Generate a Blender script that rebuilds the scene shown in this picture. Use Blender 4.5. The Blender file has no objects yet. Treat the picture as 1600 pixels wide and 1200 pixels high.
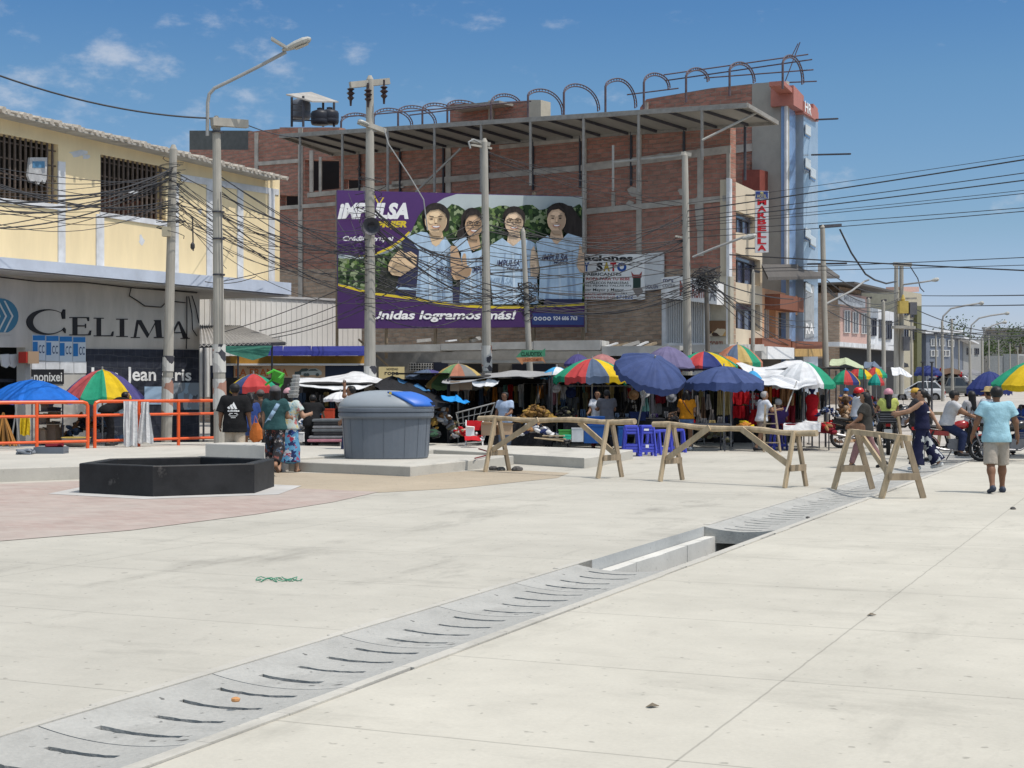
import bpy, bmesh, math, random
import numpy as np
from mathutils import Vector, Matrix
from mathutils.bvhtree import BVHTree
R = math.radians
rnd = random.Random(7)
SC = bpy.context.scene
COL = SC.collection
F, CAMH, HX, HY = 2400.0, 1.73, 800.0, 604.0
# ---------------------------------------------------------------- camera
cam_d = bpy.data.cameras.new('camera'); cam = bpy.data.objects.new('camera', cam_d); COL.objects.link(cam)
cam.location = (0, 0, CAMH); cam.rotation_euler = (R(90), 0, 0)
cam_d.sensor_width = 36; cam_d.lens = F / 1600 * 36; cam_d.shift_y = 4 / 1600
cam_d.clip_start = 0.1; cam_d.clip_end = 5000
SC.camera = cam
# ---------------------------------------------------------------- sun and sky
SUN_EL, SUN_AZ = R(64), R(27)          # azimuth: degrees behind the camera's right hand
sun_dir = Vector((math.cos(SUN_EL) * math.cos(SUN_AZ), -math.cos(SUN_EL) * math.sin(SUN_AZ), math.sin(SUN_EL)))
sd = bpy.data.lights.new('sun', 'SUN'); sd.energy = 3.2; sd.angle = R(0.53); sd.color = (1, .955, .89)
so = bpy.data.objects.new('sun', sd); COL.objects.link(so)
so.rotation_euler = (-sun_dir).to_track_quat('-Z', 'Y').to_euler()
W = bpy.data.worlds.new('World'); SC.world = W; W.use_nodes = True
wn, wl = W.node_tree.nodes, W.node_tree.links
wn.clear()
wo = wn.new('ShaderNodeOutputWorld'); bg = wn.new('ShaderNodeBackground'); bg.inputs[1].default_value = 0.15
sky = wn.new('ShaderNodeTexSky'); sky.sky_type = 'NISHITA'; sky.sun_disc = False
sky.sun_elevation = SUN_EL; sky.sun_rotation = math.atan2(sun_dir.x, sun_dir.y)
sky.altitude = 0; sky.air_density = 1.0; sky.dust_density = 0.3; sky.ozone_density = 2.5
tc = wn.new('ShaderNodeTexCoord')
def wmath(op, a, b=None, c=None):
 n = wn.new('ShaderNodeMath'); n.operation = op
 for i, s in enumerate((a, b, c)):
  if s is None: continue
  if isinstance(s, (int, float)): n.inputs[i].default_value = s
  else: wl.new(s, n.inputs[i])
 return n.outputs[0]
sep = wn.new('ShaderNodeSeparateXYZ'); wl.new(tc.outputs['Generated'], sep.inputs[0])
# paler at the horizon, bluer above; out-of-view zenith boosted warm as added fill light
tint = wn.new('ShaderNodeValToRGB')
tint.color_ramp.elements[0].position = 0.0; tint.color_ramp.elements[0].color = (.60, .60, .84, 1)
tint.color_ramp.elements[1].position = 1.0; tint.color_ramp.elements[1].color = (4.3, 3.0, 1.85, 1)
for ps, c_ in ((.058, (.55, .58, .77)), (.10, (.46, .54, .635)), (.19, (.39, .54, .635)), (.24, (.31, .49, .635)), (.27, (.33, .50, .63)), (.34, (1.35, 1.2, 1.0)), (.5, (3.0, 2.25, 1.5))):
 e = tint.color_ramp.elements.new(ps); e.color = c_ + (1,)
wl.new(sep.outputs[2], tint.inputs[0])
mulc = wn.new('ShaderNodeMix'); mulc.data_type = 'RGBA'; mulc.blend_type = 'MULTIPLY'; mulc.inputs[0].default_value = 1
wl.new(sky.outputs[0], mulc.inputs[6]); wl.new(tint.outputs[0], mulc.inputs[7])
# thin scattered clouds by direction
mp = wn.new('ShaderNodeMapping'); mp.inputs['Scale'].default_value = (1.0, 1.0, 2.0); mp.inputs['Location'].default_value = (.31, .2, .12)
mp.inputs['Rotation'].default_value = (0, R(-14), 0)
wl.new(tc.outputs['Generated'], mp.inputs[0])
nz = wn.new('ShaderNodeTexNoise'); nz.inputs['Scale'].default_value = 19; nz.inputs['Detail'].default_value = 7; nz.inputs['Roughness'].default_value = .6
wl.new(mp.outputs[0], nz.inputs[0])
nz2 = wn.new('ShaderNodeTexNoise'); nz2.inputs['Scale'].default_value = 5; nz2.inputs['Detail'].default_value = 2
wl.new(mp.outputs[0], nz2.inputs[0])
left = wn.new('ShaderNodeMapRange'); left.inputs[1].default_value = .05; left.inputs[2].default_value = -.26
left.inputs[3].default_value = -.085; left.inputs[4].default_value = .015
wl.new(sep.outputs[0], left.inputs[0])
dens = wmath('ADD', wmath('ADD', nz.outputs[0], wmath('MULTIPLY', nz2.outputs[0], .45)), left.outputs[0])
cl = wn.new('ShaderNodeMapRange'); cl.interpolation_type = 'SMOOTHSTEP'
cl.inputs[1].default_value = .735; cl.inputs[2].default_value = .98; cl.inputs[3].default_value = 0; cl.inputs[4].default_value = .55
wl.new(dens, cl.inputs[0])
mixc = wn.new('ShaderNodeMix'); mixc.data_type = 'RGBA'; mixc.inputs[7].default_value = (4.6, 4.7, 5.0, 1)
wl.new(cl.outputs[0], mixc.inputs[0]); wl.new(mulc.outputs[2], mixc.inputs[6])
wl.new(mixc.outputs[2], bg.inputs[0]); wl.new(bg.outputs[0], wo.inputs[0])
SC.view_settings.view_transform = 'Standard'; SC.view_settings.look = 'None'
SC.view_settings.exposure = 0.05; SC.view_settings.gamma = 1
SC.cycles.max_bounces = 6; SC.cycles.use_denoising = True
# ---------------------------------------------------------------- frames of the place
TH = math.atan(1030 / F)                      # the street runs off to the right
SN, CS = math.sin(TH), math.cos(TH)
RZ_ST = -TH
def gz(u):                                    # the street climbs gently far away
 return 0 if u < 55 else min(u - 55, 100) * .0108
def S(v, u, z=0): return Vector((CS * v + SN * u, -SN * v + CS * u, z))
def VU(p): return CS * p[0] - SN * p[1], SN * p[0] + CS * p[1]
def at(x, y, Y): return Vector(((x - HX) / F * Y, Y, CAMH + (HY - y) / F * Y))
def gnd(x, y, z=0):
 Y = F * (CAMH - z) / (y - HY); return Vector(((x - HX) / F * Y, Y, z))
def gx(x, Y, z=0): return Vector(((x - HX) / F * Y, Y, z))
class Plane:
 """an upright plane through two ground points; pixel -> point on it"""
 def __init__(s, A, B):
  s.A = Vector(tuple(A)[:2]); d = Vector(tuple(B)[:2]) - s.A; s.d = d.normalized(); n = Vector((-s.d.y, s.d.x))
  if n.dot(-s.A) < 0: n = -n
  s.n = n; s.rz = math.atan2(s.d.y, s.d.x) if s.d.x > 0 else math.atan2(-s.d.y, -s.d.x)
 def p(s, x, y, off=0):
  k = (x - HX) / F; a = s.A + s.n * off
  Y = s.n.dot(a) / (s.n.x * k + s.n.y)
  return Vector((k * Y, Y, CAMH + (HY - y) / F * Y))
 def Y(s, x, off=0): return s.p(x, HY, off).y
P0 = Vector((7.79, 55.0))
PL_Y = Plane(S(-28, 30), S(-28, 46))                            # left facade
PL_B = Plane(P0, P0 + Vector((-.7907, .6122)) * 20)             # raw brick side wall
PL_S = Plane(P0, P0 + Vector((SN, CS)) * 20)                    # street facade
PL_A = Plane((-6.17, 54.2), (2.7, 58.0))                        # billboard
# ---------------------------------------------------------------- materials
MATS = {}
def nt(name):
 m = bpy.data.materials.new(name); m.use_nodes = True
 return m, m.node_tree.nodes, m.node_tree.links, m.node_tree.nodes['Principled BSDF']
def mat(name, col, rough=.75, var=.18, scale=4, metal=0, bump=0, spec=.3, stretch=(1, 1, 1), alpha=None, trans=0, dirt=None):
 if name in MATS: return MATS[name]
 m, n, l, b = nt(name); MATS[name] = m
 b.inputs['Roughness'].default_value = rough; b.inputs['Metallic'].default_value = metal
 b.inputs['Specular IOR Level'].default_value = spec
 if trans: b.inputs['Transmission Weight'].default_value = trans
 t = n.new('ShaderNodeTexCoord'); mp = n.new('ShaderNodeMapping'); mp.inputs['Scale'].default_value = stretch
 l.new(t.outputs['Object'], mp.inputs[0])
 z = n.new('ShaderNodeTexNoise'); z.inputs['Scale'].default_value = scale; z.inputs['Detail'].default_value = 6; z.inputs['Roughness'].default_value = .65
 l.new(mp.outputs[0], z.inputs[0])
 r = n.new('ShaderNodeValToRGB')
 r.color_ramp.elements[0].position = .3; r.color_ramp.elements[1].position = .7
 r.color_ramp.elements[0].color = tuple(max(0, c * (1 - var)) for c in col) + (1,)
 r.color_ramp.elements[1].color = tuple(min(1, c * (1 + var * .7)) for c in col) + (1,)
 if dirt:
  e = r.color_ramp.elements.new(.36); e.color = r.color_ramp.elements[0].color
  r.color_ramp.elements[0].color = tuple(dirt) + (1,); r.color_ramp.elements[0].position = .26
 l.new(z.outputs[0], r.inputs[0]); l.new(r.outputs[0], b.inputs['Base Color'])
 if bump:
  bp = n.new('ShaderNodeBump'); bp.inputs['Strength'].default_value = bump; bp.inputs['Distance'].default_value = .03
  l.new(z.outputs[0], bp.inputs['Height']); l.new(bp.outputs[0], b.inputs['Normal'])
 return m
def cloth(name, col): return mat(name, col, rough=.85, var=.2, scale=5.5, bump=1.0, spec=.15)
def pattern(name, base, cols, scale=9, bump=.2):
 """printed cloth: blotches of several colours on a base"""
 if name in MATS: return MATS[name]
 m, n, l, b = nt(name); MATS[name] = m
 b.inputs['Roughness'].default_value = .85; b.inputs['Specular IOR Level'].default_value = .15
 t = n.new('ShaderNodeTexCoord')
 nzn = n.new('ShaderNodeTexNoise'); nzn.inputs['Scale'].default_value = scale * 1.3
 l.new(t.outputs['Object'], nzn.inputs[0])
 mx = n.new('ShaderNodeMix'); mx.data_type = 'RGBA'; mx.inputs[0].default_value = .12
 l.new(t.outputs['Object'], mx.inputs[6]); l.new(nzn.outputs['Color'], mx.inputs[7])
 vo = n.new('ShaderNodeTexVoronoi'); vo.inputs['Scale'].default_value = scale
 l.new(mx.outputs[2], vo.inputs[0])
 sp = n.new('ShaderNodeSeparateColor'); l.new(vo.outputs['Color'], sp.inputs[0])
 r = n.new('ShaderNodeValToRGB'); r.color_ramp.interpolation = 'CONSTANT'
 r.color_ramp.elements[0].color = tuple(base) + (1,); r.color_ramp.elements[1].position = .999; r.color_ramp.elements[1].color = tuple(cols[-1]) + (1,)
 for i, c in enumerate(cols):
  e = r.color_ramp.elements.new(.42 + .55 * i / len(cols)); e.color = tuple(c) + (1,)
 l.new(sp.outputs[0], r.inputs[0]); l.new(r.outputs[0], b.inputs['Base Color'])
 return m
def brickmat(name, c1, c2, mortar, bw=.42, bh=.2, bump=.9, msize=.022, stain=(.2, .17, .14), amt=.5):
 if name in MATS: return MATS[name]
 m, n, l, b = nt(name); MATS[name] = m
 b.inputs['Roughness'].default_value = .92; b.inputs['Specular IOR Level'].default_value = .1
 t = n.new('ShaderNodeTexCoord'); s = n.new('ShaderNodeSeparateXYZ'); l.new(t.outputs['Object'], s.inputs[0])
 a = n.new('ShaderNodeMath'); a.operation = 'ADD'; l.new(s.outputs[0], a.inputs[0]); l.new(s.outputs[1], a.inputs[1])
 zz = n.new('ShaderNodeTexNoise'); zz.inputs['Scale'].default_value = .9; zz.inputs['Detail'].default_value = 3
 l.new(t.outputs['Object'], zz.inputs[0])
 wv = n.new('ShaderNodeMath'); wv.operation = 'MULTIPLY_ADD'; wv.inputs[1].default_value = .22
 l.new(zz.outputs[0], wv.inputs[0]); l.new(s.outputs[2], wv.inputs[2])
 c = n.new('ShaderNodeCombineXYZ'); l.new(a.outputs[0], c.inputs[0]); l.new(wv.outputs[0], c.inputs[1])
 br = n.new('ShaderNodeTexBrick'); br.inputs['Scale'].default_value = 1; br.inputs['Brick Width'].default_value = bw
 br.inputs['Row Height'].default_value = bh; br.inputs['Mortar Size'].default_value = msize; br.inputs['Mortar Smooth'].default_value = .4; br.inputs['Bias'].default_value = .1
 br.inputs['Color1'].default_value = tuple(c1) + (1,); br.inputs['Color2'].default_value = tuple(c2) + (1,); br.inputs['Mortar'].default_value = tuple(mortar) + (1,)
 l.new(c.outputs[0], br.inputs[0])
 z2 = n.new('ShaderNodeTexNoise'); z2.inputs['Scale'].default_value = .45; z2.inputs['Detail'].default_value = 9; z2.inputs['Roughness'].default_value = .7
 l.new(t.outputs['Object'], z2.inputs[0])
 mr = n.new('ShaderNodeMapRange'); mr.inputs[1].default_value = .42; mr.inputs[2].default_value = .68; mr.inputs[3].default_value = 0; mr.inputs[4].default_value = amt
 l.new(z2.outputs[0], mr.inputs[0])
 mx = n.new('ShaderNodeMix'); mx.data_type = 'RGBA'; l.new(mr.outputs[0], mx.inputs[0]); l.new(br.outputs[0], mx.inputs[6]); mx.inputs[7].default_value = tuple(stain) + (1,)
 z3 = n.new('ShaderNodeTexNoise'); z3.inputs['Scale'].default_value = 1; z3.inputs['Detail'].default_value = 4
 sc3 = n.new('ShaderNodeMapping'); sc3.inputs['Scale'].default_value = (2.2, 2.2, 9); l.new(t.outputs['Object'], sc3.inputs[0]); l.new(sc3.outputs[0], z3.inputs[0])
 m3 = n.new('ShaderNodeMapRange'); m3.inputs[1].default_value = .3; m3.inputs[2].default_value = .7; m3.inputs[3].default_value = .74; m3.inputs[4].default_value = 1.21; l.new(z3.outputs[0], m3.inputs[0])
 mm = n.new('ShaderNodeMix'); mm.data_type = 'RGBA'; mm.blend_type = 'MULTIPLY'; mm.inputs[0].default_value = 1
 l.new(mx.outputs[2], mm.inputs[6]); l.new(m3.outputs[0], mm.inputs[7])
 l.new(mm.outputs[2], b.inputs['Base Color'])
 bp = n.new('ShaderNodeBump'); bp.inputs['Strength'].default_value = bump; bp.inputs['Distance'].default_value = .04; bp.invert = True
 l.new(br.outputs['Fac'], bp.inputs['Height']); l.new(bp.outputs[0], b.inputs['Normal'])
 return m
def flat(name, col, rough=.6): return mat(name, col, rough=rough, var=.06, scale=3)
# ---------------------------------------------------------------- mesh building
def mw(o):
 M = Matrix.Identity(4)
 while o is not None:
  M = o.matrix_basis @ M; o = o.parent
 return M
class MB:
 def __init__(s): s.v, s.f, s.m = [], [], []
 def add(s, vs, fs, mi=0):
  o = len(s.v); s.v += [tuple(p) for p in vs]
  for k, f in enumerate(fs):
   s.f.append(tuple(i + o for i in f)); s.m.append(mi if isinstance(mi, int) else mi[k])
  return s
 def box(s, c, d, rz=0, mi=0, M=None):
  c = Vector(c); Rm = M if M is not None else Matrix.Rotation(rz, 3, 'Z')
  vs = [c + Rm @ Vector((x * d[0] / 2, y * d[1] / 2, z * d[2] / 2)) for x, y, z in
     ((-1,-1,-1),(1,-1,-1),(1,1,-1),(-1,1,-1),(-1,-1,1),(1,-1,1),(1,1,1),(-1,1,1))]
  return s.add(vs, BOXF, mi)
 def bar(s, a, b, w, h, mi=0, up=(0, 0, 1)):
  a, b = Vector(a), Vector(b); d = (b - a); L = d.length; d.normalize(); up = Vector(up)
  x = d.cross(up)
  if x.length < 1e-3: x = d.cross(Vector((0, 1, 0)))
  x.normalize(); y = x.cross(d)
  vs = [p + x * sx * w / 2 + y * sy * h / 2 for p in (a, b) for sx, sy in ((-1,-1),(1,-1),(1,1),(-1,1))]
  return s.add(vs, [(0,1,2,3),(7,6,5,4),(0,4,5,1),(1,5,6,2),(2,6,7,3),(3,7,4,0)], mi)
 def tube(s, pts, r, n=7, mi=0, cap=True):
  pts = [Vector(p) for p in pts]; N = len(pts); rs = r if isinstance(r, (list, tuple)) else [r] * N
  vs = []; prev = None
  for i, p in enumerate(pts):
   d = (pts[min(i + 1, N - 1)] - pts[max(i - 1, 0)]).normalized()
   if prev is None:
    x = d.cross(Vector((0, 0, 1)))
    if x.length < 1e-2: x = d.cross(Vector((0, 1, 0)))
   else: x = prev - d * prev.dot(d)
   x.normalize(); prev = x; y = d.cross(x)
   vs += [p + (x * math.cos(2 * math.pi * k / n) + y * math.sin(2 * math.pi * k / n)) * rs[i] for k in range(n)]
  fs = [(i * n + k, i * n + (k + 1) % n, (i + 1) * n + (k + 1) % n, (i + 1) * n + k) for i in range(N - 1) for k in range(n)]
  if cap: fs += [tuple(range(n))[::-1], tuple((N - 1) * n + k for k in range(n))]
  return s.add(vs, fs, mi)
 def loft(s, rings, mi=0, cap=True, close=True):
  n = len(rings[0]); vs = [p for r in rings for p in r]; N = len(rings)
  kk = n if close else n - 1
  fs = [(i * n + k, i * n + (k + 1) % n, (i + 1) * n + (k + 1) % n, (i + 1) * n + k) for i in range(N - 1) for k in range(kk)]
  if cap: fs += [tuple(range(n))[::-1], tuple((N - 1) * n + k for k in range(n))]
  return s.add(vs, fs, mi)
 def lathe(s, prof, c=(0, 0, 0), n=20, mi=0, ax=None, cap=True):
  c = Vector(c); M = ax or Matrix.Identity(3)
  return s.loft([[c + M @ Vector((r * math.cos(2 * math.pi * k / n), r * math.sin(2 * math.pi * k / n), z)) for k in range(n)] for r, z in prof], mi, cap)
 def prism(s, poly, dv, mi=0):
  dv = Vector(dv); n = len(poly); vs = [Vector(p) for p in poly]; vs += [p + dv for p in vs]
  fs = [tuple(range(n))[::-1], tuple(range(n, 2 * n))] + [(i, (i + 1) % n, n + (i + 1) % n, n + i) for i in range(n)]
  return s.add(vs, fs, mi)
 def slab(s, pl, poly, o0, o1, mi=0, inset=None):
  """pixel polygon on an upright plane, solid from offset o0 to o1 in front of it"""
  fr = [pl.p(x, y, o1) for x, y in poly]
  n3 = Vector((pl.n.x, pl.n.y, 0)); return s.prism([p - n3 * (o1 - o0) for p in fr], n3 * (o1 - o0), mi)
 def rect(s, pl, x0, y0, x1, y1, o0, o1, mi=0, y2=None, y3=None):
  """pixel rect; y2,y3 = top and bottom at the right end when lines converge"""
  return s.slab(pl, [(x0, y0), (x1, y0 if y2 is None else y2), (x1, y1 if y3 is None else y3), (x0, y1)], o0, o1, mi)
 def sheet(s, poly, mi=0): return s.add(poly, [tuple(range(len(poly)))], mi)
 def build(s, name, mats, parent=None, smooth=False, fix=True):
  me = bpy.data.meshes.new(name); me.from_pydata(s.v, [], s.f)
  if not isinstance(mats, (list, tuple)): mats = [mats]
  for m in mats: me.materials.append(m)
  me.polygons.foreach_set('material_index', [min(i, len(mats) - 1) for i in s.m])
  if fix:
   bm = bmesh.new(); bm.from_mesh(me); bmesh.ops.recalc_face_normals(bm, faces=bm.faces); bm.to_mesh(me); bm.free()
  if smooth: me.polygons.foreach_set('use_smooth', [True] * len(me.polygons))
  o = bpy.data.objects.new(name, me); COL.objects.link(o)
  if parent is not None:
   me.transform(mw(parent).inverted()); o.parent = parent
  me.update(); return o
BOXF = [(0,3,2,1),(4,5,6,7),(0,1,5,4),(1,2,6,5),(2,3,7,6),(3,0,4,7)]
def tag(o, label, cat, group=None, kind=None):
 if label: o['label'] = label
 if cat: o['category'] = cat
 if group: o['group'] = group
 if kind: o['kind'] = kind
 return o
def thing(name, label, cat, loc=(0, 0, 0), rz=0, group=None):
 o = bpy.data.objects.new(name, None); COL.objects.link(o); o.empty_display_size = .2
 o.location = Vector(loc).to_3d(); o.rotation_euler = (0, 0, rz); return tag(o, label, cat, group)
def solo(name, mb, mats, label, cat, loc, rz=0, group=None, smooth=False):
 """a thing that is one mesh, built in world space and given its own origin"""
 o = mb.build(name, mats, None, smooth); M = Matrix.Translation(Vector(loc)) @ Matrix.Rotation(rz, 4, 'Z')
 o.data.transform(M.inverted()); o.location = loc; o.rotation_euler = (0, 0, rz)
 return tag(o, label, cat, group)
def dup(root, loc, rz=0, label=None, group=None):
 def cp(o, par):
  c = o.copy(); COL.objects.link(c); c.parent = par
  for k in list(o.children): cp(k, c)
  return c
 r = cp(root, None); r.location = loc; r.rotation_euler = (0, 0, rz)
 if label: r['label'] = label
 if group: r['group'] = group
 return r
TXT = {}
def text_geo(body, bold=0.0, shear=0.0):
 key = (body, bold, shear)
 if key in TXT: return TXT[key]
 cu = bpy.data.curves.new('lettering', 'FONT'); cu.body = body; cu.size = 1; cu.offset = bold; cu.shear = shear; cu.resolution_u = 3
 o = bpy.data.objects.new('lettering', cu); COL.objects.link(o)
 me = bpy.data.meshes.new_from_object(o.evaluated_get(bpy.context.evaluated_depsgraph_get()))
 V = np.array([v.co[:2] for v in me.vertices]); Fc = [tuple(p.vertices) for p in me.polygons]
 bpy.data.objects.remove(o); bpy.data.curves.remove(cu); bpy.data.meshes.remove(me)
 V = (V - V.min(0)) / (V.max(0) - V.min(0)); TXT[key] = (V, Fc); return TXT[key]
def text(mb, body, fn, mi=0, bold=.015, shear=0.0):
 """fn maps (0..1, 0..1) of the text's box to a point"""
 V, Fc = text_geo(body, bold, shear); mb.add([fn(a, b) for a, b in V], Fc, mi)
def textpx(mb, body, pl, x0, y0, x1, y1, off, mi=0, bold=.015, shear=0.0, y2=None, y3=None):
 """y0 top, y1 bottom at the left end; y2, y3 top and bottom at the right end"""
 y2 = y0 if y2 is None else y2; y3 = y1 if y3 is None else y3
 def fn(a, b):
  yt = y0 + (y2 - y0) * a; yb = y1 + (y3 - y1) * a
  return pl.p(x0 + (x1 - x0) * a, yb + (yt - yb) * b, off)
 text(mb, body, fn, mi, bold, shear)
def ell(cx, cy, rx, ry, n=16, a0=0, a1=360, rot=0):
 c, s_ = math.cos(R(rot)), math.sin(R(rot)); out = []
 for i in range(n if a1 - a0 >= 360 else n + 1):
  a = R(a0 + (a1 - a0) * i / n); x, y = rx * math.cos(a), ry * math.sin(a)
  out.append((cx + x * c - y * s_, cy + x * s_ + y * c))
 return out
# ================================================================ the ground
def concrete(name, col, joints=None, streak=.5, speck=.25, bumpy=.25):
 m, n, l, b = nt(name); MATS[name] = m
 b.inputs['Roughness'].default_value = .9; b.inputs['Specular IOR Level'].default_value = .2
 t = n.new('ShaderNodeTexCoord'); obj = t.outputs['Object']
 def noise(scale, det=5, st=(1, 1, 1), rough=.6):
  mp = n.new('ShaderNodeMapping'); mp.inputs['Scale'].default_value = st; l.new(obj, mp.inputs[0])
  z = n.new('ShaderNodeTexNoise'); z.inputs['Scale'].default_value = scale; z.inputs['Detail'].default_value = det; z.inputs['Roughness'].default_value = rough
  l.new(mp.outputs[0], z.inputs[0]); return z.outputs[0]
 def rng(v, a, c, d, e_):
  r = n.new('ShaderNodeMapRange'); r.inputs[1].default_value = a; r.inputs[2].default_value = c; r.inputs[3].default_value = d; r.inputs[4].default_value = e_
  l.new(v, r.inputs[0]); return r.outputs[0]
 def mt(op, a, c=None):
  q = n.new('ShaderNodeMath'); q.operation = op
  for i, s_ in enumerate((a, c)):
   if s_ is None: continue
   if isinstance(s_, (int, float)): q.inputs[i].default_value = s_
   else: l.new(s_, q.inputs[i])
  return q.outputs[0]
 f = mt('MULTIPLY', rng(noise(.35, 6), .3, .7, .86, 1.07), rng(noise(2.3, 7, rough=.7), .25, .75, .93, 1.06))
 f = mt('MULTIPLY', f, rng(noise(38, 3), .2, .8, 1 - .12 * speck, 1 + .1 * speck))
 st = rng(noise(1.0, 6, (1.0, .33, 1), .7), .56, .74, 1, 1 - .34 * streak)
 f = mt('MULTIPLY', f, st)
 st2 = rng(noise(.5, 7, (.6, 1.6, 1), .75), .56, .72, 1, 1 - .26 * streak)
 f = mt('MULTIPLY', f, st2)
 st3 = rng(noise(1.6, 8, (.16, 1.5, 1), .8), .58, .70, 1, 1 - .20 * streak); f = mt('MULTIPLY', f, st3)
 st4 = rng(noise(1.1, 8, (1.3, .10, 1), .75), .60, .70, 1, 1 - .14 * streak); f = mt('MULTIPLY', f, st4)
 sp = mt('MULTIPLY', rng(noise(13, 2, rough=.4), .69, .74, 1, 1 - .7 * speck), rng(noise(5, 4, (1, 1, 1), .55), .70, .74, 1, 1 - .5 * speck))
 f = mt('MULTIPLY', f, sp)
 if joints:
  s = n.new('ShaderNodeSeparateXYZ'); l.new(obj, s.inputs[0])
  wob = mt('MULTIPLY', mt('SUBTRACT', noise(3, 2), .5), .02)
  for ax, off, per, wd in joints:
   q = mt('ADD', s.outputs[ax], wob)
   q = mt('DIVIDE', mt('SUBTRACT', q, off - 1000 * per), per)
   q = mt('ABSOLUTE', mt('SUBTRACT', mt('FRACT', mt('ADD', q, .5)), .5))
   f = mt('MULTIPLY', f, rng(q, wd * .4 / per, wd / per, .70, 1))
 c = n.new('ShaderNodeMix'); c.data_type = 'RGBA'; c.blend_type = 'MULTIPLY'; c.inputs[0].default_value = 1
 c.inputs[6].default_value = tuple(col) + (1,); l.new(f, c.inputs[7]); l.new(c.outputs[2], b.inputs['Base Color'])
 bp = n.new('ShaderNodeBump'); bp.inputs['Strength'].default_value = bumpy; bp.inputs['Distance'].default_value = .01
 l.new(noise(26, 5), bp.inputs['Height']); l.new(bp.outputs[0], b.inputs['Normal'])
 return m
CONC = (.475, .45, .385)
m_ground_r = concrete('plaza concrete right', CONC, [(1, 6.83, 2.1, .012), (0, -2.1, 3.3, .009)], speck=.45, streak=.7)
m_ground_l = concrete('plaza concrete left', (.44, .418, .362), [(1, 7.15, 2.4, .011), (0, -9.8, 4.6, .010)], streak=1.0, speck=.5)
m_drain = concrete('grey drain concrete', (.375, .37, .345), streak=1.0, speck=.9, bumpy=.9)
m_drain2 = concrete('raw trench concrete', (.44, .45, .44), streak=.6, speck=.4, bumpy=.5)
m_kerb = concrete('kerb concrete', (.46, .44, .39), streak=.9, speck=.5, bumpy=.5)
m_light = concrete('pale new concrete', (.47, .45, .40), streak=.6)
m_sand = concrete('bare sand', (.38, .32, .24), streak=.2, speck=.7, bumpy=.9)
m_pave = brickmat('pink paver', (.345, .26, .23), (.385, .31, .275), (.40, .36, .32), bw=.2, bh=.1, bump=.25, msize=.006, stain=(.40, .36, .32), amt=.8)
# the paver shader was made for walls: run it over the floor instead
for nd in list(m_pave.node_tree.nodes):
 if nd.type == 'MAP_RANGE' and nd.inputs[4].default_value > 1.2: nd.inputs[3].default_value = .9; nd.inputs[4].default_value = 1.06
 if nd.type == 'TEX_BRICK':
  cb = nd.inputs[0].links[0].from_node; sx = [q for q in m_pave.node_tree.nodes if q.type == 'SEPXYZ'][0]
  m_pave.node_tree.links.new(sx.outputs[0], cb.inputs[0]); m_pave.node_tree.links.new(sx.outputs[1], cb.inputs[1])
V0, V1 = -5.31, -4.35                         # the drain channel runs along the street
UA, UB = 14.0, 18.4                           # where its covers are missing
UEND = 45.0
def st_obj(name, mb, m, kind='structure'):
 o = mb.build(name, m, None); o.data.transform(Matrix.Rotation(TH, 4, 'Z')); o.rotation_euler = (0, 0, RZ_ST); o['kind'] = kind; return o
def stsheet(mb, pts, z=0, mi=0): mb.sheet([S(v, u, z) for v, u in pts], mi)
g = MB(); stsheet(g, [(V1 + .09, -30), (400, -30), (400, UEND), (V1 + .09, UEND)])
st_obj('ground', g, m_ground_r)
g = MB(); stsheet(g, [(-400, -30), (V0, -30), (V0, UEND), (-400, UEND)]); st_obj('plaza', g, m_ground_l)
g = MB()
us = [UEND, 55, 75, 95, 115, 135, 155, 400, 3000]
for a, b_ in zip(us, us[1:]): g.sheet([S(-1500, a, gz(a)), S(1500, a, gz(a)), S(1500, b_, gz(b_)), S(-1500, b_, gz(b_))])
st_obj('road', g, concrete('far road concrete', (.42, .39, .35), streak=.9))
# kerb strip along the right of the drain, a hair proud, chipped edges
g = MB(); r2 = random.Random(3)
for k in range(70):
 a = -6 + k * .72; b_ = a + .72
 w = .085 + r2.uniform(-.012, .012)
 g.prism([S(V1, a, .012), S(V1 + w, a, .012), S(V1 + w + r2.uniform(-.01, .01), b_ - .004, .012), S(V1, b_ - .004, .012)], (0, 0, -.3))
st_obj('kerb', g, m_kerb)
g = MB()
for k in range(60):
 a = -6 + k * .85; b_ = a + .85; w = .065 + r2.uniform(-.025, .025)
 if UA - .2 < a < UB: continue
 g.prism([S(V0 - w, a, .006), S(V0, a, .006), S(V0, b_, .006), S(V0 - w + r2.uniform(-.02, .02), b_, .006)], (0, 0, -.12))
st_obj('drain_kerb', g, m_kerb)
# trench
g = MB(); zb = -.85
g.sheet([S(V0, UB + .6, .0), S(V0, UA - .6, .0), S(V0, UA - .6, zb), S(V0, UB + .6, zb)])
g.sheet([S(V1, -6, -.02), S(V1, UEND, -.02), S(V1, UEND, zb), S(V1, -6, zb)])
g.sheet([S(V0, -6, 0), S(V0, UA - .6, 0), S(V0, UA - .6, zb), S(V0, -6, zb)]); g.sheet([S(V0, UB + .6, 0), S(V0, UEND, 0), S(V0, UEND, zb), S(V0, UB + .6, zb)])
g.sheet([S(V0, -6, zb), S(V1, -6, zb), S(V1, UEND, zb), S(V0, UEND, zb)])
st_obj('drain_trench', g, m_drain2)
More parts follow.
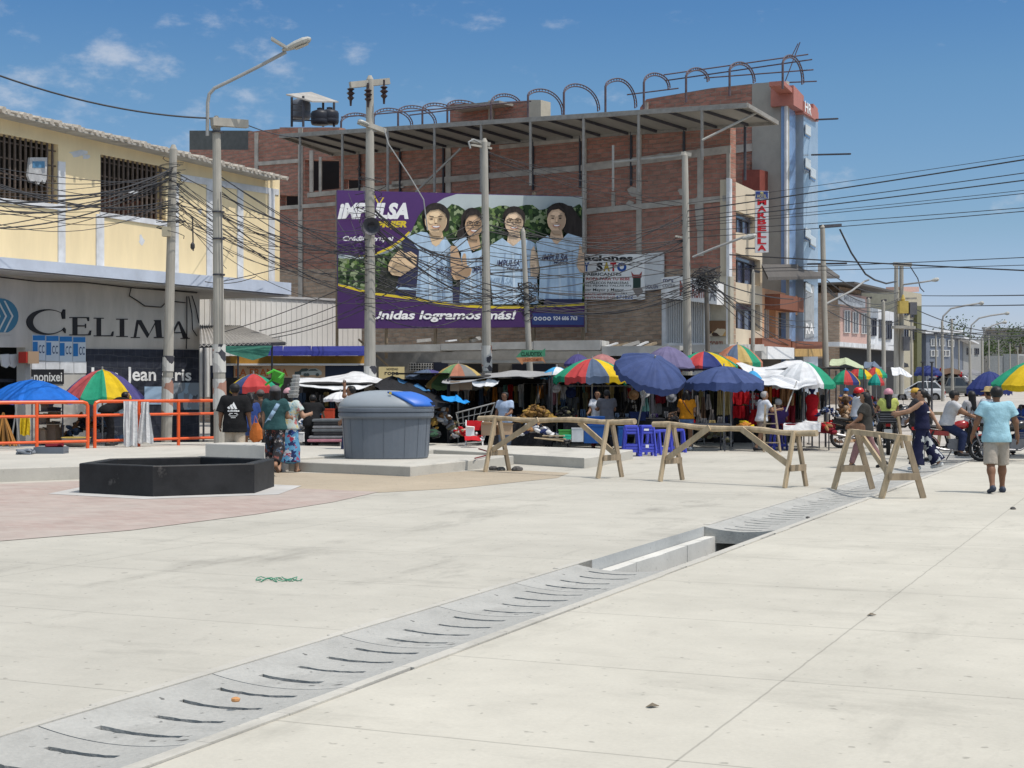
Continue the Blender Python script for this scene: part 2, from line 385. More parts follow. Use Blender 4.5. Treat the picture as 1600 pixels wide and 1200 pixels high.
# inner channel wall with a pale ledge
lg = MB()
for k in range(8):
 a = UA - .5 + k * .62; b_ = min(a + .62, UB + .15); w = .13 + r2.uniform(-.008, .012)
 lg.prism([S(V0 + .01, a, -.12), S(V0 + .01 + w, a, -.12 + r2.uniform(-.008, .008)), S(V0 + .01 + w, b_, -.12), S(V0 + .01, b_, -.12)], (0, 0, -.7))
st_obj('trench_ledge', lg, concrete('pale ledge', (.6, .59, .55), streak=.4, speck=.5))
# dished covers with curved slots
def cover(u0, u1, slots, seed, dish=.05):
 q = random.Random(seed); mb = MB(); NV = 20; L = u1 - u0 - .012
 def zz(v): t = (v - V0) / (V1 - V0); return -.001 - dish * (1 - (2 * t - 1) ** 2)
 vs = [V0 + .001 + (V1 - V0 - .002) * i / NV for i in range(NV + 1)]
 cuts = []
 for k in range(slots):
  c = u0 + .22 + (L - .44) * (k / max(1, slots - 1)) if slots > 1 else (u0 + u1) / 2
  cuts.append((c - .024 - q.uniform(0, .010), c + .020 + q.uniform(0, .010), q.choice([4, 5, 5, 6]), q.choice([13, 14, 15, 15])))
 jt = {}
 def JU(i, u):
  if u in (u0, u0 + L): return u
  if (i, u) not in jt: jt[(i, u)] = u + q.uniform(-.009, .009)
  return jt[(i, u)]
 br = sorted([u0] + [x for c in cuts for x in c[:2]] + [u0 + L])
 for a, b_ in zip(br, br[1:]):
  cut = [c for c in cuts if abs(c[0] - a) < 1e-6]
  for i in range(NV):
   va, vb = vs[i], vs[i + 1]
   if cut and cut[0][2] <= i < cut[0][3]:
    continue
   mb.sheet([S(va, JU(i, a), zz(va)), S(vb, JU(i + 1, a), zz(vb)), S(vb, JU(i + 1, b_), zz(vb)), S(va, JU(i, b_), zz(va))])
 for a, b_, i0, i1 in cuts:                                     # slot sides
  for i in range(i0, i1):
   for u in (a, b_): mb.sheet([S(vs[i], JU(i, u), zz(vs[i])), S(vs[i + 1], JU(i + 1, u), zz(vs[i + 1])), S(vs[i + 1], u, -.2), S(vs[i], u, -.2)])
  for i in (i0, i1): mb.sheet([S(vs[i], a, zz(vs[i])), S(vs[i], b_, zz(vs[i])), S(vs[i], b_, -.2), S(vs[i], a, -.2)])
 for u in (u0, u0 + L):                                          # end faces
  for i in range(NV): mb.sheet([S(vs[i], u, zz(vs[i])), S(vs[i + 1], u, zz(vs[i + 1])), S(vs[i + 1], u, -.2), S(vs[i], u, -.2)])
 for a, b_ in zip(br, br[1:]):
  for i in range(NV):
   c = [k for k in cuts if abs(k[0] - a) < 1e-6]
   if c and c[0][2] <= i < c[0][3]: continue
   mb.sheet([S(vs[i], a, -.2), S(vs[i], b_, -.2), S(vs[i + 1], b_, -.2), S(vs[i + 1], a, -.2)])
 return mb
ORD = 'nearest second third fourth fifth sixth seventh eighth ninth tenth eleventh twelfth'.split()
u = UA - 1.55 * 6; k = 0
while u < UA - .1:
 lab = f'slotted grey concrete drain cover before the open gap, {ORD[5 - k] if k < 5 else "closest"} one back from it' if k < 5 else 'slotted grey concrete drain cover right at the near edge of the open gap'
 solo('drain_cover', cover(u, u + 1.55, 4, k), m_drain, lab, 'drain cover', S((V0 + V1) / 2, u + .77), RZ_ST, 'drain covers along the channel'); u += 1.55; k += 1
u = UB; k = 0
while u < UEND - 1.6 and k < 15:
 w_ = ('first', 'second', 'third', 'fourth', 'fifth', 'sixth', 'seventh', 'eighth', 'ninth', 'tenth', 'eleventh', 'twelfth', 'thirteenth', 'fourteenth', 'fifteenth')[k]
 solo('drain_cover', cover(u, u + 1.75, 5 if k < 6 else 3, 40 + k, .05 if k < 10 else max(.004, .05 - .010 * (k - 9))), m_drain, f'slotted grey concrete drain cover, {w_} one beyond the open gap', 'drain cover', S((V0 + V1) / 2, u + .8), RZ_ST, 'drain covers along the channel'); u += 1.75; k += 1
g = MB(); stsheet(g, [(V0, u), (V1, u), (V1, UEND), (V0, UEND)], -.004); st_obj('drain_lid', g, m_drain)
# pavers, sand, slab under the planter
def pxsheet(mb, pts, z, mi=0): mb.sheet([(lambda p: (p.x, p.y, z))(gnd(x, y, 0)) for x, y in pts], mi)
g = MB(); pxsheet(g, [(-260, 768), (0, 756.5), (120, 751.5), (300, 748), (420, 745), (430, 762), (592, 769), (520, 785), (400, 804), (205, 829), (0, 846), (-300, 875)], .006); st_obj('pavement', g, m_pave)
g = MB(); pxsheet(g, [(405, 738), (660, 742), (770, 733), (890, 739), (870, 747), (720, 763), (592, 770), (425, 763)], .004); st_obj('sand_strip', g, m_sand)
# raised platforms
KD = Vector((-.7907, .6122, 0)); KU = Vector((SN, CS, 0))
def platform(name, poly, h, label, m=None, z0=-.05):
 p = [Vector((q.x, q.y, h)) for q in poly]; mb = MB()
 n = len(p); c = sum(p, Vector()) / n
 top = [q + (c - q).normalized() * .015 for q in p]; mid = [q - Vector((0, 0, .015)) for q in p]; bot = [Vector((q.x, q.y, z0)) for q in p]
 mb.loft([bot, mid, top])
 o = solo(name, mb, m or m_light, label, 'platform', (c.x, c.y, 0), 0); return o
a = gnd(-120, 760); b_ = gnd(0, 753.5); c = gnd(124, 749); d = gnd(330, 744)
platform('concrete_platform', [a, b_, c, d, d + KU * 7 + Vector((1.2, 0, 0)), gx(330, 41), gx(-150, 40)], .25, 'long pale concrete platform under the orange railing', m_light)
B0 = gnd(413, 740)
platform('concrete_block', [B0, B0 + KU * 1.0, B0 + KU * 1.0 + KD * 1.75, B0 + KD * 1.75], .56, 'white low concrete block behind the black planter', concrete('white block', (.52, .5, .46), streak=.4))
FR = gnd(641, 745); FL = gnd(424, 735); RR = gnd(762, 731)
platform('dumpster_platform', [FR, RR, RR + KU * 1.4, FL + KU * 4.2 + KD * .3, FL], .2, 'pale concrete platform that carries the grey waste container', m_light)
g1 = gnd(913, 732); g2 = gnd(944, 727); g3 = gnd(780, 721)
platform('market_platform', [g1, g2, g2 + KU * 3.2 - Vector((.4, 0, 0)), gx(650, 41.5), gx(560, 39), g3 + KD * 1.5], .22, 'pale concrete platform edging the market stalls', m_light)
# ================================================================ hexagonal planter
HC = Vector((-5.55, 25.65, 0)); A0 = R(27.8)
def hexr(r, z): return [HC + Vector((r * math.cos(A0 + i * math.pi / 3), r * math.sin(A0 + i * math.pi / 3), z)) for i in range(6)]
g = MB(); g.sheet(hexr(2.15, .010)); st_obj('planter_slab', g, concrete('planter slab', (.47, .46, .44), streak=.6))
m_black = mat('black paint', (.018, .018, .019), rough=.6, var=.5, scale=2.2, bump=.12, spec=.35, dirt=(.085, .08, .075))
t = thing('hexagonal_planter', 'empty black hexagonal concrete planter on the pink paving', 'planter', HC, A0)
mb = MB(); mb.loft([hexr(1.65, .011), hexr(1.65, .475), hexr(1.638, .488), hexr(1.45, .488), hexr(1.44, .476), hexr(1.44, .1)], cap=False); mb.build('wall', m_black, t)
mb = MB(); mb.sheet(hexr(1.45, .12)); mb.build('bed', mat('planter bed', (.06, .052, .045), rough=.95, bump=.6, scale=9), t)
# ================================================================ waste container
m_bin = mat('grey plastic', (.118, .138, .165), rough=.42, var=.08, scale=2, spec=.5, bump=.03)
m_bin2 = mat('pale grey lid plastic', (.25, .28, .305), rough=.36, var=.06, scale=2, spec=.5)
m_blue = mat('blue lid plastic', (.015, .12, .50), rough=.45, var=.06, scale=2, spec=.5)
BC = Vector(at(600, 717, 32.3)); BC.z = .2; BC.y = 32.9
def sup(a, b, z, n=48, e=2.6, dx=0):
 out = []
 for i in range(n):
  w = 2 * math.pi * i / n; c_, s_ = math.cos(w), math.sin(w)
  out.append(BC + Vector((dx + a * math.copysign(abs(c_) ** (2 / e), c_), b * math.copysign(abs(s_) ** (2 / e), s_), z)))
 return out
t = thing('waste_container', 'large grey waste container with domed lid and blue flap', 'waste container', BC)
mb = MB(); rings = []
for z, k in ((0, .985), (.03, 1.0), (.06, 1.0), (.88, 1.06), (.9, 1.06)):
 rg = sup(.895 * k, .62 * k, z)
 rings.append(rg)
mb.loft(rings); mb.build('body', m_bin, t, smooth=False)
mb = MB()
for i in range(0, 48, 3):
 lo, hi = sup(.899, .624, .05)[i], sup(.899 * 1.06, .624 * 1.06, .86)[i]
 mb.tube([lo, hi], .005, n=5)
mb.build('ribs', m_bin, t)
mb = MB(); mb.loft([sup(1.0, .70, .86), sup(1.02, .72, .90), sup(1.02, .72, .97), sup(1.0, .70, .975), sup(1.0, .7, .99), sup(1.025, .725, 1.0), sup(1.025, .725, 1.06), sup(1.0, .7, 1.075)]); mb.build('rim', m_bin, t)
mb = MB(); rings = []
for i in range(9):
 w = i / 8; k = math.cos(w * math.pi / 2 * .93); rings.append(sup(1.0 * k + .02, .69 * k + .015, 1.07 + .38 * math.sin(w * math.pi / 2 * .98), dx=-.06 * w))
mb.loft(rings); lid = mb.build('lid', m_bin2, t, smooth=True)
mb = MB()
def dome(ax, ay):                                               # a point of the blue flap region: angle, height
 k = math.cos(ay * math.pi / 2 * .93); w = ax
 c_, s_ = math.cos(w), math.sin(w); e = 2.6
 return BC + Vector((-.06 * ay + (1.0 * k + .05) * math.copysign(abs(c_) ** (2 / e), c_), (.69 * k + .045) * math.copysign(abs(s_) ** (2 / e), s_), 1.085 + .385 * math.sin(ay * math.pi / 2 * .98)))
rows = [[dome(R((-58 - 26 * (j / 8)) + (78 + 30 * (j / 8)) * i / 12), .05 + .66 * j / 8) for i in range(13)] for j in range(9)]
vs = [p for r_ in rows for p in r_]
fs = [(j * 13 + i, j * 13 + i + 1, (j + 1) * 13 + i + 1, (j + 1) * 13 + i) for j in range(8) for i in range(12)]
mb.add(vs, fs); fl = mb.build('flap', m_blue, t, smooth=True)
sm = fl.modifiers.new('thickness', 'SOLIDIFY'); sm.thickness = .03; sm.offset = -1
mb = MB(); q = dome(R(-80), .55); mb.box(q + Vector((-.03, -.02, .02)), (.05, .04, .05)); mb.build('hinge', mat('yellow clip', (.55, .42, .05)), fl)
mb = MB(); q = dome(R(-12), .14); mb.box(q + Vector((.0, -.06, .0)), (.1, .05, .07), rz=R(20)); mb.build('latch', mat('dark latch', (.02, .03, .06)), fl)
# ================================================================ wooden barriers
m_wood = mat('pale raw wood', (.42, .33, .215), rough=.85, var=.35, scale=6, stretch=(1, 1, .25), bump=.3)
m_wood2 = mat('weathered wood', (.30, .235, .16), rough=.9, var=.4, scale=6, stretch=(1, 1, .25), bump=.3)
def sawhorse(label, A, B, h, over, legs, braces, log=True, spread=.34, plates=True, hB=None):
 """A, B ground points between the feet of the two leg pairs"""
 A = Vector((A[0], A[1], 0)); B = Vector((B[0], B[1], 0)); hB = hB or h
 d = (B - A).normalized(); L = (B - A).length; nrm = Vector((-d.y, d.x, 0))
 t = thing('sawhorse', label, 'sawhorse', (A + B) / 2, math.atan2(d.y, d.x), 'wooden sawhorse barriers closing the street')
 ta, tb = A - d * over[0] + Vector((0, 0, h)), B + d * over[1] + Vector((0, 0, hB))
 mb = MB()
 if log:
  pts = [ta.lerp(tb, i / 10) + Vector((0, 0, .018 * math.sin(i * 1.3))) + nrm * .012 * math.sin(i * .9) for i in range(11)]
  mb.tube(pts, [.052 + .006 * math.sin(i * 2.1) for i in range(11)], n=9)
 else: mb.bar(ta, tb, .075, .085)
 mb.build('top_rail', m_wood, t)
 for P, hh in ((A, h), (B, hB)):
  for sgn in (-1, 1):
   mb = MB(); mb.bar(P + nrm * sgn * spread, P + nrm * sgn * .05 + Vector((0, 0, hh + .03)), .045, .09, up=nrm); mb.build('leg', m_wood if sgn < 0 else m_wood2, t)
  if plates:
   f = .36; z = hh * f; s_ = spread * (1 - f) + .02
   mb = MB(); mb.bar(P - nrm * s_ + d * .055 + Vector((0, 0, z)), P + nrm * s_ + d * .055 + Vector((0, 0, z)), .11, .03, up=d); mb.build('spreader', m_wood2, t)
 for fa, za, fb, zb_, side in braces:
  mb = MB(); o = nrm * side * .19
  mb.bar(A.lerp(B, fa) + o * .35 + Vector((0, 0, za)), A.lerp(B, fb) + o + Vector((0, 0, zb_)), .10, .035, up=nrm); mb.build('brace', m_wood, t)
 return t
sawhorse('bent log sawhorse in front of the pale platform, broken concrete under it', gx(777, 31.3), gx(953, 29.1), 1.07, (.55, .62), None, [(.40, 1.08, .0, .42, -1), (.72, 1.04, 1.0, .42, 1)])
sawhorse('long straight sawhorse in the middle of the street beside the drain', gx(1049, 28.2), gx(1243, 26.4), 1.03, (.42, .42), None, [(.34, 1.0, .02, .42, -1), (.60, .98, 1.0, .38, -1)], hB=.93)
sawhorse('short sawhorse with two splayed frames standing over the drain', gx(1333, 25.9), gx(1410, 23.75), .97, (.12, .3), None, [(.12, .9, .52, .3, 1), (.62, .92, .92, .36, -1)], log=False, hB=.94, spread=.34)
mb_far = sawhorse('distant thin sawhorse behind the motorcycle riders', gx(1400, 43), gx(1475, 41.5), 1.0, (.2, .5), None, [], log=False, spread=.25, plates=False)
# rubble under the barrier and bits on the plaza
m_rub = mat('broken dark concrete', (.10, .095, .09), rough=.95, var=.5, scale=12, bump=.8)
def lump(x, y, r, label, nm='concrete_chunk', seed=1, m=None, cat='rubble'):
 q = random.Random(seed); p = gnd(x, y); mb = MB()
 rings = []
 for i, (z, k) in enumerate(((0, .8), (.25, 1), (.7, .9), (1, .5))):
  rings.append([p + Vector((math.cos(a_ * math.pi / 4) * r * k * q.uniform(.8, 1.2), math.sin(a_ * math.pi / 4) * r * k * q.uniform(.8, 1.2), z * r * .9)) for a_ in range(8)])
 mb.loft(rings); return solo(nm, mb, m or m_rub, label, cat, p)
lump(771, 735, .10, 'broken concrete chunk by the left foot of the bent log sawhorse', seed=2)
lump(783, 735.5, .09, 'smaller broken concrete chunk touching the sawhorse leg', seed=3)
lump(808, 736, .11, 'loose broken concrete chunk lying clear of the sawhorse', seed=4)
lump(1583, 796, .04, 'small dark stone on bare concrete beside the walking man', 'stone', seed=5, cat='stone')
lump(368, 1096, .026, 'tiny orange stone lying on a drain cover', 'pebble', seed=6, m=mat('orange stone', (.5, .25, .1)), cat='stone')
lump(1262, 810, .03, 'dark pebble by the far edge of the open drain', 'pebble', seed=8, cat='stone')
for i, (x, y, lab) in enumerate(((1017, 1105, 'dry brown leaf on the near concrete slab'), (1360, 962, 'dry leaf beside the long plaza joint'))):
 p = gnd(x, y); mb = MB(); mb.prism([p + Vector((-.03, -.02, .004)), p + Vector((.0, -.035, .012)), p + Vector((.045, .0, .006)), p + Vector((.01, .03, .016))], (0, 0, .003)); solo('leaf', mb, mat('dry leaf', (.16, .13, .09)), lab, 'leaf', p)
mb = MB(); pts = []
for i in range(60):
 q = gnd(400 + 68 * i / 59 + 6 * math.sin(i * .9), 907 + 2.2 * math.sin(i * .55 + 1) + 1.2 * math.sin(i * 1.7), 0); pts.append((q.x, q.y, .012 + .008 * math.sin(i)))
mb.tube(pts, .004, n=5); solo('string', mb, mat('green nylon', (.05, .27, .16)), 'tangled green nylon string lying on the plaza', 'string', gnd(437, 907))
# ================================================================ orange railings
m_orange = mat('orange paint', (.72, .10, .018), rough=.4, var=.12, scale=4, spec=.5)
def railing(label, pts, ts, top=1.36, z0=.25):
 A, B = Vector(pts[0]), Vector(pts[1]); d = (B - A); t = thing('railing', label, 'railing', (A.x, A.y, z0), math.atan2(d.y, d.x), 'orange pedestrian railings')
 P = lambda f, z: Vector((A.x + d.x * f, A.y + d.y * f, z))
 mb = MB(); r_ = .06; ln = d.length
 mb.tube([P(0, z0), P(0, top - .1), P(.03 / ln * 1, top - .03), P(.12 / ln, top), P(1 - .12 / ln, top), P(1 - .03 / ln, top - .03), P(1, top - .1), P(1, z0)], .042, n=8); mb.build('frame', m_orange, t)
 for f in ts:
  mb = MB(); mb.tube([P(f, z0), P(f, top)], .042, n=8); mb.build('post', m_orange, t)
 for z in (top - .33, z0 + .17):
  mb = MB(); mb.tube([P(0, z), P(1, z)], .034, n=8); mb.build('rail', m_orange, t)
RA = gx(-115, 34.5); RB = gx(137, 36.8); RC = gx(148, 37.0); RD = gx(342, 39.5)
railing('orange tubular railing in front of the blue parasol', (RA, RB), (.33, .67))
railing('orange tubular railing with white cloths hung over it', (RC, RD), (.34, .66), top=1.37)
# ================================================================ buildings
m_yel = mat('yellow wall paint', (.78, .635, .385), rough=.85, var=.07, scale=1.5, stretch=(1, 1, .22), dirt=(.64, .52, .34))
m_white = mat('worn white paint', (.62, .63, .64), rough=.85, var=.22, scale=1.6, dirt=(.40, .39, .37))
m_gwall = mat('grey shop wall', (.45, .425, .385), rough=.9, var=.14, scale=1.6, stretch=(1, 1, .3), dirt=(.33, .31, .28))
m_ledge = mat('faded blue ledge paint', (.50, .56, .66), rough=.8, var=.14, scale=.8, dirt=(.42, .43, .43))
m_soff = mat('soffit plaster', (.40, .385, .36), rough=.9, var=.2, scale=1.5)
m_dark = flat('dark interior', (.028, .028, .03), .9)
m_bars = mat('rusty iron bars', (.10, .075, .06), rough=.7, var=.4, scale=8)
m_tin = mat('corrugated sheet', (.38, .365, .33), rough=.7, var=.3, scale=2.5)
m_roofgrey = mat('grey fibre roof', (.34, .325, .30), rough=.9, var=.25, scale=2)
m_tile = brickmat('dark blue tile', (.030, .034, .048), (.036, .040, .055), (.075, .08, .09), bw=.34, bh=.34, bump=.2, msize=.008, stain=(.04, .045, .06), amt=.4)
m_conc = mat('rough grey concrete', (.42, .38, .33), rough=.95, var=.3, scale=2.2, bump=.4)
m_brick = brickmat('raw red brick', (.42, .195, .145), (.335, .16, .118), (.31, .25, .205), stain=(.30, .225, .18), bw=.36, bh=.17, msize=.016, amt=.4)
m_brick2 = brickmat('raw brown brick', (.46, .33, .24), (.36, .25, .18), (.41, .35, .28), stain=(.34, .28, .22), bw=.36, bh=.17, msize=.02, amt=.7)
m_glass = mat('dark window glass', (.045, .055, .085), rough=.12, var=.25, scale=.8, spec=.7)
m_black = MATS['black paint']; m_txtblack = flat('black lettering', (.015, .015, .018)); m_txtwhite = flat('white lettering', (.78, .78, .77)); m_frame = flat('white frame', (.55, .55, .53))
m_steel = mat('grey steel', (.27, .255, .23), rough=.6, var=.25, scale=5)
m_darksteel = mat('dark steel', (.055, .055, .065), rough=.6, var=.3, scale=5)
def holes(mb, pl, x0, x1, top, bot, hs, o0, o1, mi=0):
 """wall between two pixel lines (functions of x) with openings (xa, xb, top(x), bottom(x))"""
 xs = sorted({x0, x1, *[h[0] for h in hs], *[h[1] for h in hs]})
 for a, b_ in zip(xs, xs[1:]):
  spans = [(top, bot)]
  cut = sorted([h for h in hs if h[0] <= a and h[1] >= b_], key=lambda h: h[2](a))
  cur = top
  for h in cut:
   mb.slab(pl, [(a, cur(a)), (b_, cur(b_)), (b_, h[2](b_)), (a, h[2](a))], o0, o1, mi); cur = h[3]
  mb.slab(pl, [(a, cur(a)), (b_, cur(b_)), (b_, bot(b_)), (a, bot(a))], o0, o1, mi)
def ln(xa, ya, xb, yb): return lambda x: ya + (yb - ya) * (x - xa) / (xb - xa)
# ---------------------------------------------------------------- left yellow building with tile shop
t = thing('yellow_building', 'yellow painted building with barred upper windows and tile shop below', 'building', S(-28, 38), RZ_ST)
topl, ledl = ln(0, 175, 437, 280), ln(0, 408, 400, 443)
wins = [(-26, 91, ln(0, 208, 91, 226), ln(0, 309, 91, 319)), (157, 259, ln(157, 241, 258, 261), ln(157, 331, 258, 345))]
mb = MB(); holes(mb, PL_Y, -130, 437, topl, ledl, wins, -.35, 0); mb.build('wall', m_yel, t)
mb = MB(); mb.slab(PL_Y, [(430, 280), (437, 281), (437, 446), (430, 446)], -9, -.36); mb.build('side_wall', m_yel, t)
for xa, xb, ft, fb in wins:
 mb = MB(); mb.slab(PL_Y, [(xa - 3, ft(xa) - 3), (xb + 3, ft(xb) - 3), (xb + 3, fb(xb) + 3), (xa - 3, fb(xa) + 3)], -1.6, -1.5); w = mb.build('window', m_dark, t)
 mb = MB(); n = 14
 for i in range(n + 1):
  x = xa + (xb - xa) * i / n; mb.slab(PL_Y, [(x - 1.1, ft(x)), (x + 1.1, ft(x)), (x + 1.1, fb(x)), (x - 1.1, fb(x))], -.08, -.04)
 for f in (.12, .37, .62, .87):
  mb.slab(PL_Y, [(xa, ft(xa) * (1 - f) + fb(xa) * f - 1), (xb, ft(xb) * (1 - f) + fb(xb) * f - 1), (xb, ft(xb) * (1 - f) + fb(xb) * f + 1), (xa, ft(xa) * (1 - f) + fb(xa) * f + 1)], -.11, -.075)
 mb.build('grille', m_bars, w)
 mb = MB(); mb.slab(PL_Y, [(xa, fb(xa)), (xb + 4, fb(xb) + .5), (xb + 4, fb(xb) + 9), (xa, fb(xa) + 7)], .0, .05); mb.build('sill', m_white, w)
 mb = MB()
 for i in range(9):                                   # goods piled behind the bars
  x = xa + (xb - xa) * rnd.uniform(.05, .85); y = fb(x) - rnd.uniform(5, 40); mb.rect(PL_Y, x, y, x + rnd.uniform(8, 20), fb(x) + 2, -1.3, -.9, rnd.randrange(3))
 mb.build('goods', [flat('cardboard dark', (.16, .11, .07)), flat('cloth rust', (.16, .06, .04)), flat('cloth grey', (.12, .12, .12))], w)
for x, ya, w_ in ((97, 252, 5.5), (157, 334, 6), (275, 285, 4.5), (328, 282, 4.5), (376, 296, 4.5), (425, 300, 4.5)):
 mb = MB(); mb.slab(PL_Y, [(x - w_, ya), (x + w_, ya + 1), (x + w_, ledl(x) + 1), (x - w_, ledl(x))], .0, .035); mb.build('pilaster', m_white, t)
mb = MB(); mb.slab(PL_Y, [(283, 272), (436, 296), (436, 305), (283, 283)], .0, .028); mb.build('white_band', m_white, t)
for x, y, w_, h_ in ((122, 240, 16, 7), (134, 245, 7, 6), (108, 325, 4, 4), (221, 375, 5, 9), (313, 330, 4, 4), (208, 300, 10, 3)):
 mb = MB(); mb.slab(PL_Y, [(x + w_ * math.cos(a_) * (.8 + .3 * math.sin(3 * a_ + x)), y + h_ * math.sin(a_) * (.8 + .3 * math.cos(2 * a_ + y))) for a_ in [k * math.pi / 6 for k in range(12)]], .0, .004); mb.build('paint_patch', m_white, t)
# eave: sheet roof with pale tile ends
mb = MB(); mb.slab(PL_Y, [(-150, 137), (437, 278), (437, 281), (-150, 140)], -9, .55); mb.build('roof', m_tin, t)
mb = MB()
p_a, p_b = PL_Y.p(-150, 136, .5), PL_Y.p(437, 277.5, .5); nn = 62; dv = (p_b - p_a) / nn; n3 = Vector((PL_Y.n.x, PL_Y.n.y, 0))
for i in range(nn + 2):
 q = p_a + dv * i; mb.tube([q - n3 * .8 + Vector((0, 0, .17)), q + n3 * (.12 + .05 * math.sin(i * 2.3)), ], .07 + .02 * math.sin(i * 1.7), n=6)
mb.build('eave_tiles', mat('pale tile end', (.50, .45, .38), var=.3), t)
# ledge
mb = MB(); mb.slab(PL_Y, [(-150, 388), (455, 442), (455, 460.5), (-150, 405)], -.3, 1.15); mb.build('ledge', m_ledge, t)
lb = PL_Y.p(0, 417, 1.15).z
mb = MB(); mb.slab(PL_Y, [(-150, 406.5), (455, 462), (455, 464), (-150, 408.5)], -4, 1.05); mb.build('soffit', m_soff, t)
# shop wall below, set under the ledge
mb = MB(); mb.slab(PL_Y, [(40, 425), (312, 460), (312, 705), (40, 720)], -.3, 0); mb.slab(PL_Y, [(-150, 400), (40, 425), (40, 543), (-150, 540)], -.3, 0); mb.build('shop_wall', m_gwall, t)
mb = MB(); mb.slab(PL_Y, [(308, 455), (312, 455), (312, 705), (308, 705)], -7, -.31); mb.build('shop_side_wall', m_gwall, t)
mb = MB(); mb.slab(PL_Y, [(136, 545), (311, 546.5), (311, 706), (136, 722)], 0, .04); mb.build('tile_cladding', m_tile, t)
mb = MB(); mb.slab(PL_Y, [(-150, 538), (41, 542), (41, 722), (-150, 735)], -3, -2.9); dr = mb.build('doorway', m_dark, t)
mb = MB()
for x in (-60, -22, 38): mb.rect(PL_Y, x, 541, x + 4, 722, -.6, -.5)
mb.rect(PL_Y, -60, 592, 40, 597, -.62, -.52); mb.build('shutter_frame', m_darksteel, dr)
# CELIMA painted letters (serif capitals drawn as outlines)
def serif(letter, x0, x1, yt, yb, off=.006):
 W_, H_ = x1 - x0, yb - yt; P = lambda u, v: (x0 + u * W_, yb - v * H_); out = []
 def poly(*pts): out.append([P(*p) for p in pts])
 if letter == 'C':
  o, i = [], []
  for k in range(25):
   a_ = R(38 + (322 - 38) * k / 24); o.append(P(.52 + .52 * math.cos(a_), .5 + .5 * math.sin(a_)))
   i.append(P(.60 + .44 * math.cos(a_), .5 + .455 * math.sin(a_)))
  for k in range(24): out.append([o[k], o[k + 1], i[k + 1], i[k]])
  poly((.93, .62), (.99, .62), (.99, .99), (.955, .99), (.90, .84)); poly((.93, .2), (1, .06), (1, .22), (.97, .28))
 if letter in 'EL':
  poly((.14, .05), (.36, .05), (.36, .95), (.14, .95)); poly((0, 0), (.55, 0), (.55, .05), (0, .05)); poly((0, .95), (.5, .95), (.5, 1), (0, 1))
  poly((.5, 0), (.97, 0), (1, .26), (.93, .26), (.86, .06), (.5, .05))
  if letter == 'E':
   poly((.5, 1), (.9, 1), (.9, .78), (.84, .78), (.8, .94), (.5, .95)); poly((.36, .49), (.72, .49), (.72, .55), (.36, .55)); poly((.72, .4), (.76, .4), (.76, .64), (.72, .64))
 if letter == 'I':
  poly((.33, .05), (.67, .05), (.67, .95), (.33, .95)); poly((.05, 0), (.95, 0), (.95, .05), (.05, .05)); poly((.05, .95), (.95, .95), (.95, 1), (.05, 1))
 if letter == 'M':
  poly((.10, .05), (.17, .05), (.25, .95), (.18, .95)); poly((.18, 1), (.32, 1), (.56, .18), (.50, 0)); poly((.50, 0), (.535, .12), (.80, 1), (.76, .98))
  poly((.72, .95), (.9, .95), (.93, .05), (.78, .05)); poly((.7, 1), (.9, 1), (.9, .95), (.7, .95)); poly((.02, 0), (.28, 0), (.28, .05), (.02, .05)); poly((.7, 0), (1, 0), (1, .05), (.7, .05))
 if letter == 'A':
  poly((.08, .05), (.16, .05), (.50, .88), (.46, 1)); poly((.46, 1), (.54, 1), (.92, .05), (.70, .05)); poly((.25, .32), (.72, .32), (.72, .38), (.27, .38)); poly((0, 0), (.27, 0), (.27, .05), (.0, .05)); poly((.6, 0), (1, 0), (1, .05), (.6, .05))
 return out
mb = MB()
for L, x0, x1, yt, yb in (('C', 42, 103, 483, 523), ('E', 109, 143, 495.5, 524), ('L', 147, 178, 496.5, 525.5), ('I', 181, 201, 498, 526.5), ('M', 204, 257, 500, 528), ('A', 262, 297, 502, 529.5)):
 for k, poly in enumerate(serif(L, x0, x1, yt, yb)): mb.slab(PL_Y, poly, .0, .014 + .0012 * k)
mb.build('wall_lettering', m_txtblack, t)
mb = MB(); mb.slab(PL_Y, ell(0, 494, 29, 28, 28), 0, .02); lg = mb.build('wall_emblem', flat('teal emblem', (.045, .16, .25)), t)
mb = MB()
for dx in (-14, -4, 6):
 mb.slab(PL_Y, [(dx, 470), (dx + 2.4, 470), (dx + 15, 494), (dx + 2.4, 519), (dx, 519), (dx + 12.4, 494)], .02, .028)
mb.build('chevron', flat('pale chevron', (.5, .52, .5)), lg)
mb = MB(); mb.rect(PL_Y, -20, 519.5, 17, 523, .02, .03); mb.build('emblem_bar', m_gwall, lg)
mb = MB(); textpx(mb, 'Los', PL_Y, 143, 574, 185, 601, .05, 0, .02, y2=574, y3=601); textpx(mb, 'Jean Cris', PL_Y, 197, 573, 299, 602, .05, 0, .02, y2=576, y3=601); mb.build('tile_lettering', m_txtwhite, t)
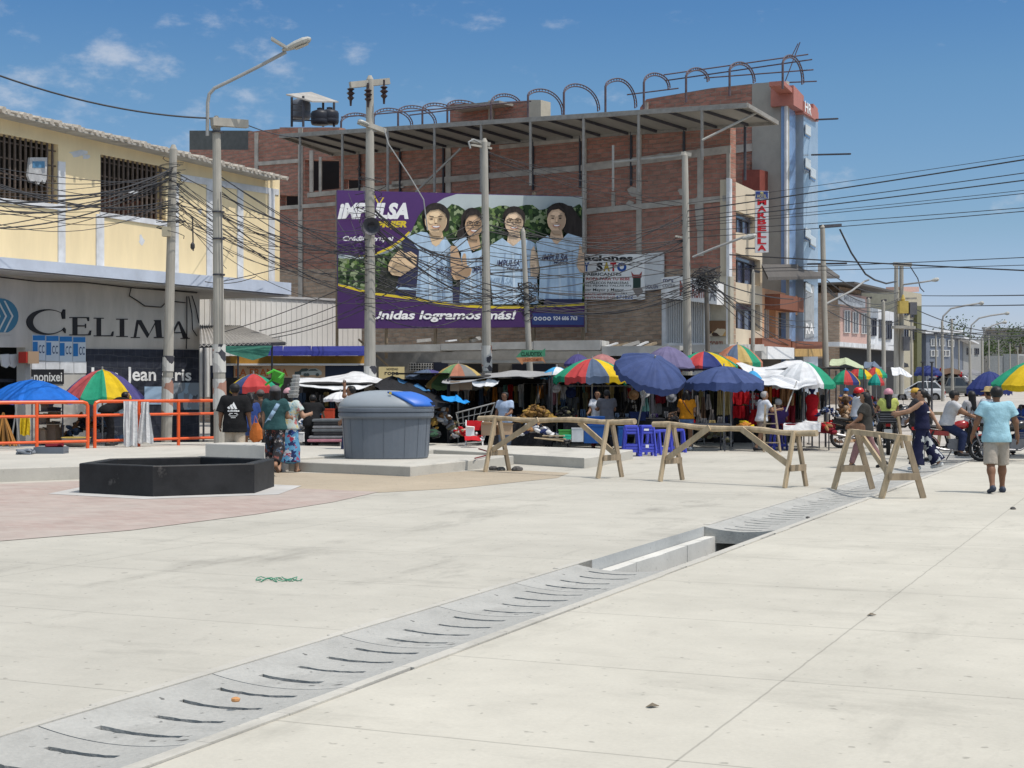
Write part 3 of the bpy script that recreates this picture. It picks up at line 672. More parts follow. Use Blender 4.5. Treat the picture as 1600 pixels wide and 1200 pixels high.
# photo panels on the tiles
m_photo = pattern('faded advert print', (.22, .26, .30), [(.4, .42, .44), (.08, .1, .12), (.3, .4, .5)], 5)
for x0, y0, x1, y1, mm in ((226, 604, 254, 632, flat('pale blue advert', (.32, .45, .6))), (268, 598, 311, 640, m_photo), (150, 628, 215, 650, m_photo)):
 mb = MB(); mb.rect(PL_Y, x0, y0, x1, y1, .041, .055); mb.build('advert_panel', mm, t)
mb = MB(); mb.rect(PL_Y, 50, 577, 100, 600, 0, .03); a_ = mb.build('notice_board', m_txtblack, t)
mb = MB(); textpx(mb, 'nonixei', PL_Y, 53, 582, 97, 596, .035); mb.build('notice_lettering', m_frame, a_)
for i in range(4):
 x0 = 51 + i * 21; y0 = 523 + i * .9
 mb = MB(); mb.rect(PL_Y, x0, y0, x0 + 20, y0 + 40, 0, .02, y2=y0 + .8, y3=y0 + 40.5); po = mb.build('poster', flat('pale poster', (.50, .56, .62)), t)
 mb = MB(); mb.rect(PL_Y, x0 + .5, y0 + 1, x0 + 19.5, y0 + 9, .02, .024); mb.rect(PL_Y, x0 + .5, y0 + 11, x0 + 8, y0 + 31, .02, .024)
 mb.build('poster_print', flat('poster blue', (.02, .16, .42)), po)
 mb = MB()
 for c_ in (10, 15): textpx(mb, 'C', PL_Y, x0 + c_ - .5, y0 + 16, x0 + c_ + 3.5, y0 + 29, .024)
 mb.build('poster_lettering', flat('poster navy', (.02, .05, .13)), po)
mb = MB()
for i in range(4): mb.rect(PL_Y, 50 + i * 22, 565, 71 + i * 22, 577 + (6 if i > 1 else 0), 0, .02)
mb.build('blank_notices', m_white, t)
for x, c_ in ((5, 'round'), (17, 'shield')):
 mb = MB(); mb.slab(PL_Y, [(x - 4, 554), (x + 9, 553), (x + 12, 568), (x + 6, 575), (x - 1, 572)], -.2, -.15); o = mb.build('hanging_plaque', m_frame, t)
mb = MB(); mb.rect(PL_Y, 44, 549, 61, 568, 0, .3); mb.rect(PL_Y, 41, 550, 45, 567, .02, .28, 1); mb.build('meter_box', [flat('cardboard', (.34, .235, .15)), flat('red box', (.4, .03, .02))], t)
mb = MB()
for pts in ([(205, 449), (202, 462), (215, 470), (226, 478), (252, 480), (262, 470), (290, 473)], [(292, 463), (292, 520), (291, 545)], [(295, 463), (300, 490), (301, 515), (308, 525)], [(0, 433), (60, 440), (130, 441), (200, 449), (250, 453), (308, 457)], [(300, 462), (306, 480), (311, 505)]):
 mb.tube([PL_Y.p(x, y, .06) for x, y in pts], .018, n=5)
mb.build('wall_cable', m_txtblack, t)
# clothes hung on the window bars
mb = MB(); mb.slab(PL_Y, [(47, 246), (74, 246), (73, 280), (70, 287), (66, 281), (60, 289), (56, 282), (48, 285), (44, 275)], -.02, .05); mb.slab(PL_Y, [(51, 252), (70, 252), (70, 262), (51, 262)], .05, .06, 1)
solo('hung_clothes', mb, [cloth('grey white laundry', (.42, .42, .42)), flat('laundry blue', (.08, .2, .33))], 'white and blue laundry hanging from the barred upper window', 'laundry', PL_Y.p(58, 270))
# ---------------------------------------------------------------- passage stall roof beyond the tile shop
PL_W = Plane(gx(330, 54), gx(575, 58))
mb = MB(); mb.slab(PL_W, [(290, 459), (470, 466), (565, 471), (565, 620), (290, 620)], -.3, 0)
t = thing('white_wall', 'long plain white rendered wall between yellow building and billboard', 'wall', PL_W.p(430, 604) * 1, PL_W.rz); t.location.z = 0
mb.build('wall', mat('white render', (.80, .79, .76), rough=.9, var=.10, scale=.8), t)
mb = MB(); mb.slab(PL_W, [(290, 456), (565, 468.5), (565, 471.5), (290, 459.5)], -.35, .06); mb.build('coping', m_white, t)
mb = MB()
for k in range(34): x = 296 + 8 * k; mb.slab(PL_W, [(x, 460 + (x - 290) * .044), (x + .7, 460 + (x - 290) * .044), (x + .7, 620), (x, 620)], 0, .02)
mb.build('ribs', MATS['white render'], t)
t = thing('lean_to_roof', 'dark corrugated lean-to roof beside the tile shop', 'lean-to', gx(375, 47), 0)
def roofsheet(pts, n=26, amp=.025):
 """corrugated sheet from four corners a-b (top), d-c (bottom)"""
 a, b_, c, d = [Vector(p) for p in pts]; rows = []
 for f in (0, 1):
  l0, l1 = (a, b_) if f == 0 else (d, c)
  rows.append([l0.lerp(l1, i / (2 * n)) + Vector((0, 0, amp * (1 if i % 2 else -1))) for i in range(2 * n + 1)])
 mb = MB(); k = 2 * n + 1; vs = rows[0] + rows[1]; vs += [p - Vector((0, 0, .02)) for p in vs]
 fs = []
 for i in range(k - 1): fs += [(i, i + 1, k + i + 1, k + i), (2 * k + i, 3 * k + i, 3 * k + i + 1, 2 * k + i + 1)]
 for i in range(k - 1): fs += [(i, 2 * k + i, 2 * k + i + 1, i + 1), (k + i, k + i + 1, 3 * k + i + 1, 3 * k + i)]
 mb.add(vs, fs); return mb
roofsheet([at(312, 508, 48), at(375, 509, 49), at(448, 535, 45.5), at(312, 540, 44.5)], 20).build('roof', m_roofgrey, t)
mb = MB()
for x, Y in ((318, 44.6), (372, 45), (425, 45.6)): mb.tube([gx(x, Y), at(x, 537, Y)], .03)
mb.bar(at(312, 541, 44.6), at(446, 537, 45.5), .06, .1); mb.build('post', m_darksteel, t)
mb = MB(); q = [at(330, 541, 44.2), at(425, 540, 45), at(418, 556, 44.8), at(395, 563, 44.4), at(360, 553, 44)]
mb.sheet(q); mb.sheet([p + Vector((0, .03, 0)) for p in q][::-1]); solo('green_tarp', mb, cloth('green tarpaulin', (.035, .13, .095)), 'sagging dark green tarpaulin hung below the lean-to roof', 'tarp', at(380, 550, 44.5))
# ---------------------------------------------------------------- ochre and blue kiosk front
PL_K = Plane(gx(355, 48.6), gx(578, 51.2))
t = thing('shop_kiosk', 'low shop front with blue awning, ochre fascia and car advert sign', 'shop', PL_K.p(465, 604), PL_K.rz); t.location.z = 0
m_bawn = cloth('blue awning', (.028, .035, .19)); m_ochre = mat('ochre paint', (.36, .185, .03), var=.2)
mb = MB(); mb.slab(PL_K, [(360, 556), (574, 556), (574, 568), (360, 568)], -.2, .2); mb.build('fascia', m_ochre, t)
mb = MB()
for x0, x1 in ((410, 442), (442, 486), (486, 571)):
 mb.loft([[PL_K.p(x0 + 1, 541, -.6), PL_K.p(x1, 540.5, -.6)], [PL_K.p(x0, 549, .5), PL_K.p(x1, 548.5, .5)], [PL_K.p(x0, 556, .55), PL_K.p(x1, 555.5, .55)]], cap=False, close=False)
mb.build('awning', m_bawn, t)
mb = MB(); mb.rect(PL_K, 340, 568, 578, 570.5, 0, .35); mb.build('fascia_strip', m_frame, t)
mb = MB(); mb.rect(PL_K, 330, 571, 580, 590, -.1, .0); mb.rect(PL_K, 330, 590, 580, 690, -2.6, -2.5, 1); mb.build('wall', [flat('navy panel', (.02, .03, .06)), m_dark], t)
mb = MB(); mb.rect(PL_K, 366, 571.5, 508, 590, .01, .08); sg = mb.build('sign_panel', mat('sandy sign', (.44, .30, .19), var=.1, scale=1), t)
mb = MB(); textpx(mb, 'LA FRANCA', PL_K, 368, 576, 450, 588, .085, 0, .02); mb.build('sign_lettering', flat('orange letters', (.42, .11, .03)), sg)
mb = MB(); textpx(mb, 'PLASTIFICADOS', PL_K, 386, 573, 409, 575.6, .085); mb.build('small_lettering', m_txtblack, sg)
mb = MB()
for dx, sc_, mi in ((0, .8, 1), (10, 1, 0)):
 X = lambda q: 460 + dx + q * sc_
 mb.slab(PL_K, [(X(0), 586), (X(1), 581), (X(9), 580), (X(14), 576), (X(24), 575.5), (X(31), 579), (X(33), 582), (X(32), 586)], .08, .085 + .004 * dx / 10, mi)
 mb.slab(PL_K, [(X(11), 579.5), (X(15), 577), (X(23), 576.6), (X(27), 579.3)], .085, .091 + .004 * dx / 10, 1)
 for w in (7, 26): mb.slab(PL_K, ell(X(w), 585.5, 2.8, 2.6, 10), .085, .093 + .004 * dx / 10, 1)
mb.build('car_picture', [flat('pale car print', (.40, .43, .40)), flat('dark car print', (.07, .09, .085))], sg)
mb = MB(); mb.rect(PL_K, 592, 573, 632, 592, .1, .14); s2 = solo('shop_sign', mb, flat('cream sign', (.52, .43, .22)), 'small cream shop sign with dark lettering behind the utility pole', 'sign', PL_K.p(612, 582), PL_K.rz)
mb = MB(); textpx(mb, 'NOVEDAD', PL_K, 604, 575, 622, 578.5, .146); textpx(mb, 'ropa', PL_K, 601, 581, 623, 588, .146); mb.build('lettering', m_txtblack, s2)
# ---------------------------------------------------------------- concrete shop row under the brick wall
PL_R = Plane(gx(575, 53.2), gx(1050, 50.6))
t = thing('shop_row', 'row of low shops with a long concrete canopy under the brick wall', 'shops', PL_R.p(800, 604), PL_R.rz); t.location.z = 0
m_can = mat('pale concrete canopy', (.50, .49, .46), rough=.9, var=.2, scale=1.4, dirt=(.3, .29, .27))
mb = MB()
for x0, x1, a, b_ in ((575, 688, 539, 549.5), (688.6, 755, 537, 547.5), (755.6, 833, 535, 546), (833.6, 938, 532.5, 547.5), (940, 1062, 541, 556)):
 mb.rect(PL_R, x0, a, x1, b_, -1.6, 0, y2=a - 1.2, y3=b_ - .6)
mb.build('canopy', m_can, t)
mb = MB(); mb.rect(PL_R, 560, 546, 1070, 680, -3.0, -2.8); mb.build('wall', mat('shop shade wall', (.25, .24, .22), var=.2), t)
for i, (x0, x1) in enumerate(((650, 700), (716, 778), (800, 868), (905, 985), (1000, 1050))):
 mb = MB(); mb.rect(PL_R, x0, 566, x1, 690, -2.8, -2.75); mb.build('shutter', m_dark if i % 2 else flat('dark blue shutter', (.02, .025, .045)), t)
mb = MB(); mb.rect(PL_R, 640, 567, 676, 580, -2.75, -2.6); w = mb.build('window', m_dark, t)
mb = MB()
for x in range(641, 677, 4): mb.rect(PL_R, x, 567, x + 1, 580, -2.6, -2.56)
for y in (567, 571, 575, 579): mb.rect(PL_R, 640, y, 676, y + .8, -2.56, -2.53)
mb.build('grille', m_frame, w)
mb = MB(); mb.rect(PL_R, 690, 563, 1040, 567, -2.7, -.4); mb.build('lintel', m_can, t)
mb = MB(); mb.rect(PL_R, 940, 547.5, 1075, 560, -1.5, -.2)
mb.build('beam', m_dark, t)
# debris lying on the canopy
for i in range(9):
 x = (705, 728, 742, 955, 968, 985, 1002, 1015, 662)[i]; mb = MB(); w_ = rnd.uniform(6, 16); y0 = PL_R.p(x, 0).y
 yb = 533 if x < 935 else 540
 a = PL_R.p(x - w_, yb + (2 if x > 940 else 0), -.8); b_ = PL_R.p(x + w_, yb - rnd.uniform(1, 6), -1.0)
 mb.bar(a, b_, .3, .05 + .03 * (i % 3), i % 3)
 solo('scrap_board', mb, [m_white, m_wood2, m_roofgrey], ('pale', 'brown', 'grey')[i % 3] + ' scrap board lying on the concrete canopy, ' + ('before the second pole', 'between two poles below the billboard', 'under the billboard middle', 'left end by the raw bricks', 'second by the raw bricks', 'third by the raw bricks', 'fourth by the raw bricks', 'nearest the white sign', 'by the first tall pole')[i], 'board', a)
mb = MB(); mb.loft([[PL_R.p(718 + 32 * i / 8, 533.5, -.6 - .5 * (j == 1)) + Vector((0, 0, .0 + .22 * math.sin(math.pi * i / 8) * (j < 2))) for i in range(9)] for j in range(2)], cap=False, close=False)
solo('plastic_sheet', mb, m_white, 'crumpled white plastic sheet on the canopy below the billboard', 'plastic sheet', PL_R.p(735, 533, -.8))
# ---------------------------------------------------------------- raw brick block
t = thing('brick_building', 'tall unfinished red brick building with concrete columns behind the billboard', 'building', P0, PL_B.rz)
bt = lambda x: 234 if x < 388 else (206 if x < 437 else (199 if x <= 530 else 222 - (x - 530) * .062))
mb = MB(); hs = [(476, 530, lambda x: 250, lambda x: 300 - (x - 476) * .1), (437.5, 466, lambda x: 305, lambda x: 323), (535, 563, lambda x: 280, lambda x: 297)]
xs_seg = [(296, 388, lambda x: 234), (388, 437, ln(388, 206, 437, 201)), (437, 530, lambda x: 199), (530, 1141, ln(530, 222, 1141, 184))]
m_mix = m_brick
for a, b_, f in xs_seg: holes(mb, PL_B, a, b_, f, lambda x: 420, [h for h in hs if a <= h[0] < b_], -.4, 0)
mb.build('wall', m_brick, t)
mb = MB(); mb.rect(PL_B, 296, 420, 1141, 700, -.4, 0); mb.build('lower_wall', m_brick2, t)
mb = MB(); mb.rect(PL_B, 430, 240, 575, 330, -2.6, -2.5); mb.build('window_back', m_dark, t)
mb = MB(); mb.rect(PL_B, 296, 204, 390, 238, -3, -2.8); mb.build('roof_room', mat('dark grey sheet', (.10, .105, .10), var=.2), t)
for x, ya, yb, w_ in ((400, 207, 500, 4), (469, 200, 600, 5), (486, 235, 300, 4), (500, 245, 300, 3), (700, 220, 320, 6), (912.5, 215, 520, 5), (998, 205, 400, 6), (958, 300, 330, 4), (1094, 232, 400, 7), (1096, 440, 600, 9), (1137.5, 236, 560, 4)):
 mb = MB(); mb.rect(PL_B, x - w_ * .65, ya, x + w_ * .65, yb, 0, .05 + .006 * (w_ % 3)); mb.build('column', m_conc, t)
for x0, y0, x1, y1, w_ in ((400, 256, 468, 251, 3), (480, 305, 630, 290, 3.5), (612, 288, 912, 262, 4.5), (912, 262, 1141, 233, 6), (912, 331, 1141, 309, 4.5), (437, 325, 530, 318, 3), (780, 230, 912, 217, 3)):
 mb = MB(); mb.slab(PL_B, [(x0, y0 - w_), (x1, y1 - w_), (x1, y1 + w_), (x0, y0 + w_)], 0, .06); mb.build('beam', m_conc, t)
mb = MB()
for x, y, w_, h_ in ((990, 300, 11, 12), (1090, 335, 5, 40), (985, 320, 8, 10), (1065, 300, 7, 8), (1035, 245, 12, 9)):
 mb.slab(PL_B, [(x + w_ * math.cos(k * .7) * (.75 + .25 * math.sin(k * 2.1 + x)), y + h_ * math.sin(k * .7) * (.8 + .2 * math.cos(k * 1.3))) for k in range(9)], 0, .02)
mb.build('mortar_patch', m_conc, t)
# rooftop rooms
mb = MB(); mb.rect(PL_B, 703, 163, 827, 230, -4.4, -4, y2=157); mb.build('roof_brick_room', m_brick, t)
mb = MB(); mb.rect(PL_B, 825, 156, 845, 230, -4.4, -3.7); mb.rect(PL_B, 763, 157, 770, 230, -4, -3.9); mb.build('roof_column', mat('cream column', (.45, .42, .34), var=.1), t)
mb = MB(); mb.slab(PL_B, [(700, 166), (780, 157), (780, 161), (700, 171)], -4.5, -3); mb.build('roof_sheet', m_steel, t)
# sheet canopy on posts
fa, fb = at(437, 211, 64.5), at(1168, 162.5, 52); ba, bb = at(520, 240, 67), at(1215, 190, 53.8)
t = thing('sheet_canopy', 'long grey corrugated sheet canopy on thin posts along the brick wall', 'canopy', (fa.x, fa.y, 0), PL_B.rz)
mb = MB(); up = Vector((0, 0, .05)); mb.loft([[fa, fb, bb, ba], [fa + up, fb + up, bb + up, ba + up]]); mb.build('roof', mat('canopy sheet', (.30, .29, .26), rough=.7, var=.18, scale=1.2, stretch=(1, .3, 1)), t)
mb = MB(); mb.bar(fa - up, fb - up, .1, .16); mb.bar(ba - up, bb - up, .08, .12); mb.bar(fb - up, bb - up, .08, .14); mb.bar(fa - up, ba - up, .08, .12); mb.build('edge_beam', m_steel, t)
for i in range(17):
 f = (i + .5) / 17; mb = MB(); mb.bar(fa.lerp(fb, f) - up, ba.lerp(bb, min(1, f + .035)) - up, .07, .09); mb.build('rafter', m_darksteel, t)
for x, ye in ((469, 330), (535, 300), (606, 300), (679, 300), (752, 300), (829, 290), (912, 395), (998, 300), (1097, 250)):
 f = (x - 437) / (1168 - 437)
 for _ in range(8):
  p = fa.lerp(fb, f); f += (x - (HX + F * p.x / p.y)) / 731
 mb = MB(); q = fa.lerp(fb, f); mb.tube([q, (q.x, q.y, at(x, ye, q.y).z)], .055, n=6); mb.build('post', m_steel, t)
 f2 = min(1, f + .02); q = ba.lerp(bb, f2); mb = MB(); mb.tube([q, (q.x, q.y, q.z - 2.0)], .05, n=6); mb.build('post', m_darksteel, t)
q = fa.lerp(fb, .955)
for a_, b_ in ((bb + (fb - bb) * .6, at(1097, 219, q.y)), (at(958, 254, 55), at(1068, 242, 54)), (at(958, 227, 55), at(958, 298, 55)), (at(650, 300, 62), at(720, 232, 60))): mb = MB(); mb.tube([a_, b_], .045, n=6); mb.build('strut', mat('galvanised pipe', (.36, .35, .32)), t)
# trussed arches of a roof vault that was never covered
m_arch = mat('rusted arch steel', (.10, .075, .085), rough=.7, var=.4)
ARCH = [(533, 189, 555, 176.5, 584, 192), (584, 181, 606, 169, 645, 195), (622, 174, 643, 165, 682, 193), (660, 170, 678, 161, 720, 190), (699, 165, 717, 156.5, 760, 186), (767, 160, 787, 146.5, 815, 166), (825, 148, 844, 139, 881, 177), (881, 144, 898, 131, 937, 172), (946, 134, 965, 122.5, 995, 167), (1006, 128, 1022, 114, 1047, 137), (1072, 118, 1088, 106, 1108, 126), (1140, 108, 1156, 97, 1180, 128), (1223, 97, 1234, 86, 1256, 130)]
WH = ['first from the left', 'second from the left', 'third', 'fourth', 'fifth', 'sixth, above the brick roof room', 'seventh, beside the cream column', 'eighth', 'ninth', 'tenth', 'third from the tower end', 'second from the tower end', 'last, on the blue tower corner']
for i, (xl, yl, xa, ya, xr, yr) in enumerate(ARCH):
 Y = PL_B.Y(min(xl, 1150)) + 3; pl = Plane(gx(xl, Y), gx(xl, Y) + KU)
 t = thing('roof_arch', f'curved lattice steel arch on the brick roof, {WH[i]}', 'roof arch', pl.p(xl, yl), 0, 'lattice arches along the roof')
 def cur(f):                                          # quarter-ish ellipse up then down to the right foot
  if f < .35: w = f / .35; return xl + (xa - xl) * (1 - math.cos(w * math.pi / 2)), yl + (ya - yl) * math.sin(w * math.pi / 2)
  w = (f - .35) / .65; return xa + (xr - xa) * math.sin(w * math.pi / 2), ya + (yr - ya) * (1 - math.cos(w * math.pi / 2))
 th = 4.0; o = [pl.p(*cur(k / 18)) for k in range(19)]; inn = [pl.p(cur(k / 18)[0] + (.4 if k < 7 else -th * .8 * (k - 6) / 12), cur(k / 18)[1] + th * (1 if k < 9 else 1 - .5 * (k - 8) / 10)) for k in range(19)]
 mb = MB(); mb.tube(o, .028, n=5); mb.tube(inn, .028, n=5)
 for k in range(19): mb.tube([o[k], inn[k]], .018, n=4)
 mb.build('lattice', m_arch, t)
 mb = MB(); mb.tube([pl.p(xl, yl), pl.p(xl, bt(xl) - 2 if xl < 1000 else yl + 42)], .045, n=6); mb.build('post', m_arch, t)
t = thing('roof_purlins', 'long thin steel purlins and aerial sticking out above the roof arches', 'purlins', at(1150, 120, 66))
for (xa, ya), (xb, yb) in (((1037, 117), (1263, 85)), ((1040, 126), (1269, 93)), ((1100, 122), (1271, 109)), ((980, 148), (1060, 138)), ((1180, 131), (1276, 127)), ((533, 183), (830, 158)), ((640, 180), (760, 165))):
 mb = MB(); mb.tube([at(xa, ya, 66), at(xb, yb, 64)], .03, n=5); mb.build('purlin', m_arch, t)
for a_, b_ in ((at(1222, 140, 65), at(1250, 66, 65)), (at(1236, 90, 65), at(1247, 68, 65))): mb = MB(); mb.tube([a_, b_], .022, n=5); mb.build('aerial', m_arch, t)
# roof water tanks in a frame
TY = 70
t = thing('tank_frame', 'roof tank frame with a small sheet roof beside the tanks', 'tank frame', at(490, 197, TY))
mb = MB()
for x, Y, ya in ((456, TY, 152), (474, TY - 1, 150), (522, TY - .5, 160), (505, TY + 1.5, 158)): mb.tube([at(x, 198, Y), at(x, ya, Y)], .06, n=5)
for y in (163, 172, 181, 189): mb.tube([at(456, y, TY), at(474, y + 1, TY - 1)], .025, n=4)
mb.tube([at(456, 187, TY), at(524, 190, TY)], .03, n=4); mb.build('frame', m_darksteel, t)
mb = MB(); q = [at(447, 149, TY - 1.2), at(486, 145.5, TY + 1.5), at(529, 160.5, TY + 1.5), at(488, 160, TY - 1.2)]; mb.loft([q, [p + Vector((0, 0, .06)) for p in q]]); mb.build('roof', m_roofgrey, t)
m_tank = mat('black tank plastic', (.02, .022, .03), rough=.45, var=.1); m_tank2 = mat('grey tank plastic', (.12, .13, .15), rough=.5)
for x, y, r_, h_, Y, mm, lab in ((470, 186, .46, .95, TY + 1, m_tank2, 'large grey roof water tank inside the frame'), (500, 195, .42, .68, TY - .6, m_tank, 'black roof water tank in the middle'), (515, 194, .42, .68, TY - .4, m_tank, 'black roof water tank at the right end')):
 t = thing('water_tank', lab, 'water tank', at(x, y, Y)); mb = MB(); h = h_
 mb.lathe([(r_ * .9, 0), (r_, .1), (r_, h * .3), (r_ * .97, h * .34), (r_, h * .38), (r_, h * .72), (r_ * .9, h * .86), (r_ * .45, h * .97), (r_ * .3, h)], at(x, y, Y)); mb.build('tank', mm, t, smooth=True)
 mb = MB(); mb.lathe([(r_ * .3, h), (r_ * .32, h + .02), (r_ * .32, h + .07), (.03, h + .1)], at(x, y, Y)); mb.build('lid', mm, t)
# ================================================================ hotel tower and street facade
PL_M = Plane(gx(1228, 63), gx(1228, 63) + KD * 10); PL_T = Plane(gx(1228, 63), gx(1228, 63) + KU * 6)
t = thing('hotel_tower', 'blue glazed hotel tower with coral trim and a bare grey side wall', 'hotel', gx(1228, 63), RZ_ST)
m_plast = mat('grey cement plaster', (.34, .325, .285), rough=.95, var=.16, scale=.9, bump=.15)
m_coral = mat('coral paint', (.40, .16, .125), rough=.6, var=.08); m_pan = mat('blue glass panel', (.21, .32, .52), rough=.2, var=.12, scale=.6, spec=.6); m_pan2 = mat('deep blue glass panel', (.08, .15, .29), rough=.15, var=.2, scale=.6, spec=.7); m_pan3 = mat('pale blue glass panel', (.33, .41, .49), rough=.15, var=.15, scale=.6, spec=.7)
mb = MB(); mb.slab(PL_M, [(1175, 131), (1228, 126), (1228, 700), (1175, 700)], -.3, 0); mb.build('side_wall', m_plast, t)
mb = MB(); mb.slab(PL_M, [(1000, 168), (1010, 155), (1110, 138), (1175, 131), (1175, 330), (1000, 330)], -.35, -.05); mb.build('brick_wall', m_brick, t)
mb = MB(); mb.rect(PL_M, 1141, 228, 1175, 240, -.05, .02, y2=224, y3=236); mb.rect(PL_M, 1006, 160, 1012, 180, -.05, .02); mb.rect(PL_M, 1137, 200, 1145, 300, -.05, .02); mb.build('beam', m_conc, t)
mb = MB(); mb.rect(PL_M, 1143, 248, 1163, 330, -.05, .5); mb.rect(PL_M, 1160, 265, 1187, 330, 0, .7, 1); mb.build('parapet', [m_brick, mat('rust red sheet', (.22, .06, .045), var=.2)], t)
mb = MB(); mb.slab(PL_T, [(1228, 126), (1243, 146), (1243, 700), (1228, 700)], -.2, .0); mb.build('left_glazing', m_pan, t)
mb = MB(); mb.slab(PL_T, [(1243, 170), (1255.5, 182), (1255.5, 700), (1243, 700)], -.6, -.25); mb.build('middle_glazing', m_pan2, t)
mb = MB(); mb.slab(PL_T, [(1255.5, 160), (1278, 184), (1278, 700), (1255.5, 700)], -.5, .25); mb.build('right_glazing', m_pan3, t)
mb = MB(); mb.slab(PL_T, [(1225, 126), (1240, 140), (1240, 147), (1225, 133)], -.3, .3); mb.slab(PL_T, [(1240, 133), (1256, 150), (1256, 174), (1240, 164)], -.6, .35); mb.slab(PL_T, [(1256, 158), (1279, 176), (1279, 190), (1256, 176)], -.3, .38); mb.slab(PL_T, [(1271, 162), (1278, 170), (1278, 178), (1271, 172)], -.3, .36); mb.build('coral_trim', m_coral, t)
mb = MB(); textpx(mb, 'HR', PL_T, 1258, 157, 1268, 174, .40, 0, .02, y2=165, y3=181); mb.build('roof_lettering', m_txtwhite, t)
mb = MB(); mb.slab(PL_M, [(1225.5, 130), (1229, 130), (1229, 430), (1225.5, 430)], -.05, .08); mb.build('corner_trim', m_white, t)
for x, y in ((1258, 195), (1258, 247), (1266, 262), (1258, 356), (1266, 368), (1258, 440)):
 mb = MB(); mb.rect(PL_T, x, y, x + 8, y + 18, .25, .28, y2=y + 5, y3=y + 22); w = mb.build('window', m_pan2, t)
 a, b_, c, d = PL_T.p(x, y, .28), PL_T.p(x + 8, y + 5, .28), PL_T.p(x + 8, y + 19, .9), PL_T.p(x, y + 14, .9)
 mb = MB(); mb.loft([[a, b_, c, d], [p + Vector((.03, -.01, .03)) for p in (a, b_, c, d)]]); mb.build('open_sash', mat('sash pale', (.42, .45, .44), rough=.3), w)
for x0, y0, x1 in ((1275, 187, 1309), (1268, 242, 1329), (1240, 413, 1323)):
 mb = MB(); mb.tube([at(x0, y0, 66), at(x1, y0 - 1.5, 64)], .04, n=5); mb.build('rebar', m_darksteel, t)
# hotel sign on the beige facade
PL_H = Plane(gx(1180, 57), gx(1201, 57) )
t = thing('hotel_sign', 'vertical white hotel sign with stacked red capital letters', 'sign', PL_H.p(1190, 345), 0)
mb = MB(); mb.rect(PL_H, 1180, 298, 1201, 395, -.12, .0, y2=298.5, y3=394); mb.build('panel', mat('white sign', (.55, .57, .6), var=.06), t)
mb = MB(); mb.rect(PL_H, 1181, 299, 1200, 310, 0, .015); tp = mb.build('top_panel', flat('navy sign top', (.02, .05, .22)), t)
mb = MB(); textpx(mb, 'HOTEL', PL_H, 1183, 304, 1198, 309, .02); mb.slab(PL_H, ell(1190.5, 301.5, 3, 2, 8), .015, .02); mb.build('top_lettering', mat('sign gold', (.5, .45, .2)), tp)
mb = MB()
for i, c_ in enumerate('MARBELLA'): textpx(mb, c_, PL_H, 1183.5, 311.5 + i * 10.2, 1197.5, 320.3 + i * 10.2, .01, 0, .05)
mb.build('lettering', flat('red lettering', (.45, .012, .02)), t)
mb = MB(); mb.bar(PL_H.p(1165, 305, -.06), PL_H.p(1180, 305, -.06), .05, .05); mb.bar(PL_H.p(1165, 388, -.06), PL_H.p(1180, 388, -.06), .05, .05); mb.build('bracket', m_darksteel, t)
# beige two storey front
t = thing('beige_building', 'beige two storey building with wide dark windows beside the brick wall', 'building', P0, RZ_ST)
m_beige = mat('beige render', (.56, .48, .36), rough=.85, var=.08, scale=.8); m_orange2 = mat('apricot render', (.58, .33, .19), rough=.85, var=.08); m_brown = mat('brown corrugated sheet', (.22, .085, .05), var=.2, scale=2, stretch=(6, 6, .3))
tl = ln(1140, 280, 1190, 303)
mb = MB()
wn_ = [(1144, 1181, ln(1144, 316, 1181, 328), ln(1144, 361, 1181, 374)), (1144, 1188, ln(1144, 391, 1188, 405), ln(1144, 440, 1188, 447.5)), (1144, 1188, ln(1144, 471, 1188, 477), ln(1144, 512, 1188, 518))]
wn_ = [(1144, 1181, ln(1144, 327, 1181, 340), ln(1144, 362, 1181, 367)), (1144, 1188, ln(1144, 393, 1188, 407), ln(1144, 440, 1188, 447)), (1144, 1188, ln(1144, 471, 1188, 477), ln(1144, 512, 1188, 518))]
holes(mb, PL_S, 1140, 1191, tl, lambda x: 540, wn_, -.35, 0); mb.build('wall', m_beige, t)
mb = MB(); mb.slab(PL_B, [(1096, 432), (1141, 432), (1141, 560), (1096, 560)], 0, .25); mb.build('end_wall', mat('buff end wall', (.40, .365, .29), var=.12), t)
for xa, xb, ft, fb in wn_:
 mb = MB(); mb.slab(PL_S, [(xa, ft(xa)), (xb, ft(xb)), (xb, fb(xb)), (xa, fb(xa))], -.3, -.22); w = mb.build('window', mat('violet tinted glass', (.075, .085, .14), rough=.12, var=.25, scale=.8, spec=.7), t)
 mb = MB()
 for f in (0, .18, .42, .7, .97):
  x = xa + (xb - xa) * f; mb.slab(PL_S, [(x, ft(x) + 10 * (f not in (0, .97))), (x + 1.1, ft(x) + 10 * (f not in (0, .97))), (x + 1.1, fb(x)), (x, fb(x))], -.22, -.15)
 mb.slab(PL_S, [(xa, ft(xa) + 10), (xb, ft(xb) + 10), (xb, ft(xb) + 11.4), (xa, ft(xa) + 11.4)], -.2, -.14); mb.build('frame', m_darksteel, w)
mb = MB(); mb.slab(PL_S, [(1139.5, 278), (1144, 280), (1144, 540), (1139.5, 540)], -.05, .06); mb.build('corner_pier', m_white, t)
mb = MB(); mb.slab(PL_S, [(1140, 538), (1194, 538), (1194, 548), (1140, 550)], -.2, 1.2); mb.build('shop_canopy', m_can, t)
mb = MB(); mb.rect(PL_S, 1140, 548, 1194, 640, -1.2, -1.1); mb.build('shop_front', m_dark, t)
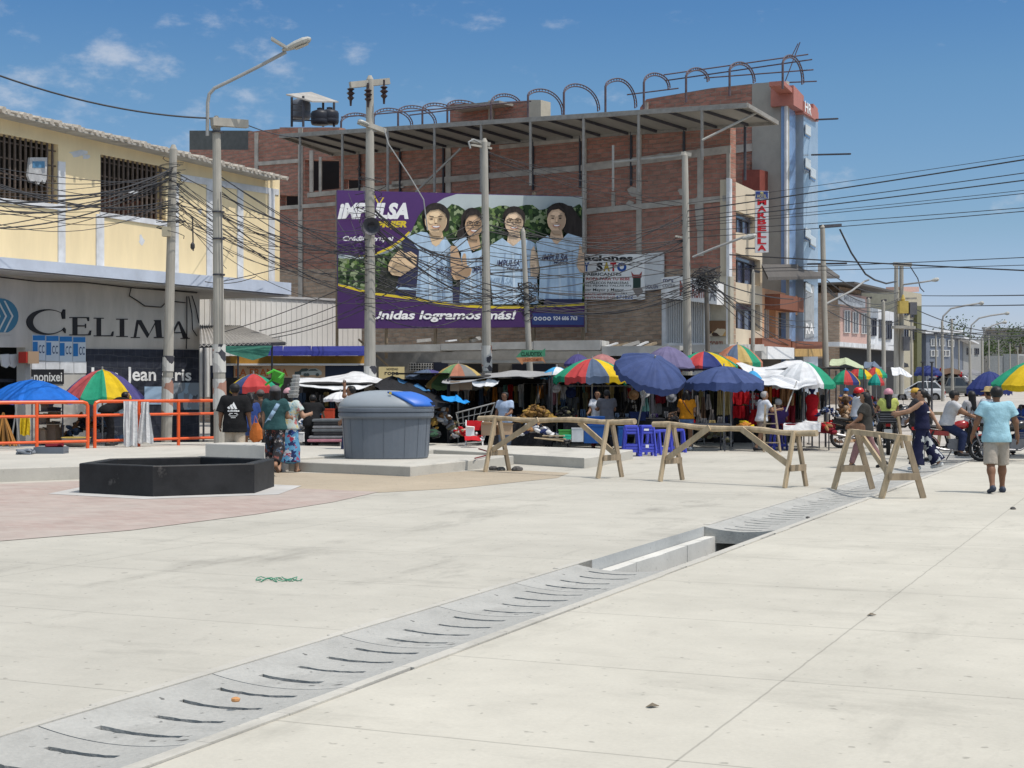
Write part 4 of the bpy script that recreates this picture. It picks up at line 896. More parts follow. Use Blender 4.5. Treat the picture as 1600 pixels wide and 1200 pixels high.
# apricot neighbour with balcony and dark awning
t = thing('apricot_building', 'low apricot building with brown sheet parapet under the hotel tower', 'building', S(*VU(PL_S.p(1225, 604))), RZ_ST)
mb = MB(); holes(mb, PL_S, 1191, 1262, ln(1191, 450, 1262, 466), lambda x: 545, [(1194, 1212, lambda x: 482, lambda x: 528), (1216, 1231, lambda x: 488, lambda x: 531), (1236, 1258, lambda x: 492, lambda x: 534)], -.4, 0); mb.build('wall', m_orange2, t)
mb = MB(); mb.slab(PL_S, [(1219, 459), (1256, 466), (1256, 488), (1219, 482)], 0, .6); mb.build('parapet', m_brown, t)
mb = MB(); mb.rect(PL_S, 1192, 480, 1262, 536, -.9, -.8); w = mb.build('window', m_glass, t)
mb = MB()
for x in range(1195, 1260, 3): mb.rect(PL_S, x, 484, x + .5, 532, -.3, -.25)
mb.build('grille', m_frame, w)
mb = MB(); mb.rect(PL_S, 1191, 528, 1236, 543, 0, .5, y2=530); mb.rect(PL_S, 1238, 533, 1290, 548, 0, .5, y2=534); mb.build('balcony', m_brown, t)
q = [at(1190, 418, 57.5), at(1287, 417, 72), at(1312, 435, 72), at(1200, 438, 57)]
mb = MB(); mb.loft([q, [p + Vector((0, 0, .12)) for p in q]]); mb.build('awning', mat('dark awning', (.10, .09, .08), var=.2), t)
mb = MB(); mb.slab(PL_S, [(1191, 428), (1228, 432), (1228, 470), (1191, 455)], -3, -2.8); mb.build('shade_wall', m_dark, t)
mb = MB(); mb.rect(PL_S, 1190, 542, 1199, 561, 0, 1.0); mb.rect(PL_S, 1199.5, 541, 1241, 561, 0, 1.05, 1, y2=543.5); mb.rect(PL_S, 1242, 545, 1291, 557, 0, 1, 2); mb.build('fascia_sign', [m_can, m_txtwhite, mat('amber fascia', (.5, .32, .12))], t)
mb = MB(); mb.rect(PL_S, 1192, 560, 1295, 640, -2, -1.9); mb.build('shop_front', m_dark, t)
mb = MB(); mb.rect(PL_S, 1258, 440, 1272, 530, .25, .3, y2=446); mb.build('banner', mat('grey banner', (.33, .35, .36), var=.2), t)
mb = MB(); textpx(mb, 'A', PL_S, 1259, 442, 1270, 458, .31, 0, .03); textpx(mb, 'RA', PL_S, 1259, 505, 1272, 522, .31, 0, .03); mb.build('banner_lettering', m_txtwhite, t)
# ---------------------------------------------------------------- signs on the brick wall
t = thing('baby_clothes_sign', 'white painted board advertising baby clothes in black, red and coloured letters', 'sign', PL_B.p(960, 433), PL_B.rz)
mb = MB(); mb.rect(PL_B, 905, 397, 1007, 468, .1, .16); pn = mb.build('board', mat('white board', (.85, .85, .83), var=.05), t)
def lets(rows, pl, off, mats, parent, nm='lettering'):
 mb = MB()
 for body, x0, y0, x1, y1, mi, bold in rows: textpx(mb, body, pl, x0, y0, x1, y1, off, mi, bold)
 return mb.build(nm, mats, parent)
m_red = flat('red lettering', (.45, .012, .02)); m_nav = flat('navy lettering', (.02, .03, .12))
lets([('aciones', 913, 399, 989, 408, 0, .04), ('Y', 912, 410, 921, 424, 2, .05), ('S', 932, 410, 942, 424, 0, .05), ('A', 942.5, 410, 953, 424, 3, .05), ('T', 953.5, 410, 963, 424, 1, .05), ('O', 964, 410, 979, 424.5, 2, .06),
   ('FABRICANTES', 913, 426, 971, 431, 0, .02), ('ROPA PARA TU BEBE', 916, 433, 984, 438, 1, .02), ('CHALECOS PANALERAS', 915, 440, 982, 444, 0, .01), ('PIES PIJAMAS TALLAS RN', 913, 445, 986, 448.5, 0, .01), ('por Mayor y Menor', 913, 450.5, 975, 456, 0, .01), ('BARATA MZ UV 12A M', 913, 458, 961, 461.5, 1, .01), ('TELF', 970, 457, 980, 460, 0, .01), ('VENTA 942 215 175', 913, 463, 961, 466.5, 1, .01), ('671222', 963, 461.5, 989, 467, 2, .02)],
  PL_B, .165, [m_txtblack, m_red, flat('blue letters', (.02, .08, .33)), flat('mustard letters', (.5, .35, .03))], t)
mb = MB(); mb.slab(PL_B, [(989, 434), (1001, 434), (1001, 450), (989, 450)], .16, .166); mb.slab(PL_B, [(986, 424), (990, 429), (999, 429), (1003, 424), (1002, 434), (988, 434)], .16, .167, 1); mb.slab(PL_B, [(988, 450), (1003, 450), (1005, 456), (996, 464), (990, 455)], .16, .168, 2); mb.build('clothes_picture', [flat('dark green print', (.03, .06, .05)), flat('red print', (.3, .05, .05)), flat('grey print', (.25, .22, .2))], t)
t = thing('sign_board', 'grey blank sign board fixed right of the baby clothes board', 'sign', PL_B.p(1022, 425), PL_B.rz)
mb = MB(); mb.rect(PL_B, 1007.5, 396, 1037, 454, .1, .15, y2=394, y3=451); mb.build('board', mat('grey board', (.62, .63, .63), var=.12), t)
lets([('LICALGIN', 1009, 445, 1028, 451, 0, .02)], PL_B, .155, [m_nav], t)
t = thing('shop_sign', 'long white box sign with faded red lettering above the barred shop front', 'sign', PL_B.p(1077, 452), PL_B.rz)
mb = MB(); mb.slab(PL_B, [(1033, 434), (1060, 431), (1120, 443), (1120, 476), (1060, 468), (1033, 466)], .3, .8); mb.build('box', mat('worn white sign', (.7, .7, .69), var=.2, scale=3), t)
lets([('mrs', 1036, 436, 1052, 441, 1, .01), ('corte', 1035, 443, 1055, 449, 2, .01), ('MR', 1062, 438, 1080, 462, 0, .02), ('Roma', 1081, 444, 1104, 466, 0, .02), ('A', 1108, 450, 1118, 470, 2, .03)], PL_B, .81, [flat('faded red', (.28, .10, .08)), m_nav, flat('faded grey', (.2, .2, .22))], t)
t = thing('barred_shop', 'white shop front with tall barred windows beside the slim pole', 'shop', PL_B.p(1075, 604), PL_B.rz); t.location.z = 0
mb = MB(); mb.rect(PL_B, 1034, 468, 1040, 560, .1, .5); mb.rect(PL_B, 1070, 470, 1076, 560, .1, .5); mb.rect(PL_B, 1100, 474, 1104, 560, .1, .5); mb.rect(PL_B, 1034, 536, 1104, 640, .1, .55); mb.build('wall', m_white, t)
mb = MB(); mb.rect(PL_B, 1040, 468, 1100, 540, .08, .12); w = mb.build('window', mat('shop dim glass', (.10, .11, .13), rough=.3), t)
mb = MB()
for x in list(range(1042, 1070, 3)) + list(range(1078, 1100, 3)): mb.rect(PL_B, x, 470, x + 1, 538, .3, .34)
mb.build('bars', m_txtwhite, w)
mb = MB(); mb.rect(PL_B, 1042, 541, 1064, 556, .55, .58); mb.rect(PL_B, 1078, 541, 1096, 556, .55, .58); sg = mb.build('low_sign', m_txtwhite, t)
mb = MB(); textpx(mb, 'MED', PL_B, 1045, 544, 1060, 553, .585); textpx(mb, 'M', PL_B, 1082, 544, 1092, 553, .585); mb.build('low_lettering', flat('pale grey letters', (.3, .3, .32)), sg)
t = thing('brown_poster', 'small brown poster on the buff end wall', 'poster', PL_B.p(1120, 512), PL_B.rz)
mb = MB(); mb.rect(PL_B, 1108, 501, 1133, 525, .26, .3); mb.build('panel', pattern('brown advert', (.16, .09, .05), [(.4, .25, .1), (.06, .04, .03), (.5, .42, .3)], 3), t)
lets([('TORTI', 1108, 533, 1129, 543, 0, .03)], PL_B, .262, [flat('rust lettering', (.24, .10, .07))], t)
# ---------------------------------------------------------------- billboard
def Z(x, y): return 500 + x / 3.81, 280 + y / 3.81
t = thing('billboard', 'large purple and yellow billboard with four smiling women in pale blue vests', 'billboard', PL_A.p(720, 400), PL_A.rz)
m_pur = mat('billboard purple', (.075, .028, .135), rough=.55, var=.05); m_pur2 = mat('billboard deep purple', (.055, .02, .10), rough=.55, var=.05)
m_byel = flat('billboard yellow', (.62, .47, .03)); m_bsky = mat('billboard pale sky', (.44, .50, .50), var=.08, scale=.6)
m_leafp = pattern('billboard foliage print', (.03, .055, .025), [(.07, .13, .04), (.015, .028, .014), (.16, .23, .08), (.05, .085, .035), (.28, .34, .19)], 9, 0)
m_vest = mat('billboard vest print', (.42, .56, .70), var=.22, scale=2.4, stretch=(1.6, 1.6, .45)); m_bnavy = flat('billboard navy print', (.028, .03, .075)); m_bhair = mat('billboard black hair print', (.030, .024, .022), var=.6, scale=3, stretch=(3, 3, .5))
m_sk = [mat(f'billboard skin print {k}', c_, var=.10, scale=2.2) for k, c_ in enumerate(((.72, .52, .32), (.54, .36, .22), (.70, .52, .36), (.66, .46, .31)))]
mb = MB(); mb.slab(PL_A, [Z(103, 65), Z(1575, 103), Z(1575, 880), Z(108, 890)], -.12, 0); mb.build('panel', [m_pur], t)
mb = MB()
for f in range(6):
 x = 527 + 77 * f; mb.slab(PL_A, [(x, 300), (x + 2, 300), (x + 2, 560), (x, 560)], -.35, -.13)
mb.bar(PL_A.p(560, 530, -.3), PL_A.p(610, 575, -.3), .06, .06); mb.build('frame', m_wood2, t)
LAY = [0]
def lay(polys, m, nm, off=None):
 mb = MB(); o = off
 for p in polys:
  if off is None: LAY[0] += 1; o = .004 + .0035 * LAY[0]
  mb.sheet([PL_A.p(*Z(x, y), o) for x, y in p])
 return mb.build(nm, m, t, fix=False)
lay([[(815, 88), (1574, 105), (1574, 742), (1300, 752), (1000, 755), (780, 738), (560, 705), (330, 675), (108, 622), (108, 445), (230, 462), (340, 447), (430, 408), (500, 356), (545, 308), (585, 255), (630, 195), (680, 150), (740, 112)]], m_bsky, 'sky_print')
q = random.Random(5); top = [(545 + 40 * i, (330 if i < 1 else 215 if i < 2 else 165 + 10 * math.sin(i * 1.7)) + q.uniform(-12, 12)) for i in range(26)]
lay([[(108, 470)] + [(230, 475), (400, 440), (520, 370)] + top[1:] + [(1574, 190), (1574, 742), (1300, 750), (1000, 753), (780, 735), (560, 702), (330, 672), (108, 618)]], m_leafp, 'foliage_print')
lay([[(370, 520), (470, 560), (470, 690), (330, 672)]], flat('billboard dark lawn', (.035, .036, .025)), 'shadow_print')
SKB = {f'billboard skin print {k}': c_ for k, c_ in enumerate(((.72, .52, .32), (.54, .36, .22), (.70, .52, .36), (.66, .46, .31)))}
m_fold = flat('billboard vest fold print', (.27, .38, .52)); m_lit = flat('billboard vest light print', (.54, .66, .77))
A_ = lambda *a, **k: ell(*a, **k)
def woman(hx, hy, rx, ry, sk, hair, vest, skin_polys, sleeves=(), glasses=False, smile=1):
 c_ = SKB[sk.name]; skd = flat(sk.name + ' shade', tuple(v * .66 for v in c_)); skl = flat(sk.name + ' light', tuple(min(.85, v * 1.22) for v in c_))
 lay(hair, m_bhair, 'hair_print')
 for p in sleeves: lay([p], m_bnavy, 'sleeve_print')
 lay([[(hx - rx * .5, hy + ry * .55), (hx + rx * .5, hy + ry * .55), (hx + rx * .8, hy + ry * 1.75), (hx, hy + ry * 2.1), (hx - rx * .8, hy + ry * 1.75)]], sk, 'neck_print')
 lay([vest], m_vest, 'vest_print')
 lay([[(hx - rx * .55, hy + ry * 1.25), (hx + rx * .55, hy + ry * 1.25), (hx + rx * .35, hy + ry * 1.75), (hx, hy + ry * 1.95), (hx - rx * .35, hy + ry * 1.75)]], sk, 'neckline_print')
 x0, x1 = min(p[0] for p in vest), max(p[0] for p in vest); y1 = max(p[1] for p in vest); w_ = x1 - x0
 for f, g_, m_ in ((.30, .22, m_fold), (.62, .70, m_fold), (.46, .50, m_lit), (.74, .80, m_fold)):
  xa, xb = x0 + w_ * f, x0 + w_ * g_; lay([[(xa, hy + ry * 2.6), (xa + 7, hy + ry * 2.5), (xb + 13, y1 - 12), (xb - 6, y1 - 10)]], m_, 'fold_print')
 for p in skin_polys:
  lay([p], sk, 'arm_print'); cx_, cy_ = sum(q_[0] for q_ in p) / len(p), sum(q_[1] for q_ in p) / len(p)
  lay([[(cx_ + (q_[0] - cx_) * .82 + 5, cy_ + (q_[1] - cy_) * .82 + 9) for q_ in p if q_[1] > cy_ - 20]], skd, 'arm_shade_print')
  for k_ in range(3): lay([[(cx_ - 28, cy_ - 12 + k_ * 17), (cx_ + 2, cy_ - 15 + k_ * 17), (cx_ + 2, cy_ - 12 + k_ * 17), (cx_ - 28, cy_ - 9 + k_ * 17)]], skd, 'finger_print')
 lay([ell(hx, hy, rx, ry, 22)], sk, 'face_print')
 lay([ell(hx + rx * .52, hy + ry * .15, rx * .40, ry * .72, 14, rot=8), [(hx - rx * .6, hy + ry * .86), (hx + rx * .6, hy + ry * .86), (hx + rx * .5, hy + ry * 1.2), (hx - rx * .3, hy + ry * 1.15)]], skd, 'shade_print')
 lay([ell(hx - rx * .1, hy - ry * .42, rx * .45, ry * .2, 12), ell(hx - rx * .42, hy + ry * .12, rx * .24, ry * .15, 10), [(hx - rx * .05, hy - ry * .15), (hx + rx * .07, hy - ry * .15), (hx + rx * .12, hy + ry * .18), (hx - rx * .10, hy + ry * .18)]], skl, 'highlight_print')
 lay([[(hx - rx * .98, hy - ry * .1), (hx - rx * 1.02, hy - ry * .7), (hx - rx * .5, hy - ry * 1.1), (hx + rx * .3, hy - ry * 1.12), (hx + rx * 1.02, hy - ry * .7), (hx + rx * 1.0, hy - ry * .1), (hx + rx * .84, hy - ry * .50), (hx + rx * .25, hy - ry * .84), (hx - rx * .5, hy - ry * .74), (hx - rx * .84, hy - ry * .45)]], m_bhair, 'fringe_print')
 feat = [ell(hx + s_ * rx * .40, hy - ry * .10, rx * .15, ry * .05, 8) for s_ in (-1, 1)] + [[(hx + s_ * rx * .2, hy - ry * .25), (hx + s_ * rx * .62, hy - ry * .27), (hx + s_ * rx * .60, hy - ry * .31), (hx + s_ * rx * .2, hy - ry * .31)] for s_ in (-1, 1)]
 if glasses:
  for s_ in (-1, 1):
   for k in range(4):
    x0, y0 = hx + s_ * rx * .42, hy - ry * .08; w_, h_ = rx * .36, ry * .16
    e0 = [(x0 - w_, y0 - h_, x0 + w_, y0 - h_ + 4), (x0 - w_, y0 + h_ - 4, x0 + w_, y0 + h_), (x0 - w_, y0 - h_, x0 - w_ + 4, y0 + h_), (x0 + w_ - 4, y0 - h_, x0 + w_, y0 + h_)][k]; feat.append([(e0[0], e0[1]), (e0[2], e0[1]), (e0[2], e0[3]), (e0[0], e0[3])])
 feat.append([(hx - rx * .12, hy + ry * .22), (hx + rx * .14, hy + ry * .22), (hx + rx * .08, hy + ry * .26), (hx - rx * .08, hy + ry * .26)])
 lay(feat, m_bhair, 'features_print')
 lay([ell(hx + rx * .02, hy + ry * .40, rx * .42, ry * .20, 14, 0, 180)], flat('billboard lips', (.42, .15, .11)), 'mouth_print')
 lay([ell(hx + rx * .02, hy + ry * .42, rx * .33, ry * .11, 14, 0, 180)], m_txtwhite, 'teeth_print')
woman(690, 245, 66, 80, m_sk[0], [ell(690, 222, 84, 82, 20), [(606, 215), (622, 300), (640, 310), (640, 200)], [(774, 215), (764, 305), (742, 315), (742, 200)]], [(520, 345), (600, 312), (640, 318), (690, 400), (745, 345), (785, 400), (790, 737), (570, 705), (583, 560), (590, 420)],
   [[(405, 515), (420, 480), (468, 425), (486, 415), (500, 440), (540, 430), (578, 455), (572, 520), (530, 545), (480, 578), (430, 570), (408, 545)]], [[(485, 365), (530, 335), (590, 410), (585, 560), (570, 705), (445, 690), (478, 540), (500, 450)]])
lay([[(455, 640), (575, 648), (575, 662), (450, 654)]], m_vest, 'belt_print')
woman(915, 272, 52, 74, m_sk[1], [ell(905, 245, 66, 76, 20), [(845, 250), (880, 330), (868, 355), (820, 345), (812, 330)]], [(785, 372), (870, 345), (905, 440), (960, 420), (975, 360), (1000, 380), (1010, 742), (832, 735), (835, 590), (840, 440)],
   [[(776, 395), (815, 400), (850, 520), (845, 470), (856, 440), (868, 445), (875, 510), (905, 535), (895, 570), (860, 595), (800, 600), (778, 560)]], [], True)
woman(1155, 255, 55, 72, m_sk[2], [ell(1155, 228, 68, 68, 20), [(1088, 220), (1098, 300), (1114, 318), (1118, 220)], [(1222, 220), (1214, 300), (1198, 318), (1194, 220)]], [(1012, 395), (1085, 350), (1150, 400), (1215, 345), (1285, 385), (1290, 560), (1300, 742), (1030, 745), (1012, 560)],
   [[(1258, 420), (1275, 395), (1284, 430), (1308, 455), (1305, 560), (1290, 585), (1255, 580), (1250, 500)]], [], True)
woman(1408, 240, 56, 76, m_sk[3], [ell(1425, 205, 75, 66, 20), [(1440, 150), (1500, 160), (1560, 250), (1570, 370), (1500, 350), (1450, 310)]], [(1285, 375), (1355, 335), (1410, 390), (1475, 322), (1572, 352), (1560, 720), (1450, 725), (1302, 715), (1310, 540)],
   [[(1545, 390), (1572, 410), (1574, 560), (1545, 550), (1530, 520)]])
lay([[(790, 640), (830, 640), (830, 735), (790, 735)], [(1340, 712), (1560, 714), (1560, 742), (1330, 750)]], m_bnavy, 'trousers_print')
# bottom band, yellow sweeps
low = [(108, 622), (230, 655), (330, 677), (450, 692), (560, 706), (680, 725), (780, 739), (890, 751), (1000, 756), (1150, 757), (1300, 753), (1440, 746), (1574, 740)]
lay([[(x, y) for x, y in low] + [(1574, 878), (108, 888)]], m_pur2, 'band_print')
lay([[(x, y - 2) for x, y in low] + [(x, y + 13) for x, y in low[::-1]]], m_byel, 'yellow_sweep')
lay([[(540, 312), (500, 358), (430, 410), (340, 449), (228, 465), (230, 456), (335, 438), (420, 398), (488, 350), (530, 308)]], m_byel, 'yellow_sweep')
lay([[(1263, 798), (1570, 792), (1570, 868), (1263, 866)]], flat('billboard blue box', (.045, .07, .22)), 'contact_box')
LAY[0] += 4; o = .004 + .0035 * LAY[0]
mb = MB()
def tz(body, x0, y0, x1, y1, mi, bold, shear=0, dy=0):
 a, b_ = Z(x0, y0), Z(x1, y1); textpx(mb, body, PL_A, a[0], a[1], b_[0], b_[1], o, mi, bold, shear, y2=a[1] + dy, y3=b_[1] + dy)
tz('iMPULSA', 105, 140, 527, 238, 0, .055, .25); tz('MUJER', 338, 248, 516, 298, 1, .055, .25); tz('Crédito grupal', 135, 338, 440, 376, 0, .03, .25); tz('¡Unidas logramos más!', 268, 782, 1168, 850, 0, .03, .2)
tz('924 686 763', 1388, 815, 1532, 840, 0, .03)
for i in range(4): mb.sheet([PL_A.p(*Z(x, y), o) for x, y in ell(1283 + 27 * i, 830, 12, 12, 12)], 0); mb.sheet([PL_A.p(*Z(x, y), o + .003) for x, y in ell(1283 + 27 * i, 830, 6, 6, 8)], 3)
for (x0, y0, x1, y1, w_) in ((322, 96, 345, 140, 9), (352, 110, 378, 108, 8), (378, 108, 358, 142, 8)): mb.sheet([PL_A.p(*Z(x, y), o) for x, y in ((x0 - w_ / 2, y0), (x0 + w_ / 2, y0), (x1 + w_ / 2, y1), (x1 - w_ / 2, y1))], 1)
for x, y, s_ in ((690, 523, .62), (905, 520, .72), (1050, 480, .9), (1320, 446, 1)):
 tz('iMPULSA', x, y, x + 155 * s_, y + 40, 2, .03, .25); tz('MUJER', x + 70 * s_, y + 42, x + 150 * s_, y + 62, 2, .03, .25)
mb.build('lettering', [m_txtwhite, m_byel, m_bnavy, flat('billboard blue box', (.045, .07, .22))], t, fix=False)
# ---------------------------------------------------------------- buildings down the street
PL_S0 = PL_S; PL_S = Plane(S(-20.5, 60), S(-20.5, 80))
def far_building(name, label, x0, x1, yt0, yt1, depth, mats, wins=(), extra=None, yb=640, off=0):
 t = thing(name, label, 'building', PL_S.p(x0, 604, off), RZ_ST); t.location.z = 0
 mb = MB(); mb.slab(PL_S, [(x0, yt0), (x1, yt1), (x1, yb), (x0, yb)], off - depth, off); mb.build('wall', mats[0], t)
 for a, ya, b_, yb_, m in wins:
  mb = MB(); mb.rect(PL_S, a, ya, b_, yb_, off, off + .05); w = mb.build('window', m_glass, t)
  mb = MB(); d_ = (b_ - a) * .08
  for xx in (a, (a + b_) / 2 - d_ / 2, b_ - d_): mb.rect(PL_S, xx, ya, xx + d_, yb_, off + .05, off + .12)
  mb.rect(PL_S, a, ya - 1, b_, ya, off, off + .12); mb.rect(PL_S, a, yb_, b_, yb_ + 1, off, off + .12); mb.build('frame', m_frame if m else m_darksteel, w)
 return t
t = far_building('brick_house', 'brown brick house with pink front, roof shelter and white sign board', 1313, 1357, 457, 464, 9, [mat('pink render', (.50, .33, .28), var=.1)], [(1320, 486, 1329, 519, 1), (1333, 488, 1342, 520, 1), (1347, 490, 1355, 521, 1)])
mb = MB(); mb.slab(PL_S, [(1311, 445), (1345, 443), (1345, 460), (1311, 457)], -9, -.5); mb.slab(PL_S, [(1311.5, 457), (1313, 457), (1313, 640), (1311.5, 640)], -9, .02); mb.build('side_wall', m_brick2, t)
mb = MB(); mb.slab(PL_S, [(1335, 440), (1397, 454), (1397, 457), (1335, 443)], -6, 1.2); mb.build('roof', mat('dark awning', (.10, .09, .08)), t)
mb = MB(); mb.rect(PL_S, 1316, 458, 1352, 475, .02, .3, y2=468, y3=482); sg = mb.build('sign_panel', m_white, t)
mb = MB(); textpx(mb, 'MILLONES', PL_S, 1319, 461, 1348, 469, .31, 0, .01, y2=471, y3=477); mb.build('sign_lettering', flat('pale grey letters', (.3, .3, .32)), sg)
mb = MB(); mb.rect(PL_S, 1312, 534, 1398, 541, 0, .8, y2=541, y3=548); mb.build('balcony', m_white, t)
mb = MB(); mb.rect(PL_S, 1312, 541, 1398, 640, -.5, .03, 0); mb.build('shop_front', m_dark, t)
t = far_building('white_house', 'white two storey house next to the pink fronted one', 1357.5, 1397, 480, 488, 7, [m_white], [(1363, 498, 1370, 524, 0), (1375, 500, 1383, 527, 0), (1386, 502, 1394, 529, 0)])
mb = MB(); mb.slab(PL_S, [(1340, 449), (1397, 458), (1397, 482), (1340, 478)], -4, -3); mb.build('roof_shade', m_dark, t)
mb = MB(); mb.rect(PL_S, 1358, 540, 1398, 640, 0, .05); mb.build('shop_front', m_dark, t)
t = far_building('tall_house', 'narrow cream and olive house behind the transformer poles', 1404, 1440, 453, 459, 8, [mat('cream render', (.42, .38, .28), var=.15)], [(1412, 475, 1420, 492, 0), (1424, 478, 1432, 495, 0), (1412, 510, 1420, 528, 0), (1424, 512, 1432, 530, 0)])
mb = MB(); mb.rect(PL_S, 1433, 478, 1440, 640, 0, .3); mb.build('olive_pier', mat('olive paint', (.13, .13, .06), var=.25), t)
mb = MB(); mb.rect(PL_S, 1412, 448, 1436, 456, -2, -.5); mb.build('roof_room', mat('pink render', (.50, .33, .28)), t)
t = far_building('grey_block', 'grey blue block with a white roof edge further down the street', 1447, 1504, 521, 523, 14, [mat('slate render', (.15, .17, .21), var=.2, scale=.6)], [(1455, 530, 1464, 540, 1), (1468, 530, 1477, 540, 1), (1482, 532, 1491, 541, 1), (1455, 548, 1466, 556, 1), (1472, 548, 1484, 556, 1)])
mb = MB(); mb.rect(PL_S, 1446, 516, 1505, 521, -14, .4); mb.build('roof_edge', m_white, t)
t = far_building('grey_house', 'plain grey house with a sloping pale roof beyond the grey blue block', 1505, 1537, 534, 530, 10, [mat('ash render', (.28, .28, .27), var=.15)], [(1512, 545, 1518, 553, 0), (1524, 545, 1530, 553, 0)])
mb = MB(); mb.slab(PL_S, [(1506, 524), (1530, 536), (1530, 538), (1506, 528)], -6, 1); mb.build('roof', m_white, t)
t = thing('warehouse', 'long grey windowless warehouse at the far end of the street', 'warehouse', gx(1570, 225), 0); t.location.z = 1
PW = Plane(gx(1536, 228), gx(1640, 220))
mb = MB(); mb.slab(PW, [(1536, 514), (1600, 516), (1660, 518), (1660, 604), (1536, 604)], -20, 0); mb.build('wall', mat('warehouse wall', (.29, .27, .235), var=.15, scale=.4), t)
mb = MB(); mb.slab(PW, [(1534, 511), (1662, 515), (1662, 519), (1534, 515)], -20, .8); mb.build('roof', m_roofgrey, t)
mb = MB()
for k in range(12): mb.rect(PW, 1540 + k * 8, 556, 1541.5 + k * 8, 600, 0, .6)
mb.build('pier', m_conc, t)
for i, (x0, x1, y, Y, c_) in enumerate(((1543, 1566, 556, 200, (.46, .46, .44)), (1568, 1590, 553, 198, (.36, .37, .36)), (1592, 1640, 556, 190, (.48, .46, .42)))):
 pl = Plane(gx(x0, Y), gx(x1, Y - 2)); mb = MB(); mb.rect(pl, x0, y, x1, 606, -2, 0); solo('boundary_wall', mb, mat(f'boundary render {i}', c_, var=.2), ('pale boundary wall in front of the warehouse, nearest the grey house', 'grey boundary wall in the middle before the warehouse', 'cream boundary wall at the far right before the warehouse')[i], 'wall', gx(x0, Y), pl.rz)
PL_S = PL_S0
# ================================================================ poles, lamps and cables
m_pole = mat('concrete pole', (.36, .34, .295), rough=.9, var=.2, scale=3, stretch=(1, 1, .3), bump=.1)
m_poledark = mat('old wooden pole', (.13, .115, .095), rough=.95, var=.35, scale=4, stretch=(1, 1, .2))
m_bill = pattern('torn bills on pole', (.55, .54, .50), [(.50, .49, .46), (.40, .39, .37), (.06, .06, .07), (.36, .20, .15)], 5, 0)
m_lamp = mat('pale lamp casing', (.40, .40, .37), rough=.5, var=.1); m_ins = mat('brown insulator', (.045, .03, .03), rough=.3); m_cable = flat('black cable', (.04, .04, .043), .6); m_gal = mat('galvanised arm', (.30, .30, .29), rough=.5, var=.15)
def pole(label, top, bot, Y, r0, r1, bill=None, m=None, name='utility_pole', z0=0):
 a = at(top[0], top[1], Y); b_ = at(bot[0], 600, Y); d = (a - b_); b0 = b_ + d * ((z0 - b_.z) / d.z)
 t = thing(name, label, 'utility pole', b0); mb = MB()
 mb.tube([b0 + Vector((0, 0, -.05)), b0.lerp(a, .5), a - d.normalized() * .12, a], [r0, (r0 + r1) / 2, r1, r1 * .45], n=12); mb.build('pole', m or m_pole, t, smooth=False)
 if bill:
  for ya, yb in bill:
   z1, z2 = at(0, ya, Y).z, at(0, yb, Y).z; p1, p2 = b0 + d * ((z1 - b0.z) / d.z), b0 + d * ((z2 - b0.z) / d.z)
   rr = r0 + (r1 - r0) * (z1 - b0.z) / (a.z - b0.z) + .02; mb = MB(); mb.tube([p1, p2], rr, n=12, cap=False); mb.build('pasted_bills', m_bill, t)
 return t
def lamphead(t, a, b_, w=.14, h=.07, nm='lamp_head'):
 a, b_ = Vector(a), Vector(b_); d = b_ - a; x = d.cross(Vector((0, 0, 1))).normalized(); y = x.cross(d).normalized(); mb = MB(); rings = []
 for f, k in ((0, .35), (.15, .6), (.45, .95), (.75, 1), (.93, .7), (1, .25)): rings.append([a + d * f + x * w * k * math.cos(i * math.pi / 5) + y * h * k * math.sin(i * math.pi / 5) for i in range(10)])
 mb.loft(rings); o = mb.build(nm, m_lamp, t)
 mb = MB(); mb.loft([[a + d * f + x * w * .7 * k * s_ - y * h * .98 for s_ in (-1, 1)] for f, k in ((.4, .8), (.6, 1), (.85, .8))], cap=False, close=False); mb.build('lamp_lens', mat('lamp lens', (.5, .5, .45), rough=.2), o)
def lamparm(t, pts, r=.035): mb = MB(); mb.tube(pts, r, n=7); mb.build('lamp_arm', m_gal, t)
YA = 38.6
t = pole('tall grey lamp pole with long curved arm and torn bills, next to the black-shirted man', (338, 181), (343, 690), YA, .165, .10, [(538, 582), (592, 640)], z0=.25)
mb = MB(); mb.bar(at(331, 190, YA - .25), at(386, 194, YA + .4), .16, .2); mb.bar(at(331, 199, YA - .1), at(386, 191, YA + .4), .1, .06); mb.build('crossarm', m_pole, t)
lamparm(t, [at(324, 212, YA - .2), at(324.5, 160, YA - .2), at(327, 147, YA - .2), at(335, 138, YA - .2), at(360, 126, YA - .2), at(400, 106, YA - .2), at(447, 81, YA - .2)], .045)
lamphead(t, at(441, 79, YA - .2), at(486, 60, YA - .2), .19, .10)
mb = MB(); q = [at(423, 60, YA - .6), at(449, 76, YA - .6), at(449, 79, YA + .2), at(424, 64, YA + .2)]; mb.loft([q, [p + Vector((.02, 0, .05)) for p in q]]); mb.build('lamp_panel', m_lamp, t)
mb = MB()
for y in (205, 330, 372, 428): mb.tube([at(340 + (y - 181) * .008, y, YA), at(340 + (y - 181) * .008, y + 2.5, YA)], .155, n=12)
mb.tube([at(345, 300, YA - .15), at(347, 420, YA - .15), at(347, 540, YA - .16)], .012, n=5); mb.build('steel_band', m_darksteel, t)
YB = 41.5
t = pole('leaning concrete pole wrapped in a tangle of cables by the yellow wall', (271, 226), (262, 692), YB, .15, .105, [(556, 580), (590, 650)], z0=.25)
mb = MB(); r3 = random.Random(11)
